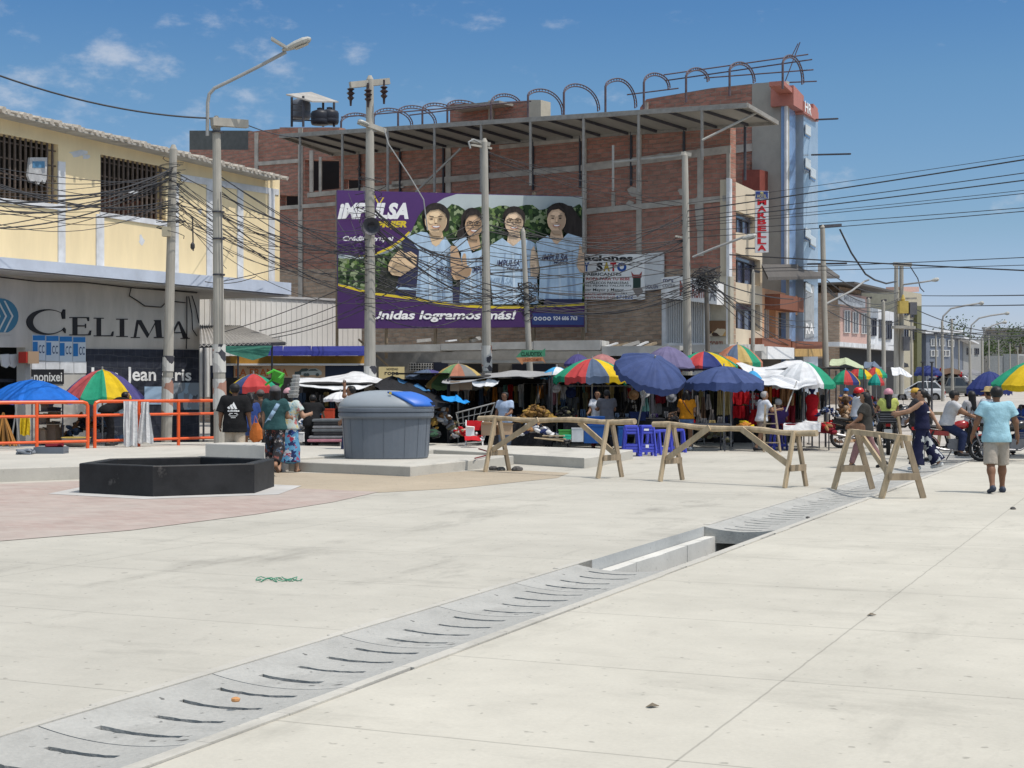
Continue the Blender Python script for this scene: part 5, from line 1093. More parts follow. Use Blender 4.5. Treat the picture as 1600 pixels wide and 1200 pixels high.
for i in range(24):
 y = r3.uniform(256, 350); x = 269 - (y - 226) * .02; c = at(x, y, YB); pts = []
 rr = r3.uniform(.14, .42); h = r3.uniform(-.45, .35); a0 = r3.uniform(0, 6)
 for k in range(9): pts.append(c + Vector((rr * math.cos(a0 + k * .7), rr * .8 * math.sin(a0 + k * .7), h * k / 8)))
 mb.tube(pts, .010, n=4)
mb.build('cable_coil', m_cable, t)
mb = MB(); mb.box(at(260, 362, YB - .2), (.2, .2, .26)); mb.build('junction_box', mat('beige box', (.42, .38, .28)), t)
mb = MB(); mb.tube([at(301, 340, YB), at(302, 392, YB)], .02, n=5); mb.lathe([(.03, 0), (.06, .05), (.06, .14), (.02, .2)], at(301, 390, YB), 8); mb.build('hanging_joint', m_cable, t)
YC = 46
t = pole('tall pole with brown insulators and a loudspeaker in front of the billboard', (578, 118), (578, 600), YC, .19, .11, [(572, 600)])
mb = MB(); mb.bar(at(547, 133, YC - .3), at(608, 127, YC + .3), .14, .18); mb.bar(at(560, 190, YC - .3), at(602, 205, YC + .2), .13, .14); mb.build('crossarm', m_pole, t)
for x, y in ((548, 134), (575, 136), (600, 131)):
 mb = MB(); c = at(x, y, YC - .15)
 mb.lathe([(.03, .12), (.03, -.05), (.12, -.1), (.05, -.16), (.13, -.22), (.05, -.3), (.11, -.36), (.04, -.44), (.03, -.6)], c, 10); mb.build('insulator', m_ins, t)
lamphead(t, at(577, 196, YC - .1), at(560, 189, YC - .4), .12, .07)
mb = MB(); c = at(581, 355, YC - .2); M = Matrix.Rotation(R(90), 3, 'X'); mb.lathe([(.05, -.5), (.06, -.1), (.15, .1), (.25, .22), (.27, .24), (.23, .2), (.10, .0), (.0, -.05)], c, 16, 0, M); mb.build('loudspeaker', mat('loudspeaker grey', (.09, .09, .10), rough=.5), t)
mb = MB()
for i in range(26):
 y = r3.uniform(270, 480); c = at(578, y, YC); rr = r3.uniform(.17, .5); h = r3.uniform(-.8, .5); a0 = r3.uniform(0, 6)
 mb.tube([c + Vector((rr * math.cos(a0 + k * .6), rr * .6 * math.sin(a0 + k * .6), h * k / 8)) for k in range(9)], .011, n=4)
mb.build('cable_coil', m_cable, t)
mb = MB(); mb.tube([at(600, 200, YC - .1), at(607, 225, YC - .2), at(640, 275, YC - .3), at(662, 312, YC - .3), at(668, 360, YC - .2)], .02, n=5); mb.build('drop_cable', m_gal, t)
YD = 48.5
t = pole('grey pole with a bent lamp bracket in front of the billboard middle', (757, 216), (761, 600), YD, .17, .10, [(540, 580)])
mb = MB(); mb.bar(at(736, 219, YD), at(766, 226, YD), .1, .12); mb.bar(at(735, 226, YD - .3), at(768, 232, YD + .2), .06, .06); mb.build('crossarm', m_pole, t)
lamparm(t, [at(752, 224, YD), at(740, 218, YD - .3), at(732, 222, YD - .4), at(735, 232, YD - .4)], .03)
YD2 = 48
t = pole('thin leaning pole with cable knot in front of the billboard right half', (817, 356), (829, 600), YD2, .11, .07)
mb = MB()
for i in range(22):
 c = at(824 + r3.uniform(-2, 2), r3.uniform(445, 500), YD2); rr = r3.uniform(.1, .35); a0 = r3.uniform(0, 6)
 mb.tube([c + Vector((rr * math.cos(a0 + k * .7), rr * .6 * math.sin(a0 + k * .7), .1 * math.sin(k))) for k in range(9)], .013, n=4)
mb.build('cable_coil', m_cable, t)
PLc = Plane(gx(805, 46.5), gx(855, 46.5))
t = thing('arrow_sign', 'green and orange double arrow sign hung on the thin leaning pole', 'sign', at(830, 557, 46.5), 0)
mb = MB(); mb.slab(PLc, [(806, 558), (815, 548), (815, 547), (848, 547), (852, 544), (852, 557)], 0, .04, 0); mb.slab(PLc, [(806, 559), (848, 558), (853, 568), (848, 564), (818, 566), (816, 570)], 0, .04, 1); mb.build('panel', [flat('sign green', (.06, .24, .13)), flat('sign orange', (.5, .22, .10))], t)
mb = MB(); textpx(mb, 'CLAUDITEX', PLc, 814, 549.5, 847, 556.5, .045, 0, .03); textpx(mb, 'UNIFORMES', PLc, 817, 559.5, 846, 564.5, .045, 1, .01); mb.build('lettering', [flat('dark green letters', (.008, .05, .025)), flat('rust letters', (.25, .06, .02))], t)
YE = 50
t = pole('tall white pole with a long lamp arm beside the brick corner', (1070, 237), (1075, 600), YE, .16, .10)
mb = MB(); mb.bar(at(1064, 240, YE), at(1080, 242, YE), .12, .12); mb.bar(at(1055, 369, YE - .1), at(1072, 372, YE), .06, .06); mb.build('crossarm', m_pole, t)
lamparm(t, [at(1082, 402, YE - .1), at(1115, 388, YE - .2), at(1163, 370, YE - .4)], .04); lamphead(t, at(1160, 373, YE - .4), at(1182, 367, YE - .4), .16, .1)
YE2 = 49
t = pole('dark wooden pole with a cable knot before the barred shop', (1103, 425), (1107, 600), YE2, .085, .07, m=m_poledark)
mb = MB()
for i in range(30):
 c = at(1103 + r3.uniform(-8, 8), r3.uniform(420, 455), YE2); rr = r3.uniform(.1, .45); a0 = r3.uniform(0, 6)
 mb.tube([c + Vector((rr * math.cos(a0 + k * .7), rr * .5 * math.sin(a0 + k * .7), .12 * math.sin(k + i))) for k in range(9)], .012, n=4)
mb.build('cable_coil', m_cable, t)
t = pole('slim grey pole in front of the beige building windows', (1177, 421), (1176, 600), 53, .075, .06)
mb = MB(); mb.bar(at(1176, 423, 53), at(1187, 425, 53), .05, .08); mb.build('crossarm', m_darksteel, t)
t = pole('light grey steel pole with flat top arm before the brown brick house', (1285, 351), (1291, 600), 62, .14, .10, [(598, 615)])
mb = MB(); mb.bar(at(1282, 354, 62), at(1313, 352, 63), .14, .13); mb.build('crossarm', m_darksteel, t)
lamparm(t, [at(1290, 475, 62), at(1330, 455, 63), at(1350, 440, 64), at(1358, 437, 64)], .04)
mb = MB(); mb.tube([at(1312, 358, 63), at(1330, 395, 63), at(1352, 428, 64), at(1366, 437, 65), at(1385, 443, 67), at(1400, 440, 70)], .04, n=5); mb.build('drop_cable', m_cable, t)
t = thing('transformer_poles', 'pair of tall concrete poles carrying a yellow transformer', 'utility pole', gx(1404, 88, gz(88)))
for x in (1400.5, 1408.5): mb = MB(); mb.tube([at(x, 616, 88), at(x, 413, 88)], [.16, .12], n=10); mb.build('pole', m_pole, t)
mb = MB(); mb.bar(at(1396, 412.5, 88), at(1424, 414, 88), .25, .2); mb.bar(at(1398, 467, 87.6), at(1432, 466, 87.6), .14, .1); mb.bar(at(1395, 511, 87.5), at(1428, 512, 87.5), .8, .16); mb.build('crossarm', m_pole, t)
mb = MB(); mb.box(at(1411, 480, 87.4), (.5, .5, .7)); mb.lathe([(.1, 0), (.12, .1), (.05, .35)], at(1411, 470, 87.4), 8); mb.build('transformer', mat('yellow transformer', (.5, .37, .10)), t)
mb = MB(); mb.box(at(1426, 482, 87.4), (.4, .4, .7)); mb.box(at(1416, 537, 87.6), (.35, .3, .8)); mb.build('switch_box', mat('grey switch box', (.13, .13, .14)), t)
lamparm(t, [at(1409, 445, 88), at(1440, 441, 87), at(1458, 438, 87)], .05); lamphead(t, at(1455, 438.5, 87), at(1467, 436, 87), .2, .12)
mb = MB(); mb.tube([at(1422, 416, 88), at(1434, 435, 88), at(1438, 450, 88), at(1444, 456, 88)], .03, n=4); mb.build('drop_cable', m_cable, t)
for x, yt, Y, arm, lab in ((1357, 464, 80, None, 'slim pole in front of the pink house front'), (1380, 468, 79, [(1380, 470), (1388, 459)], 'grey pole in front of the white house'), (1472, 500, 112, [(1472, 504), (1474, 494), (1486, 482), (1505, 478), (1530, 474)], 'first curved street lamp pole beyond the transformer'), (1487, 498, 118, None, 'slim pole just behind the first curved street lamp'), (1515, 532, 126, [(1515, 535), (1518, 508), (1530, 497), (1548, 493), (1570, 490)], 'second curved street lamp pole down the street'), (1534, 528, 140, [(1534, 530), (1540, 514), (1553, 508), (1566, 504)], 'third and smallest curved street lamp down the street')):
 t = pole(lab, (x, yt), (x + 1, 600), Y, .13, .09, name='street_lamp' if arm and len(arm) > 2 else 'utility_pole', z0=gz(Y))
 if arm and len(arm) > 2:
  lamparm(t, [at(px, py, Y) for px, py in arm], .07); lamphead(t, at(arm[-1][0] - 1, arm[-1][1] + .3, Y), at(arm[-1][0] + 7, arm[-1][1] - 1, Y), .25, .15)
 else:
  mb = MB(); mb.bar(at(x - 3, yt + 2, Y), at(x + 5, yt + 1, Y), .1, .1); mb.build('crossarm', m_darksteel, t)
for x, yt, yb, Y in ((1442, 566, 650, 60), (1456, 566, 622, 66)):
 p = gx(x, Y, gz(Y)); mb = MB(); mb.tube([p, at(x, yt, Y)], .045, n=6); mb.box(at(x, yt, Y), (.14, .14, .05)); solo('post', mb, m_darksteel, 'thin dark post standing in the street ' + ('before the white car' if x < 1450 else 'by the rear of the white car'), 'post', p)
for x, yt, Y in ((1424, 500, 118), (1462, 520, 140), (1498, 528, 150), (1545, 520, 165), (1560, 528, 175), (1578, 534, 185), (1590, 540, 190), (1445, 515, 150)):
 t = pole('distant thin pole far down the street, %s' % {1424: 'just right of the transformer', 1462: 'before the slate block', 1498: 'at the right end of the slate block', 1545: 'before the warehouse left end', 1560: 'before the warehouse middle', 1578: 'before the warehouse right part', 1590: 'nearest the right edge', 1445: 'at the left end of the slate block'}[x], (x, yt), (x + .5, 600), Y, .10, .07, z0=gz(Y)); mb = MB(); mb.bar(at(x - 3, yt + 1.5, Y), at(x + 3, yt + 1.5, Y), .14, .14); mb.build('crossarm', m_darksteel, t)
# cables ---------------------------------------------------------------------------------
def cable(p0, p1, sag, r, label, group, n=14):
 p0, p1 = Vector(p0), Vector(p1); mb = MB()
 mb.tube([p0.lerp(p1, i / n) - Vector((0, 0, 4 * sag * (i / n) * (1 - i / n))) for i in range(n + 1)], r, n=5)
 return solo('cable', mb, m_cable, label, 'cable', p0, 0, group)
rc = random.Random(21)
def span(xa, ya, Ya, xb, yb, Yb, sag, r, label, group): return cable(at(xa, ya, Ya), at(xb, yb, Yb), sag, r, label, group)
span(-40, 104, 33, 335, 185, YA, .25, .022, 'single black cable crossing the sky to the tall lamp pole', None)
span(385, 195, YA + .4, 470, 214, 64, .1, .015, 'thin wire running from the lamp pole arm to the sheet canopy', None)
for i in range(22):
 ya = (238, 252, 262, 268, 276, 284, 290, 296, 302, 306, 312, 318, 322, 330, 336, 345, 352, 270, 300, 315, 326, 362)[i]
 span(-60, ya + rc.uniform(-4, 4), rc.uniform(31, 37), 268 + rc.uniform(-1, 2), rc.uniform(262, 325), YB + rc.uniform(-.15, .15), rc.uniform(.1, .7), rc.choice([.008, .010, .013, .018]), 'black cable in the bundle sagging across the yellow wall to the leaning pole', 'cables across the yellow wall')
for i in range(22):
 span(270, rc.uniform(264, 345), YB, 577 + rc.uniform(-2, 3), rc.uniform(322, 480), YC + rc.uniform(-.1, .1), rc.uniform(.1, .9), rc.choice([.007, .009, .011, .014]), 'black cable in the bundle between the leaning pole and the insulator pole', 'cables from the leaning pole to the insulator pole')
for i in range(8):
 span(340, rc.uniform(272, 345), YA, 577, rc.uniform(340, 470), YC, rc.uniform(.1, .5), .012, 'thin cable between the lamp pole and the insulator pole', 'cables from the lamp pole')
for i in range(24):
 span(578, rc.uniform(318, 490), YC, 760 + rc.uniform(-1, 2), rc.uniform(328, 480), YD, rc.uniform(.05, .7), rc.choice([.009, .011, .014, .018]), 'black cable stretched across the left half of the billboard', 'cables over the billboard, left half')
for i in range(14):
 span(578, rc.uniform(320, 480), YC, 824, rc.uniform(440, 490), YD2, rc.uniform(.1, .9), rc.choice([.010, .013, .017]), 'black cable running down to the knot on the thin leaning pole', 'cables to the thin leaning pole')
for i in range(20):
 span(760, rc.uniform(330, 470), YD, 1072, rc.uniform(330, 440), YE, rc.uniform(.05, .7), rc.choice([.009, .012, .015]), 'black cable stretched across the right half of the billboard', 'cables over the billboard, right half')
for i in range(14):
 span(824, rc.uniform(445, 490), YD2, 1103 + rc.uniform(-4, 4), rc.uniform(425, 455), YE2, rc.uniform(.1, .9), rc.choice([.009, .012, .016]), 'black cable between the thin leaning pole and the dark wooden pole', 'cables to the dark wooden pole')
for yR, yE, r_ in ((230, 318, .008), (236, 330, .019), (258, 340, .012), (270, 346, .016), (287, 350, .008), (292, 354, .010), (316, 362, .010), (321, 372, .011)):
 q0, q1 = at(1072, yE, YE), at(1660, yR - 4, 36); cable(q0, q0 + (q1 - q0) * 2.2, .12, r_, 'long cable sweeping from the white pole up to the right edge of the sky', 'cables crossing the sky at the right')
for yR, xl, yl, Yl, r_ in ((394, 1140, 421, 52, .013), (407, 1176, 424, 53, .011), (420, 1140, 398, 52, .022), (455, 1440, 462, 88, .02), (470, 1440, 478, 88, .02)):
 q0, q1 = at(xl, yl, Yl), at(1660, yR, 44); cable(q0, q0 + (q1 - q0) * 2.2, .1, r_, 'low cable running right from the beige building over the street', 'low cables over the street')
for i in range(9):
 span(1103 + rc.uniform(-4, 4), rc.uniform(428, 452), YE2, rc.uniform(1185, 1300), rc.uniform(460, 560), rc.uniform(56, 62), rc.uniform(.1, .5), rc.choice([.012, .016, .02]), 'cable drooping from the dark wooden pole across the beige building', 'cables over the beige building')
for i in range(7):
 span(1290, rc.uniform(420, 500), 62, 1404, rc.uniform(455, 520), 88, rc.uniform(.2, .8), .02, 'cable between the steel pole and the transformer poles', 'cables to the transformer')
for i in range(5):
 span(1408, rc.uniform(470, 515), 88, rc.uniform(1600, 1680), rc.uniform(500, 530), 110, rc.uniform(.3, .9), .028, 'thin cable running on from the transformer poles down the street', 'cables beyond the transformer')
for i, (xa, ya, xb, yb) in enumerate(((420, 524, 580, 470), (425, 528, 580, 478), (405, 517, 580, 452), (345, 440, 577, 372), (345, 520, 577, 430), (320, 440, 400, 432))):
 span(xa, ya, 45, xb, yb, YC, .12, .013, 'cable rising from the lean-to roof to the insulator pole', 'cables from the lean-to roof')
for i in range(8):
 x = rc.uniform(520, 570); span(x, rc.uniform(285, 350), 54, 577, rc.uniform(330, 420), YC, .05, .010, 'wire fanning from the billboard edge to the insulator pole', 'wires fanning at the insulator pole')
for i in range(6):
 span(270, rc.uniform(290, 330), YB, rc.uniform(300, 437), rc.uniform(360, 440), rc.uniform(47, 51), .05, .010, 'thin wire dropping from the leaning pole to the yellow wall', 'wires dropping to the yellow wall')
for i in range(6):
 span(760, rc.uniform(230, 260), YD, rc.uniform(900, 1090), rc.uniform(240, 330), rc.uniform(53, 57), .15, .010, 'thin wire from the bent bracket pole to the brick wall', 'wires to the brick wall')
# ---------------------------------------------------------------- distant trees beyond the grey house
m_bark = mat('bark', (.12, .09, .06), rough=.95); m_leaf = mat('dusty green leaf', (.075, .11, .04), rough=.8, var=.5, scale=1.5)
def tree(label, x, ytop, Y, r_, seed):
 q = random.Random(seed); b0 = gx(x, Y, gz(Y)); top = at(x, ytop, Y); t = thing('tree', label, 'tree', b0, 0, 'trees at the end of the street'); c = top - Vector((0, 0, r_))
 mb = MB(); mb.tube([b0, b0.lerp(c, .6), c], [.3, .22, .1], n=7)
 for k in range(5): mb.tube([b0.lerp(c, .6), c + Vector((q.uniform(-1, 1), q.uniform(-1, 1), q.uniform(-.2, .5))) * r_ * .8], [.12, .04], n=5)
 mb.build('trunk', m_bark, t); mb = MB()
 cl = [c + Vector((q.gauss(0, .5), q.gauss(0, .5), q.gauss(0, .33))) * r_ * 1.3 for _ in range(26)]
 for k in range(1500):
  p = q.choice(cl) + Vector((q.gauss(0, 1), q.gauss(0, 1), q.gauss(0, 1))) * r_ * .2; n3 = Vector((q.uniform(-1, 1), q.uniform(-1, 1), q.uniform(-1, 1))).normalized(); u = n3.orthogonal().normalized(); w = n3.cross(u); s_ = q.uniform(.1, .24)
  mb.add([p - u * s_, p + w * s_ * .5, p + u * s_, p - w * s_ * .5], [(0, 1, 2, 3)])
 mb.build('crown', m_leaf, t, fix=False)
tree('dense green tree rising behind the grey blue block', 1503, 503, 205, 3.2, 1); tree('lower green tree to the right of the first one, behind the plain grey house', 1522, 511, 200, 2.5, 2); tree('small palm-like tree at the far right before the warehouse', 1594, 512, 210, 2.2, 3)
# ================================================================ market: parasols, tarps, stalls, goods
def C3(*c): return c
PC = {'blue': (.015, .15, .58), 'navy': (.06, .09, .22), 'dnavy': (.03, .045, .17), 'red': (.50, .06, .06), 'fred': (.50, .10, .10), 'green': (.025, .30, .17), 'fgreen': (.16, .28, .13), 'yellow': (.68, .47, .015), 'mustard': (.48, .35, .13), 'purple': (.085, .075, .22), 'fpurple': (.17, .15, .27), 'pink': (.45, .20, .19), 'salmon': (.45, .19, .12), 'grey': (.20, .20, .19), 'white': (.74, .75, .76), 'steel': (.10, .14, .22), 'sky': (.06, .36, .66), 'teal': (.02, .32, .27), 'orange': (.6, .22, .03), 'cream': (.6, .6, .42)}
def pm(k):
 nm = 'parasol ' + k
 if nm in MATS: return MATS[nm]
 m = mat(nm, PC[k], rough=.7, var=.24, scale=2.4, bump=.5, spec=.2)
 b = m.node_tree.nodes['Principled BSDF']; src = b.inputs['Base Color'].links[0].from_socket        # thin cloth lets some light through
 tr = m.node_tree.nodes.new('ShaderNodeBsdfTranslucent'); ms = m.node_tree.nodes.new('ShaderNodeMixShader'); ms.inputs[0].default_value = .22
 l = m.node_tree.links; l.new(src, tr.inputs[0]); l.new(b.outputs[0], ms.inputs[1]); l.new(tr.outputs[0], ms.inputs[2]); l.new(ms.outputs[0], m.node_tree.nodes['Material Output'].inputs[0]); return m
m_ppole = mat('parasol pole', (.35, .34, .32), rough=.4, metal=.3)
def parasol(label, cx, yt, yr, hw, Y, front, back=None, val=6, tilt=(0, 0), zb=0, phase=0, seed=0, sag=.5):
 q = random.Random(seed + int(cx)); n = 10; back = back or front[::-1]; cols = []
 # sectors counted from the left round the front (towards the camera) to the right, then round the back
 seq = [front[min(len(front) - 1, int(i * len(front) / 5))] for i in range(5)] + [back[min(len(back) - 1, int(i * len(back) / 5))] for i in range(5)]
 keys = list(dict.fromkeys(seq)); Rr = hw / F * Y; apex = at(cx, yt, Y); rim = at(cx, yr, Y).z; H = apex.z - rim; vh = val / F * Y
 base = Vector((apex.x, apex.y, zb)); t = thing('parasol', label, 'parasol', base, 0, 'market parasols')
 M = Matrix.Rotation(tilt[1], 3, 'Y') @ Matrix.Rotation(tilt[0], 3, 'X')
 def pt(a, f, dz=0):
  k = (a / (2 * math.pi) * n) % 1; sc_ = 1 - .07 * math.sin(math.pi * k) * f                # cloth is drawn in between the ribs
  dip = .05 * Rr * math.sin(math.pi * k) * f * sag
  return apex + M @ Vector((Rr * f * sc_ * math.cos(a), Rr * f * sc_ * math.sin(a), -H * f ** 1.75 - dip + dz))
 mb = MB(); sub = 6; fr = [0.02, .25, .5, .75, .92, 1.0]; jig = [q.uniform(-.03, .03) for _ in range(n * sub + 1)]
 for s_ in range(n):
  mi = keys.index(seq[s_]); vs = []
  for f in fr: vs += [pt(math.pi + phase + 2 * math.pi * (s_ + j / sub) / n, f, (jig[s_ * sub + j] if 0 < j < sub else 0) * f * Rr) for j in range(sub + 1)]
  a_ = [pt(math.pi + phase + 2 * math.pi * (s_ + j / sub) / n, 1.0, (jig[s_ * sub + j] if 0 < j < sub else 0) * Rr) + M @ Vector((0, 0, -vh * (1 + q.uniform(-.2, .2)))) for j in range(sub + 1)]; vs += a_
  k = sub + 1; fs = [(r_ * k + j, r_ * k + j + 1, (r_ + 1) * k + j + 1, (r_ + 1) * k + j) for r_ in range(len(fr)) for j in range(sub)]
  mb.add(vs, fs, mi)
 mb.build('canopy', [pm(k) for k in keys], t, smooth=False)
 mb = MB(); hub = apex + M @ Vector((0, 0, -.02)); foot = Vector((apex.x - (M @ Vector((0, 0, 1))).x * 2.2, apex.y - (M @ Vector((0, 0, 1))).y * 2.2, zb)) if (tilt[0] or tilt[1]) else base
 mb.tube([apex + M @ Vector((0, 0, .07)), apex + M @ Vector((0, 0, -.9)), foot], .022, n=7); mb.build('pole', m_ppole, t)
 mb = MB()
 for s_ in range(n):
  a = math.pi + phase + 2 * math.pi * s_ / n; mb.tube([pt(a, .03, -.02), pt(a, .5, -.02), pt(a, .98, -.02)], .009, n=4); mb.tube([apex + M @ Vector((0, 0, -.55)), pt(a, .5, -.03)], .008, n=4)
 mb.build('ribs', m_ppole, t)
 mb = MB(); mb.lathe([(.018, 0), (.02, .03), (.012, .06), (.0, .07)], apex, 8, 0, M); mb.build('finial', m_ppole, t)
 return t
parasol('plain bright blue parasol above the left orange railing', 50, 593, 624, 74, 38.7, ['blue'], val=5, zb=.25)
parasol('red, green, yellow and purple parasol beside the blue one', 160, 577, 619, 66, 39.7, ['purple', 'fred', 'green', 'yellow', 'purple'], val=7, zb=.25, phase=.05, sag=1.6)
parasol('small yellow, navy and red parasol behind the black-shirted man', 396, 584, 604, 37, 42.5, ['yellow', 'navy', 'red', 'red', 'green'], val=9)
parasol('faded mustard, green and salmon parasol left of the second pole', 716, 568, 600, 50, 45, ['mustard', 'fgreen', 'salmon', 'grey', 'mustard'], val=6, sag=1.5)
parasol('grey navy parasol tucked behind the faded mustard one', 668, 577, 588, 34, 47.5, ['steel', 'purple'], val=4)
parasol('green, red, steel and yellow striped parasol in the middle of the market', 925, 560, 588, 61, 43, ['green', 'red', 'steel', 'yellow', 'green'], val=10, phase=.1)
parasol('sky blue and white parasol peeping out left of the striped one', 870, 573, 588, 26, 45, ['sky', 'white', 'sky'], val=4)
parasol('small dark purple parasol behind the striped one', 903, 553, 568, 22, 47, ['purple'], val=4)
parasol('dusty pink parasol behind the striped one', 941, 553, 574, 33, 47.5, ['pink'], ['pink'], val=5)
parasol('large navy parasol tilted towards the street showing its hub', 1023, 559, 583, 58, 41, ['navy'], val=11, tilt=(R(27), R(15)), phase=.3)
parasol('dull violet parasol behind the large tilted navy one', 1043, 541, 574, 48, 45.5, ['fpurple'], val=5)
parasol('green, red, navy and yellow parasol above the low navy one', 1100, 549, 572, 54, 46, ['green', 'red', 'dnavy', 'yellow', 'green'], val=6, phase=.15)
parasol('faded orange parasol overlapping the yellow striped one', 1136, 556, 577, 34, 47.5, ['salmon', 'orange', 'salmon'], val=5)
parasol('salmon, mustard and green parasol in front of the beige building', 1152, 538, 566, 40, 49.5, ['salmon', 'steel', 'mustard', 'green', 'salmon'], val=7, phase=.2)
parasol('low wide navy parasol with a deep frilled edge over the folding table', 1131, 572, 597, 63, 42, ['navy'], val=12, phase=.2)
parasol('white and green parasol at the street end of the stalls', 1256, 565, 599, 50, 44, ['white', 'white', 'white', 'green', 'green'], ['green', 'white'], val=7, phase=.2)
parasol('small sky blue parasol between the navy one and the white tarp', 1176, 579, 592, 15, 43.5, ['sky'], val=3)
parasol('small white parasol over the goods left of the waste container', 532, 612, 623, 27, 41, ['white'], val=4)
for lab, cx, yt, yr, hw, Y, fr in (('green, red and yellow parasol nearest the row of far stalls', 1321, 578, 597, 23, 58, ['green', 'red', 'dnavy', 'yellow']), ('red, green and orange parasol further back in the far stalls', 1343, 574, 588, 21, 66, ['red', 'green', 'yellow', 'orange']), ('yellow and green parasol furthest back in the far stalls', 1369, 573, 586, 18, 73, ['red', 'yellow', 'green', 'dnavy']), ('tiny teal and red parasol low among the far stalls', 1369, 584, 598, 13, 61, ['teal', 'teal', 'red', 'red']), ('distant navy parasol above the white car', 1450, 571, 583, 22, 95, ['dnavy'])):
 parasol(lab, cx, yt, yr, hw, Y, fr, val=4, zb=gz(Y))
parasol('large red, green and yellow parasol cut by the right edge', 1622, 562, 600, 74, 37.5, ['yellow', 'dnavy', 'dnavy', 'dnavy', 'red'], ['red', 'red', 'red', 'red', 'green'], val=8, phase=.35)
parasol('navy parasol half hidden behind the big striped one at the right', 1546, 580, 607, 36, 40, ['dnavy'], val=9)
def tarp(label, rows, m, name='tarp', wav=.05, seed=1):
 """rows of (px x, px y, distance): a sagging sheet with wrinkles"""
 q = random.Random(seed); N = 24; grid = []
 R_ = [[at(*p) for p in r_] for r_ in rows]
 def samp(r_, f):
  x = f * (len(r_) - 1); i = min(int(x), len(r_) - 2); k = x - i; return r_[i].lerp(r_[i + 1], k * k * (3 - 2 * k) * .5 + k * .5)
 K = 8; ph = [q.uniform(0, 6) for _ in range(4)]
 for g_ in range(len(R_) - 1):
  for k in range(K + (g_ == len(R_) - 2)):
   f = k / K; row = []
   for i in range(N + 1):
    p = samp(R_[g_], i / N).lerp(samp(R_[g_ + 1], i / N), f); v = g_ + f
    p = p + Vector((0, 0, wav * (math.sin(i * .45 + ph[0] + v * 2) * .6 + math.sin(i * 1.1 + v * 4 + ph[1]) * .18 + math.sin(v * 5 + ph[2] + i * .3) * .3))); row.append(p)
   grid.append(row)
 mb = MB(); k = N + 1; vs = [p for r_ in grid for p in r_]; fs = [(r_ * k + j, r_ * k + j + 1, (r_ + 1) * k + j + 1, (r_ + 1) * k + j) for r_ in range(len(grid) - 1) for j in range(N)]
 mb.add(vs, fs); o = solo(name, mb, m, label, 'tarp', R_[0][0], 0)
 sm = o.modifiers.new('thickness', 'SOLIDIFY'); sm.thickness = .012; return o
m_tw = pm('white'); m_tb = cloth('black tarpaulin', (.018, .018, .02)); m_tg = cloth('grey tarpaulin', (.30, .30, .30)); m_ts = cloth('bright blue tarpaulin', (.02, .25, .62))
tarp('white tarpaulin stretched over stalls left of the waste container', [[(456, 592, 46), (500, 590, 46), (545, 583, 46), (566, 581, 46), (602, 591, 46)], [(462, 600, 43.2), (490, 603, 43), (520, 611, 43), (560, 607, 43), (596, 596, 44)]], m_tw)
tarp('black tarpaulin slung from a peak behind the waste container', [[(585, 604, 43), (612, 586, 44), (632, 594, 44), (665, 606, 44), (712, 629, 43)], [(596, 618, 40.5), (620, 620, 40.3), (650, 628, 40.3), (676, 636, 40.5), (700, 637, 41.5)]], m_tb, wav=.09)
tarp('folded blue strip along the black tarpaulin', [[(618, 590, 43.6), (650, 601, 43.4), (668, 608, 43.3)], [(622, 596, 43.2), (648, 606, 43), (672, 612, 42.9)]], cloth('blue grey strip', (.05, .15, .30)))
tarp('small bright blue tarpaulin right of the waste container', [[(688, 620, 42), (712, 619, 42.4), (724, 624, 42)], [(690, 622, 41), (714, 630, 40.6), (734, 629, 41)]], m_ts)
tarp('long grey awning sheet between the two poles', [[(700, 591, 46.5), (760, 583, 46.5), (810, 580, 46.5), (864, 578, 46)], [(690, 598, 42.5), (740, 594, 42.5), (812, 588, 42.5), (862, 586, 43)]], m_tg, wav=.05)
tarp('white plastic bundle hung under the grey awning', [[(737, 596, 42.6), (760, 594, 42.6), (780, 593, 42.6)], [(738, 600, 42.5), (758, 605, 42.4), (778, 600, 42.5)]], m_tw)
tarp('big white tarpaulin sagging over the clothes stalls', [[(1148, 566, 47.5), (1185, 574, 47), (1225, 572, 47), (1268, 570, 47)], [(1165, 585, 44.5), (1200, 588, 44), (1245, 588, 44), (1274, 588, 44)], [(1188, 601, 42), (1215, 604, 41.8), (1248, 608, 41.5), (1277, 603, 41.5)]], m_tw, wav=.05)
tarp('white tent roof behind the white and green parasol', [[(1200, 575, 48), (1228, 564, 49), (1252, 564, 49), (1282, 576, 48)], [(1196, 578, 46), (1230, 574, 45.5), (1260, 574, 45.5), (1288, 584, 46)]], m_tw, wav=.02)
tarp('pale green awning under the steel pole', [[(1298, 562, 60), (1320, 559, 61), (1348, 570, 61)], [(1296, 570, 58), (1322, 570, 58), (1350, 576, 59)]], cloth('pale green cloth', (.40, .45, .30)), wav=.04)
tarp('blue grey awning further along the far stalls', [[(1350, 566, 70), (1365, 565, 71), (1376, 572, 71)], [(1350, 574, 68), (1364, 573, 68), (1378, 576, 69)]], cloth('slate cloth', (.12, .15, .2)))
tarp('white tent roof among the far stalls', [[(1392, 575, 80), (1404, 574, 81), (1426, 586, 80)], [(1394, 586, 77), (1408, 586, 77), (1424, 590, 78)]], m_tw)
for i, (x, y0, Y) in enumerate(((1225, 640, 42), (0, 0, 0))):
 if Y: mb = MB(); mb.tube([at(1228, 643, 41.2), at(1245, 596, 42)], .02, n=6); solo('tent_pole', mb, m_ppole, 'slanting pale pole propping up the white tarpaulin', 'pole', at(1228, 643, 41.2))
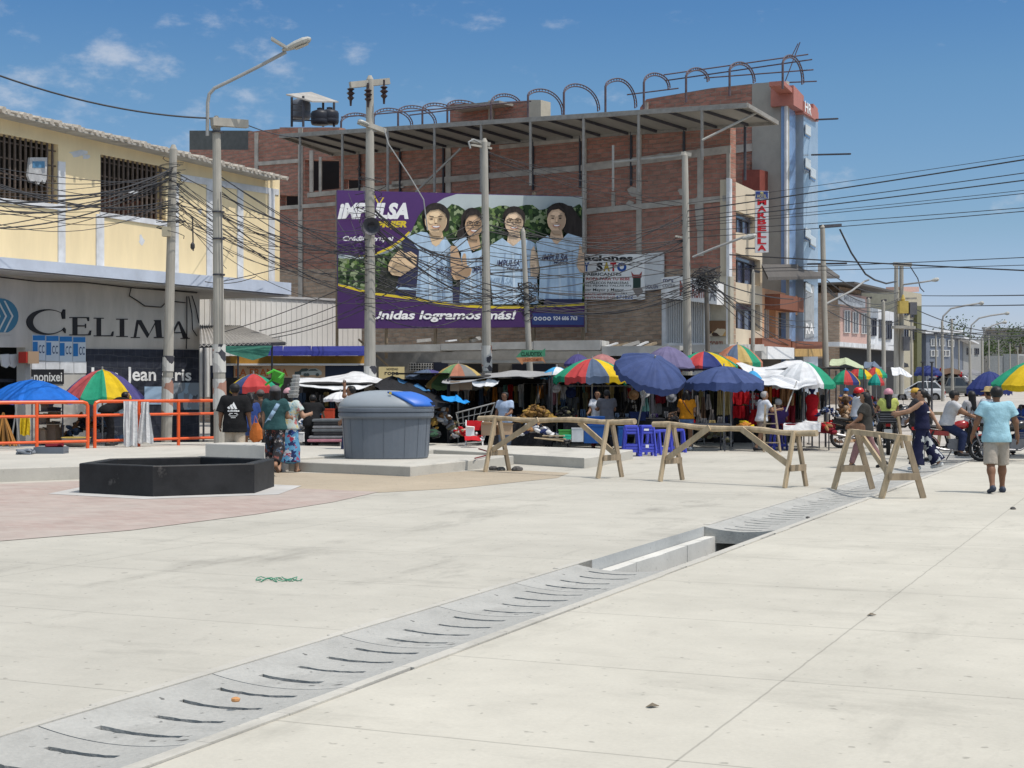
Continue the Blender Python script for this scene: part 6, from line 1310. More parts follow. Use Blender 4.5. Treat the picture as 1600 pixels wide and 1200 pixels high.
# garments -------------------------------------------------------------------------------
def garment(label, kind, x0, y0, x1, y1, Y, m, name='garment', group='clothes on display', rz=0):
 a = at((x0 + x1) / 2, y0, Y); w = (x1 - x0) / F * Y; h = (y1 - y0) / F * Y; q = random.Random(int(x0 * 7 + y0)); ph = q.uniform(0, 6)
 def prof(f):                                                    # outline half width, 0 = top
  if kind == 'tee': return (.22 if f < .02 else .5 if f < .32 else .34 + .02 * f)
  if kind == 'dress': return .18 + .32 * min(1, f * 1.15) if f > .25 else .24
  if kind == 'trousers': return .34 + .16 * f
  return .5 - .02 * math.sin(f * 9)
 rows = [0, .03, .12, .25, .31, .33, .5, .7, .85, 1.0]; N = 10; mb = MB(); front = []; back = []
 for f in rows:
  hwid = prof(f) * w
  for lst, s_ in ((front, -1), (back, 1)):
   r_ = []
   for i in range(N + 1):
    g_ = i / N * 2 - 1; d = .035 + .035 * math.sin(g_ * 7 + ph + f * 2) + .02 * math.sin(g_ * 13 + ph)
    edge = (1 - abs(g_) ** 4); gap = .0
    if kind == 'trousers' and f > .35 and abs(g_) < .12: gap = .03
    r_.append(a + Vector((g_ * hwid, s_ * (.03 * edge + .0) + d * edge - gap * -s_ * .5, -h * f + (.02 * math.sin(g_ * 5 + ph) if f == 1 else 0))))
   lst.append(r_)
 rings = [front[i] + back[i][::-1] for i in range(len(rows))]
 mb.loft(rings); return solo(name, mb, m, label, 'clothing', a, 0, group)
G = garment
m_g = {k: cloth('garment ' + k, c) for k, c in {'cream': (.52, .42, .20), 'red': (.42, .012, .018), 'darkred': (.16, .012, .02), 'tan': (.30, .16, .075), 'orange': (.5, .2, .04), 'grey': (.12, .13, .14), 'charcoal': (.03, .03, .033), 'white': (.6, .6, .6), 'pink': (.45, .2, .24), 'olive': (.16, .15, .09), 'mint': (.2, .42, .38), 'navy': (.02, .03, .09), 'denim': (.1, .15, .24), 'brown': (.12, .075, .05), 'purple': (.06, .035, .14), 'midgrey': (.2, .2, .21), 'yellow': (.6, .42, .02), 'black': (.012, .012, .013)}.items()}
m_gp = {'redwhite': pattern('red white print', (.35, .03, .04), [(.5, .5, .5), (.2, .02, .03), (.1, .1, .12)], 12), 'stripe': pattern('grey print', (.06, .06, .06), [(.3, .29, .26), (.12, .11, .1), (.02, .02, .02)], 14), 'bw': pattern('black white print', (.02, .02, .02), [(.5, .5, .5), (.05, .05, .06)], 10)}
for i, x in enumerate((1120, 1127, 1133)): G('cream trousers hanging under the low navy parasol, ' + ('left pair', 'middle pair', 'right pair nearest the red clothes')[i], 'trousers', x, 609, x + 8, 648, 42.4 + .1 * i, m_g['cream'])
G('red top hung above the other red top on the clothes stand', 'blanket', 1145, 612, 1171, 632, 43, m_g['red']); G('red top hung lowest on the clothes stand', 'blanket', 1145, 634, 1164, 653, 42.8, m_g['red'])
G('dark red top half hidden behind the red tops', 'blanket', 1160, 634, 1171, 655, 43.2, m_g['darkred']); G('red and white printed top right of the red tops', 'tee', 1170, 614, 1186, 644, 43.6, m_gp['redwhite']); G('deep red skirt below the printed top', 'dress', 1168, 640, 1188, 664, 43.4, m_g['red'])
G('orange blanket under the left of the white tarpaulin', 'blanket', 1194, 604, 1206, 632, 46.5, m_g['orange']); G('red top with white hem hung before the tan blanket', 'blanket', 1206, 606, 1218, 620, 46, m_g['red']); G('tan blanket hung under the white tarpaulin', 'blanket', 1219, 606, 1241, 634, 46.5, m_g['tan']); G('maroon blanket below the tan one', 'blanket', 1222, 634, 1243, 660, 46.3, m_g['darkred'])
G('charcoal trousers hung left of the grey pair', 'trousers', 1242, 611, 1250, 655, 45.5, m_g['charcoal']); G('grey trousers hung beside the red mannequin', 'trousers', 1251, 612, 1263, 656, 45.3, m_g['grey'])
for i, (x0, y0, x1, y1, k, lab) in enumerate(((1083, 618, 1094, 650, 'stripe', 'grey printed dress left of the cream trousers'), (1093, 620, 1104, 662, 'brown', 'brown dress left of the cream trousers'), (1101, 616, 1112, 640, 'stripe', 'grey printed top behind the brown dress'), (1086, 646, 1098, 668, 'stripe', 'lower grey printed dress by the woman in orange'), (1106, 640, 1118, 666, 'stripe', 'lower grey printed skirt beside the cream trousers'), (1065, 612, 1076, 624, 'charcoal', 'dark top hung behind the woman in orange'))):
 G(lab, 'dress', x0, y0, x1, y1, 44.5 + .2 * (i % 3), m_gp.get(k) or m_g[k])
for i, (x0, y0, x1, y1, k, kind, lab) in enumerate(((861, 606, 873, 632, 'pink', 'tee', 'pink top on the middle stall'), (874, 604, 886, 624, 'white', 'tee', 'white top left of the dark cap'), (884, 620, 905, 650, 'grey', 'tee', 'grey top hung low on the middle stall'), (905, 610, 912, 648, 'charcoal', 'trousers', 'charcoal trousers on the middle stall'), (910, 613, 919, 642, 'olive', 'tee', 'olive top behind the parasol pole'), (875, 622, 884, 640, 'denim', 'tee', 'denim top under the white top'), (980, 606, 986, 622, 'red', 'tee', 'small red top near the hats'), (983, 620, 997, 645, 'bw', 'tee', 'black and white top on the middle stall'), (968, 612, 977, 640, 'charcoal', 'dress', 'charcoal dress right of the grey shirted man'), (1001, 616, 1009, 634, 'white', 'tee', 'white top hung over the mint dress'), (1003, 622, 1015, 643, 'mint', 'dress', 'mint dress on the middle stall'), (1016, 624, 1034, 648, 'midgrey', 'blanket', 'plain grey cloth at the right end of the middle stall'), (1046, 606, 1056, 626, 'bw', 'tee', 'printed top by the navy parasol pole'), (1034, 636, 1058, 652, 'charcoal', 'blanket', 'heap of charcoal clothes beside the woman in orange'), (1024, 616, 1040, 630, 'darkred', 'blanket', 'dark red bag hung over the grey cloth'))):
 G(lab, kind, x0, y0, x1, y1, 45 + .15 * (i % 4), m_gp.get(k) or m_g[k])
for i, (x0, y0, x1, y1, k) in enumerate(((838, 600, 843, 630, 'white'), (845, 602, 850, 622, 'tan'), (820, 604, 826, 640, 'charcoal'), (828, 600, 834, 634, 'olive'), (756, 603, 761, 618, 'tan'), (852, 598, 858, 616, 'brown'))):
 G(('white', 'light tan', 'charcoal', 'olive', 'short tan', 'brown')[i] + ' garment hanging in the dark stall under the grey awning', 'dress', x0, y0, x1, y1, 46.5, m_g[k])
m_str = cloth('string hat', (.5, .5, .5))
for x, y, k, lab in ((892, 614, 'navy', 'round navy hat on display'), (868, 606, 'white', 'white hat above the pink top'), (1008, 613, 'white', 'white hat above the mint dress'), (990, 617, 'tan', 'tan hat near the black and white top'), (1049, 621, 'midgrey', 'grey hat by the navy parasol pole')):
 mb = MB(); c = at(x, y, 44.6); M = Matrix.Rotation(R(70), 3, 'X'); mb.lathe([(.16, 0), (.15, .02), (.09, .03), (.085, .1), (.05, .13), (0, .135)], c, 14, 0, M); solo('hat', mb, m_g[k], lab, 'hat', c, 0, 'hats on display')
# clothes stand and mannequin
t = thing('mannequin', 'mannequin dressed in red with a navy cap beside the goods table', 'mannequin', gx(1269, 43.5))
mb = MB(); c = gx(1269, 43.5)
mb.loft([[c + Vector((w * math.cos(k * math.pi / 6), d * math.sin(k * math.pi / 6), z)) for k in range(12)] for w, d, z in ((.15, .11, .75), (.18, .13, .95), (.15, .11, 1.12), (.2, .12, 1.38), (.15, .1, 1.48), (.06, .06, 1.52))]); mb.build('torso', m_g['red'], t, smooth=True)
mb = MB(); mb.lathe([(.05, 1.5), (.05, 1.56), (.09, 1.62), (.1, 1.7), (.08, 1.78), (.02, 1.82)], c, 12); mb.build('head', m_g['navy'], t, smooth=True)
mb = MB(); mb.tube([c, c + Vector((0, 0, .8))], .025); mb.lathe([(.18, 0), (.18, .03), (.03, .05)], c, 12); mb.build('stand', m_darksteel, t)
def rail(label, x0, x1, y, Y, zb=0):
 a, b_ = at(x0, y, Y), at(x1, y, Y); t = thing('clothes_rail', label, 'clothes rail', gx((x0 + x1) / 2, Y, zb), 0, 'clothes rails'); mb = MB(); mb.tube([(a.x, a.y, zb), a, b_, (b_.x, b_.y, zb)], .02, n=6); mb.build('frame', m_ppole, t)
 mb = MB(); mb.bar((a.x, a.y - .25, zb + .02), (a.x, a.y + .25, zb + .02), .04, .04); mb.bar((b_.x, b_.y - .25, zb + .02), (b_.x, b_.y + .25, zb + .02), .04, .04); mb.build('feet', m_ppole, t)
rail('clothes rail carrying the cream trousers', 1082, 1142, 608, 42.7); rail('clothes rail under the white tarpaulin with the blankets', 1192, 1264, 604, 45.9); rail('clothes rail of the middle stall', 858, 1015, 603, 45.4); rail('clothes rail in the dark stall', 818, 860, 599, 46.8)
# added stall shelters: roofs cast shade, black cloth darkens the stall interiors
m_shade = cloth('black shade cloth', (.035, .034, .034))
def stall(label, x0, x1, yt, Y0, Y1, back=True):
 t = thing('shade_shelter', label, 'shade shelter', gx((x0 + x1) / 2, (Y0 + Y1) / 2), 0, 'added shade shelters'); zt = at(0, yt, Y0).z; a, b_ = gx(x0, Y0), gx(x1, Y0); c, d = Vector((b_.x, Y1, 0)), Vector((a.x, Y1, 0))
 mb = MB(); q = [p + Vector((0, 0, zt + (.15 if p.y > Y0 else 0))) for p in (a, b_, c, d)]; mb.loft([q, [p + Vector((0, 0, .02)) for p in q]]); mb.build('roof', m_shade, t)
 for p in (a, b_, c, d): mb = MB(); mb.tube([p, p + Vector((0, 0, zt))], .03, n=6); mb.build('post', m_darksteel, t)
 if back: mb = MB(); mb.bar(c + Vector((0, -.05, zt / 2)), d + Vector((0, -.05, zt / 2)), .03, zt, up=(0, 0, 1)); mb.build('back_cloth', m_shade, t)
stall('added shade shelter between the black and grey tarpaulins', 610, 700, 592, 43.2, 47); stall('added shade shelter under the grey awning', 702, 858, 590, 43.6, 47.4); stall('added shade shelter behind the striped parasol', 862, 1018, 588, 44, 47.6); stall('added shade shelter behind the navy parasols', 1020, 1140, 585, 44.4, 47.8); stall('added shade shelter under the white tarpaulin', 1144, 1290, 594, 43.8, 47.5); stall('added shade shelter under the white tarpaulin left of the waste container', 450, 600, 600, 43.6, 46.8)
stall('added shade shelter under the green awning of the far stalls', 1296, 1350, 577, 58, 63, False)
# boxes, stools, tables ------------------------------------------------------------------
m_card = mat('cardboard', (.34, .215, .12), rough=.9, var=.2, scale=4); m_crate = mat('blue crate plastic', (.012, .075, .27), rough=.4); m_tub = mat('milky tub plastic', (.50, .52, .54), rough=.3)
m_stool = mat('blue stool plastic', (.055, .07, .47), rough=.38, spec=.5)
def carton(label, x0, y0, x1, y1, Y, m=None, d=.4, name='carton', cat='box', rz=0, flaps=True, group='boxes at the stalls'):
 w, h = (x1 - x0) / F * Y, (y1 - y0) / F * Y; c = at((x0 + x1) / 2, y1, Y); t = thing(name, label, cat, c, rz, group); mb = MB(); m = m or m_card
 M = Matrix.Rotation(rz, 3, 'Z'); P = lambda x, y, z: c + M @ Vector((x, y, z)); s_ = .02
 mb.box(P(0, 0, s_ / 2), (w, d, s_), rz)
 for sx in (-1, 1): mb.box(P(sx * (w / 2 - s_ / 2), 0, h / 2 + s_ / 2), (s_, d, h - s_), rz); mb.box(P(0, sx * (d / 2 - s_ / 2), h / 2 + s_ / 2), (w - 2 * s_, s_, h - s_), rz)
 mb.build('body', m, t)
 mb = MB()
 if flaps:
  for sy in (-1, 1): mb.loft([[P(-w / 2, sy * d / 2, h), P(w / 2, sy * d / 2, h)], [P(-w / 2, sy * (d / 2 + .08), h + .07), P(w / 2, sy * (d / 2 + .08), h + .05)]], cap=False, close=False)
 else: mb.box(P(0, 0, h + .012), (w * 1.04, d * 1.04, .025), rz)
 mb.build('flaps' if flaps else 'lid', m, t); return t
def stool(label, c, rz=0, m=None, h=.62):
 t = thing('plastic_stool', label, 'stool', c, rz, 'blue plastic stools'); m = m or m_stool; c = Vector(c)
 def P(x, y, z): return c + Matrix.Rotation(rz, 3, 'Z') @ Vector((x, y, z))
 mb = MB(); mb.loft([[P(sx * w, sy * w, z) for sx, sy in ((-1, -1), (1, -1), (1, 1), (-1, 1))] for w, z in ((.155, h - .07), (.165, h - .05), (.16, h - .01), (.14, h))]); mb.build('seat', m, t)
 for sx in (-1, 1):
  for sy in (-1, 1): mb = MB(); mb.bar(P(sx * .19, sy * .19, 0), P(sx * .14, sy * .14, h - .05), .055, .055); mb.build('leg', m, t)
 mb = MB()
 for sx in (-1, 1): mb.bar(P(sx * .18, -.18, .13), P(sx * .18, .18, .13), .02, .06); mb.bar(P(-.18, sx * .18, .13), P(.18, sx * .18, .13), .02, .06)
 mb.build('stretchers', m, t); return t
s0 = stool('tall stack of blue plastic stools, the left one behind the sawhorse end', gx(986, 38.2));
st2 = dup(s0, gx(1010, 38.3), R(8), 'blue plastic stool with a white sticker, right of the first one'); st3 = dup(s0, gx(1021, 39.0), R(-6), 'blue plastic stool half hidden behind the stickered one'); st4 = dup(s0, gx(1034, 39.8), R(20), 'blue plastic stool in the shade by the table'); st5 = dup(s0, gx(1058, 40.4), R(3), 'blue plastic stool at the feet of the woman in orange')
s0['label'] = 'blue plastic stool at the left, next to the sawhorse end'
for p_, k in ((gx(986, 38.2), 0), (gx(1010, 38.3), 1)):
 for j in range(2): dup(s0, Vector((p_.x, p_.y, .075 * (j + 1))), R(8 * k), ('blue plastic stool stacked on the left one' if not k else 'blue plastic stool stacked on the stickered one') + (', lower' if not j else ', topmost'))
mb = MB(); p = gx(1009, 38.3); mb.box(p + Vector((0, -.2, .66)), (.12, .004, .05)); mb.box(p + Vector((.02, -.2, .25)), (.08, .004, .08)); solo('sticker', mb, m_txtwhite, 'white price stickers on the blue stool stack', 'sticker', p + Vector((0, -.2, .66)))
carton('translucent blue storage tub under the striped parasol', 912, 666, 947, 692, 40.5, m_crate, .5, 'storage_tub', flaps=False); carton('second blue storage tub stacked above the first', 918, 652, 944, 664, 40.7, m_crate, .5, 'storage_tub', flaps=False)
carton('white plastic basket next to the blue tub', 893, 670, 911, 690, 40.2, m_tub, .4, 'basket', 'basket', flaps=False); carton('navy display case on the stall counter', 984, 645, 1008, 657, 42, m_g['navy'], .4, 'case', flaps=False); carton('blue panel crate beside the stools', 966, 668, 978, 697, 39.8, m_crate, .5, 'crate', flaps=False)
carton('green plastic basket before the goods heap', 873, 673, 893, 682, 40.4, mat('green plastic', (.05, .25, .05)), .4, 'basket', 'basket', flaps=False); carton('green plastic bowl at the end of the broomsticks', 880, 681, 892, 686, 39.3, mat('mint plastic', (.03, .4, .25)), .3, 'bowl', 'bowl', flaps=False)
carton('open cardboard box left of the sawhorse brace', 752, 663, 775, 680, 39.6); carton('flattened cardboard box between the sawhorse legs', 776, 664, 797, 679, 39.8, rz=.4); carton('cardboard box stacked on the stall roof edge', 704, 597, 718, 611, 43, flaps=False); carton('long cardboard box next to it on the stall roof edge', 718, 598, 738, 609, 43.1, flaps=False)
carton('white bucket-like carton by the red chair', 728, 670, 741, 684, 38.8, m_txtwhite, .3); carton('orange red crate behind the waste container', 504, 640, 522, 655, 40.5, mat('red crate', (.42, .05, .02)), .4, 'crate', flaps=False); carton('white foam block on the ground by the dark figure', 464, 677, 476, 690, 39.5, m_txtwhite, .4, 'foam_block', flaps=False)
carton('blue crate on top of the red crate', 494, 640, 504, 648, 40.6, mat('cyan crate', (.02, .25, .5)), .4, 'crate', flaps=False)
carton('dark open crate under the awning, left of the vendor', 765, 650, 790, 662, 43, m_g['charcoal'], .4, 'crate')
for i, (x0, y0, x1, y1) in enumerate(((62, 672, 74, 690), (76, 662, 90, 690), (63, 650, 75, 661), (78, 640, 92, 654), (67, 634, 80, 642), (91, 668, 97, 690), (64, 690, 84, 694))):
 carton('cardboard box on the shelf behind the orange railing, ' + ('bottom left', 'tall one in the middle', 'small one left', 'upper right one', 'top left one', 'narrow right one', 'flat bottom one')[i], x0, y0, x1, y1, 39.0 + .12 * i, [m_card, mat('dull cardboard', (.22, .15, .10), var=.2)][i % 2], .35)
mb = MB(); PS = [at(x, 625, Y) for x, Y in ((60, 38.8), (98, 38.8), (98, 39.6), (60, 39.6))]
t = thing('shelf_rack', 'dark shelf rack with boxes behind the orange railing', 'shelf', gx(79, 39.2, .25))
for p in PS: mb = MB(); mb.tube([(p.x, p.y, .25), p], .02, n=5); mb.build('post', m_darksteel, t)
for y in (642.3, 661.8, 690.6):
 mb = MB(); z = at(0, y, 39.2).z; mb.loft([[(p.x, p.y, z) for p in PS], [(p.x, p.y, z - .02) for p in PS]]); mb.build('shelf', m_wood2, t)
# folding table and counters
def table(label, x0, x1, Y0, Y1, z, m, leg=True, cloth_drop=0, name='table'):
 a, b_ = gx(x0, Y0), gx(x1, Y0); t = thing(name, label, 'table', gx((x0 + x1) / 2, (Y0 + Y1) / 2)); mb = MB(); c = (a + b_) / 2
 mb.box((c.x, (Y0 + Y1) / 2, z - .02), ((b_ - a).length, Y1 - Y0, .04)); mb.build('top', m, t)
 for x in (a.x + .15, b_.x - .15):
  for y in (Y0 + .1, Y1 - .1):
   mb = MB(); mb.tube([(x, y, 0), (x, y, z - .04)], .018, n=6); mb.build('leg', m_darksteel, t)
 if cloth_drop: mb = MB(); mb.box((c.x, Y0 - .012, z - cloth_drop / 2), ((b_ - a).length, .02, cloth_drop)); mb.build('skirt', m, t)
 return t
table('long dark folding table under the low navy parasol', 1056, 1142, 40.9, 41.9, .74, mat('slate table top', (.07, .075, .09), rough=.4))
table('goods table covered by a dark red blanket beside the mannequin', 1222, 1305, 41.5, 43, .72, m_g['darkred'], cloth_drop=.25)
table('counter of the middle stall with hats and cases', 880, 1040, 42.2, 43.2, .85, m_g['charcoal'], cloth_drop=.5)
table('low table of the dark stall under the grey awning', 765, 862, 42.6, 44, .7, m_g['charcoal'], cloth_drop=.6)
tarp('crumpled white cloth over the corner of the goods table', [[(1228, 662, 42.2), (1255, 659, 42.3), (1281, 658, 42.2)], [(1224, 664, 41.3), (1250, 663, 41.3), (1283, 662, 41.3)], [(1224, 677, 41.2), (1250, 678, 41.1), (1282, 676, 41.2)]], m_g['white'], 'cloth', .04)
# heaps
def heap(label, x0, x1, yb, h, Y, m, seed, r_=.08, n=70, name='heap', cat='heap'):
 q = random.Random(seed); a, b_ = at(x0, yb, Y), at(x1, yb, Y); w = (b_.x - a.x) / 2; c = (a + b_) / 2; mb = MB()
 for k in range(n):
  u = q.gauss(0, .45); v = q.uniform(-.45, .45); zz = max(0, h * (1 - u * u) - abs(v) * h * .8) * q.uniform(.5, 1); p = c + Vector((max(-1, min(1, u)) * w, v, zz)); d = Vector((q.uniform(-1, 1), q.uniform(-1, 1), q.uniform(-.4, .4))).normalized() * r_
  mb.tube([p - d * 1.3, p - d * .5, p + d * .5, p + d * 1.3], [r_ * .3, r_ * .62, r_ * .62, r_ * .25], n=6, mi=q.randrange(len(m)))
 o = solo(name, mb, m, label, cat, c); o['kind'] = 'stuff'; return o
heap('loose heap of yellow brown produce under the grey awning', 812, 868, 656, .42, 42.3, [mat('ochre produce', (.24, .13, .03)), mat('brown produce', (.12, .065, .02)), mat('yellow produce', (.33, .2, .04))], 3, .09, 110, 'produce_heap', 'produce')
heap('dark heap of folded cloth beside the produce', 862, 906, 662, .5, 42.6, [m_g['black'], m_g['charcoal'], m_g['olive']], 4, .1, 90, 'cloth_heap', 'cloth')
heap('small yellow produce pile right of the waste container', 666, 684, 668, .3, 41.5, [mat('yellow produce', (.33, .2, .04)), mat('ochre produce', (.24, .13, .03))], 5, .06, 50, 'produce_pile', 'produce')
heap('jumble of goods around the red folding chair', 700, 752, 686, .35, 39.6, [m_g['white'], m_g['midgrey'], m_g['red'], m_card, m_g['charcoal']], 6, .07, 70, 'goods_jumble', 'goods')
heap('green bags at the foot of the black tarpaulin', 662, 690, 684, .22, 39.8, [mat('dark green bag', (.02, .06, .03)), m_g['charcoal']], 7, .1, 30, 'bags', 'bags')
heap('shoes and small goods on the goods table', 1278, 1308, 650, .28, 42.4, [m_g['white'], m_g['navy'], m_g['charcoal'], m_g['denim']], 8, .05, 60, 'small_goods', 'goods')
heap('yellow bags on the ground behind the middle sawhorse', 1152, 1174, 670, .2, 41.5, [m_g['orange'], m_g['yellow']], 9, .08, 24, 'yellow_bags', 'bags')
heap('dark clutter under the navy parasol', 1040, 1060, 664, .35, 43.4, [m_g['black'], m_g['charcoal'], m_g['brown']], 10, .09, 50, 'dark_clutter', 'goods')
heap('red and brown goods beneath the dark red blanket', 1278, 1302, 676, .3, 41.7, [m_g['darkred'], m_g['tan'], m_g['red']], 12, .09, 40, 'red_goods', 'goods')
heap('dark goods along the shade of the far stalls', 1300, 1400, 669, 1.5, 61, [m_g['black'], m_g['charcoal'], m_g['navy'], m_g['midgrey'], m_g['brown'], m_g['red']], 13, .16, 160, 'stall_goods', 'goods')
heap('boxes and bundles spilling from the far stalls', 1308, 1332, 691, 1.5, 47.5, [m_card, m_g['tan'], m_g['brown']], 14, .13, 60, 'bundles', 'goods')
# stack of blankets
for i in range(7):
 y = 690 - i * 5.2; p = at(521 + (i % 3) * 1.2, y, 38.6); mb = MB(); w = (.62 - .02 * (i % 2)) if i < 2 else .5
 mb.loft([[p + Vector((sx * w * k, sy * .3 * k, z)) for sx, sy in ((-1, -1), (1, -1), (1, 1), (-1, 1))] for k, z in ((.95, 0), (1, .02), (1, .055), (.95, .075))]); solo('folded_blanket', mb, [m_g['grey'], m_g['midgrey'], m_g['charcoal']][i % 3] if i else m_g['pink'], 'folded ' + ('pink blanket at the bottom of the blanket stack', 'wide grey blanket second from the bottom of its stack', 'charcoal blanket third from the bottom of its stack', 'grey blanket in the middle of the blanket stack', 'pale grey blanket third from the top of its stack', 'charcoal blanket second from the top of its stack', 'grey blanket topmost of the stack behind the waste container')[i], 'blanket', p, 0, 'stacked folded blankets')
# red folding chair, hand cart with wire sides, broomsticks
t = thing('folding_chair', 'red folding chair standing among the goods', 'chair', gx(741, 39.5, .0)); c = gx(741, 39.5)
mb = MB(); mb.loft([[c + Vector(p) for p in ((-.22, -.2, .45), (.22, -.2, .45), (.22, .2, .42), (-.22, .2, .42))], [c + Vector(p) for p in ((-.22, -.2, .48), (.22, -.2, .48), (.22, .2, .45), (-.22, .2, .45))]]); mb.build('seat', m_g['red'], t)
mb = MB(); mb.loft([[c + Vector(p) for p in ((-.2, .2, .6), (.2, .2, .6), (.2, .28, .85), (-.2, .28, .85))], [c + Vector(p) for p in ((-.2, .23, .6), (.2, .23, .6), (.2, .31, .85), (-.2, .31, .85))]]); mb.build('backrest', m_g['red'], t)
for s_ in (-1, 1):
 mb = MB(); mb.tube([c + Vector((s_ * .22, -.25, 0)), c + Vector((s_ * .22, .28, .86))], .015, n=5); mb.build('leg', m_txtwhite, t); mb = MB(); mb.tube([c + Vector((s_ * .2, .3, 0)), c + Vector((s_ * .2, -.2, .46))], .015, n=5); mb.build('leg', m_txtwhite, t)
t = thing('wire_cart', 'tilted grey wire shopping cart among the stalls right of the container', 'cart', gx(738, 42.5)); c = gx(738, 42.5)
mb = MB(); lo = [c + Vector(p) for p in ((-.35, -.25, .55), (.35, -.25, .62), (.35, .25, .62), (-.35, .25, .55))]; hi = [c + Vector(p) for p in ((-.45, -.32, 1.0), (.62, -.32, 1.28), (.62, .32, 1.28), (-.45, .32, 1.0))]
for i in range(4):
 j = (i + 1) % 4; mb.tube([lo[i], lo[j]], .014, n=4); mb.tube([hi[i], hi[j]], .02, n=5)
 for k in range(7): f = k / 6; mb.tube([lo[i].lerp(lo[j], f), hi[i].lerp(hi[j], f)], .008, n=4)
 for f in (.33, .66): mb.tube([lo[i].lerp(hi[i], f), lo[j].lerp(hi[j], f)], .008, n=4)
mb.build('basket', m_gal, t)
mb = MB(); mb.tube([c + Vector((-.4, -.3, .15)), c + Vector((.3, -.3, .2)), c + Vector((.62, -.3, 1.28))], .018, n=5); mb.tube([c + Vector((-.4, .3, .15)), c + Vector((.3, .3, .2)), c + Vector((.62, .3, 1.28))], .018, n=5); mb.build('frame', m_gal, t)
for sx in (-.38, .3):
 for sy in (-.3, .3): mb = MB(); mb.lathe([(.03, -.02), (.07, -.02), (.07, .02), (.03, .02)], c + Vector((sx, sy, .08)), 12, 0, Matrix.Rotation(R(90), 3, 'X')); mb.build('wheel', m_g['charcoal'], t)
for i, (xa, ya, xb, yb) in enumerate(((848, 681, 882, 681), (846, 685, 884, 686), (835, 684, 880, 689))):
 mb = MB(); mb.tube([at(xa, ya, 39.4), at(xb, yb, 38.9)], .02, n=6); solo('broomstick', mb, m_wood, ('upper', 'middle', 'lower')[i] + ' of the pale broomsticks lying by the platform', 'broomstick', at(xa, ya, 39.4), 0, 'broomsticks')
mb = MB(); pts = [at(x, y, Y) for x, y, Y in ((748, 686, 37), (762, 692, 35.5), (768, 697, 34), (758, 700, 33.2), (742, 707, 32))]; mb.tube([p + Vector((0, 0, .0)) for p in [Vector((p.x, p.y, .235)) for p in pts]], .015, n=5); solo('rope', mb, m_g['darkred'], 'thin red rope trailing over the pale platform', 'rope', pts[0])
tarp('red cloth on the edge of the pale platform', [[(726, 682, 38.4), (748, 682, 38.4)], [(726, 688, 37.9), (752, 689, 37.9)]], m_g['red'], 'cloth', .01)
# step ladder
t = thing('step_ladder', 'wooden step ladder next to the grey haired man', 'ladder', gx(1203, 40.8)); c = gx(1203, 40.8)
for s_ in (-1, 1):
 mb = MB(); mb.bar(c + Vector((s_ * .22, -.35, 0)), c + Vector((s_ * .12, 0, 1.25)), .05, .03); mb.build('rail', m_wood2, t); mb = MB(); mb.bar(c + Vector((s_ * .22 + .1, .4, 0)), c + Vector((s_ * .12, .02, 1.25)), .04, .03); mb.build('leg', m_wood2, t)
for k in range(4): f = (k + 1) / 5; mb = MB(); mb.bar(c + Vector((-.22 + .1 * f, -.35 + .35 * f, 1.25 * f)), c + Vector((.22 - .1 * f, -.35 + .35 * f, 1.25 * f)), .1, .025); mb.build('step', m_wood2, t)
# behind the orange railing
G('yellow cloth hanging from a stand behind the railing', 'blanket', 31, 649, 47, 680, 37.2, m_g['yellow'], 'cloth');
G('long white cloth draped over the orange railing, left piece', 'blanket', 193, 627, 215, 697, 37.4, m_g['white'], 'cloth'); G('long white cloth draped over the orange railing, right piece', 'dress', 214, 628, 240, 692, 37.7, m_g['white'], 'cloth')
t = thing('trestle', 'pale folded trestle legs behind the orange railing', 'trestle', gx(24, 37.6, .25)); mb = MB(); mb.tube([gx(16, 37.6, .25), at(27, 630, 37.6)], .02); mb.build('leg', m_gal, t); mb = MB(); mb.tube([gx(30, 37.6, .25), at(24, 630, 37.6)], .02); mb.build('leg', m_gal, t)
mb = MB(); c = at(5, 700, 36.9);
for k in range(26):
 a = R(200 + 140 * k / 25); mb.tube([c + Vector((0, 0, .85)), c + Vector((.32 * math.cos(k * .49), .2 * math.sin(k * .49), .05))], .022, n=4, mi=k % 2)
solo('straw_broom_bundle', mb, [mat('straw', (.35, .17, .04)), mat('dark straw', (.14, .07, .02))], 'bundle of orange straw brooms at the left edge behind the railing', 'brooms', c)
t = thing('large_pan', 'wide shallow metal pan with golden rim behind the railing', 'pan', at(119, 696, 37.7)); c = at(119, 697, 37.7); mb = MB(); mb.lathe([(.22, 0), (.33, .1), (.35, .2), (.33, .2), (.31, .11), (.2, .02)], c, 24); mb.build('bowl', mat('pan metal', (.3, .27, .24), rough=.4, metal=.4), t); mb = MB(); mb.lathe([(.35, .2), (.365, .21), (.35, .22), (.335, .21), (.35, .2)], c, 24, cap=False); mb.build('rim', mat('gold rim', (.5, .36, .08), rough=.4), t)
t = thing('grey_tray', 'long grey plastic tray with tools on the platform edge', 'tray', gx(80, 34, .25)); c = gx(80, 34, .25)
mb = MB(); mb.box(c + Vector((0, 0, .02)), (.66, .4, .04));
for s_ in (-1, 1): mb.box(c + Vector((0, s_ * .19, .09)), (.66, .02, .11)); mb.box(c + Vector((s_ * .32, 0, .09)), (.02, .36, .11))
mb.build('body', m_bin, t); mb = MB(); mb.tube([c + Vector((-.1, -.1, .16)), c + Vector((.25, .05, .18))], .05); mb.tube([c + Vector((.0, .1, .16)), c + Vector((.28, -.08, .2))], .04); mb.build('tools', m_g['darkred'], t)
mb = MB(); pts = [gx(40 + 14 * math.sin(k * 1.7), 33.6 + .25 * math.cos(k * 1.1), .27 + .02 * (k % 5)) for k in range(26)]; mb.tube(pts, .03, n=5); solo('grey_hose', mb, mat('grey hose', (.2, .22, .25)), 'coiled grey hose on the platform left of the tray', 'hose', pts[0])
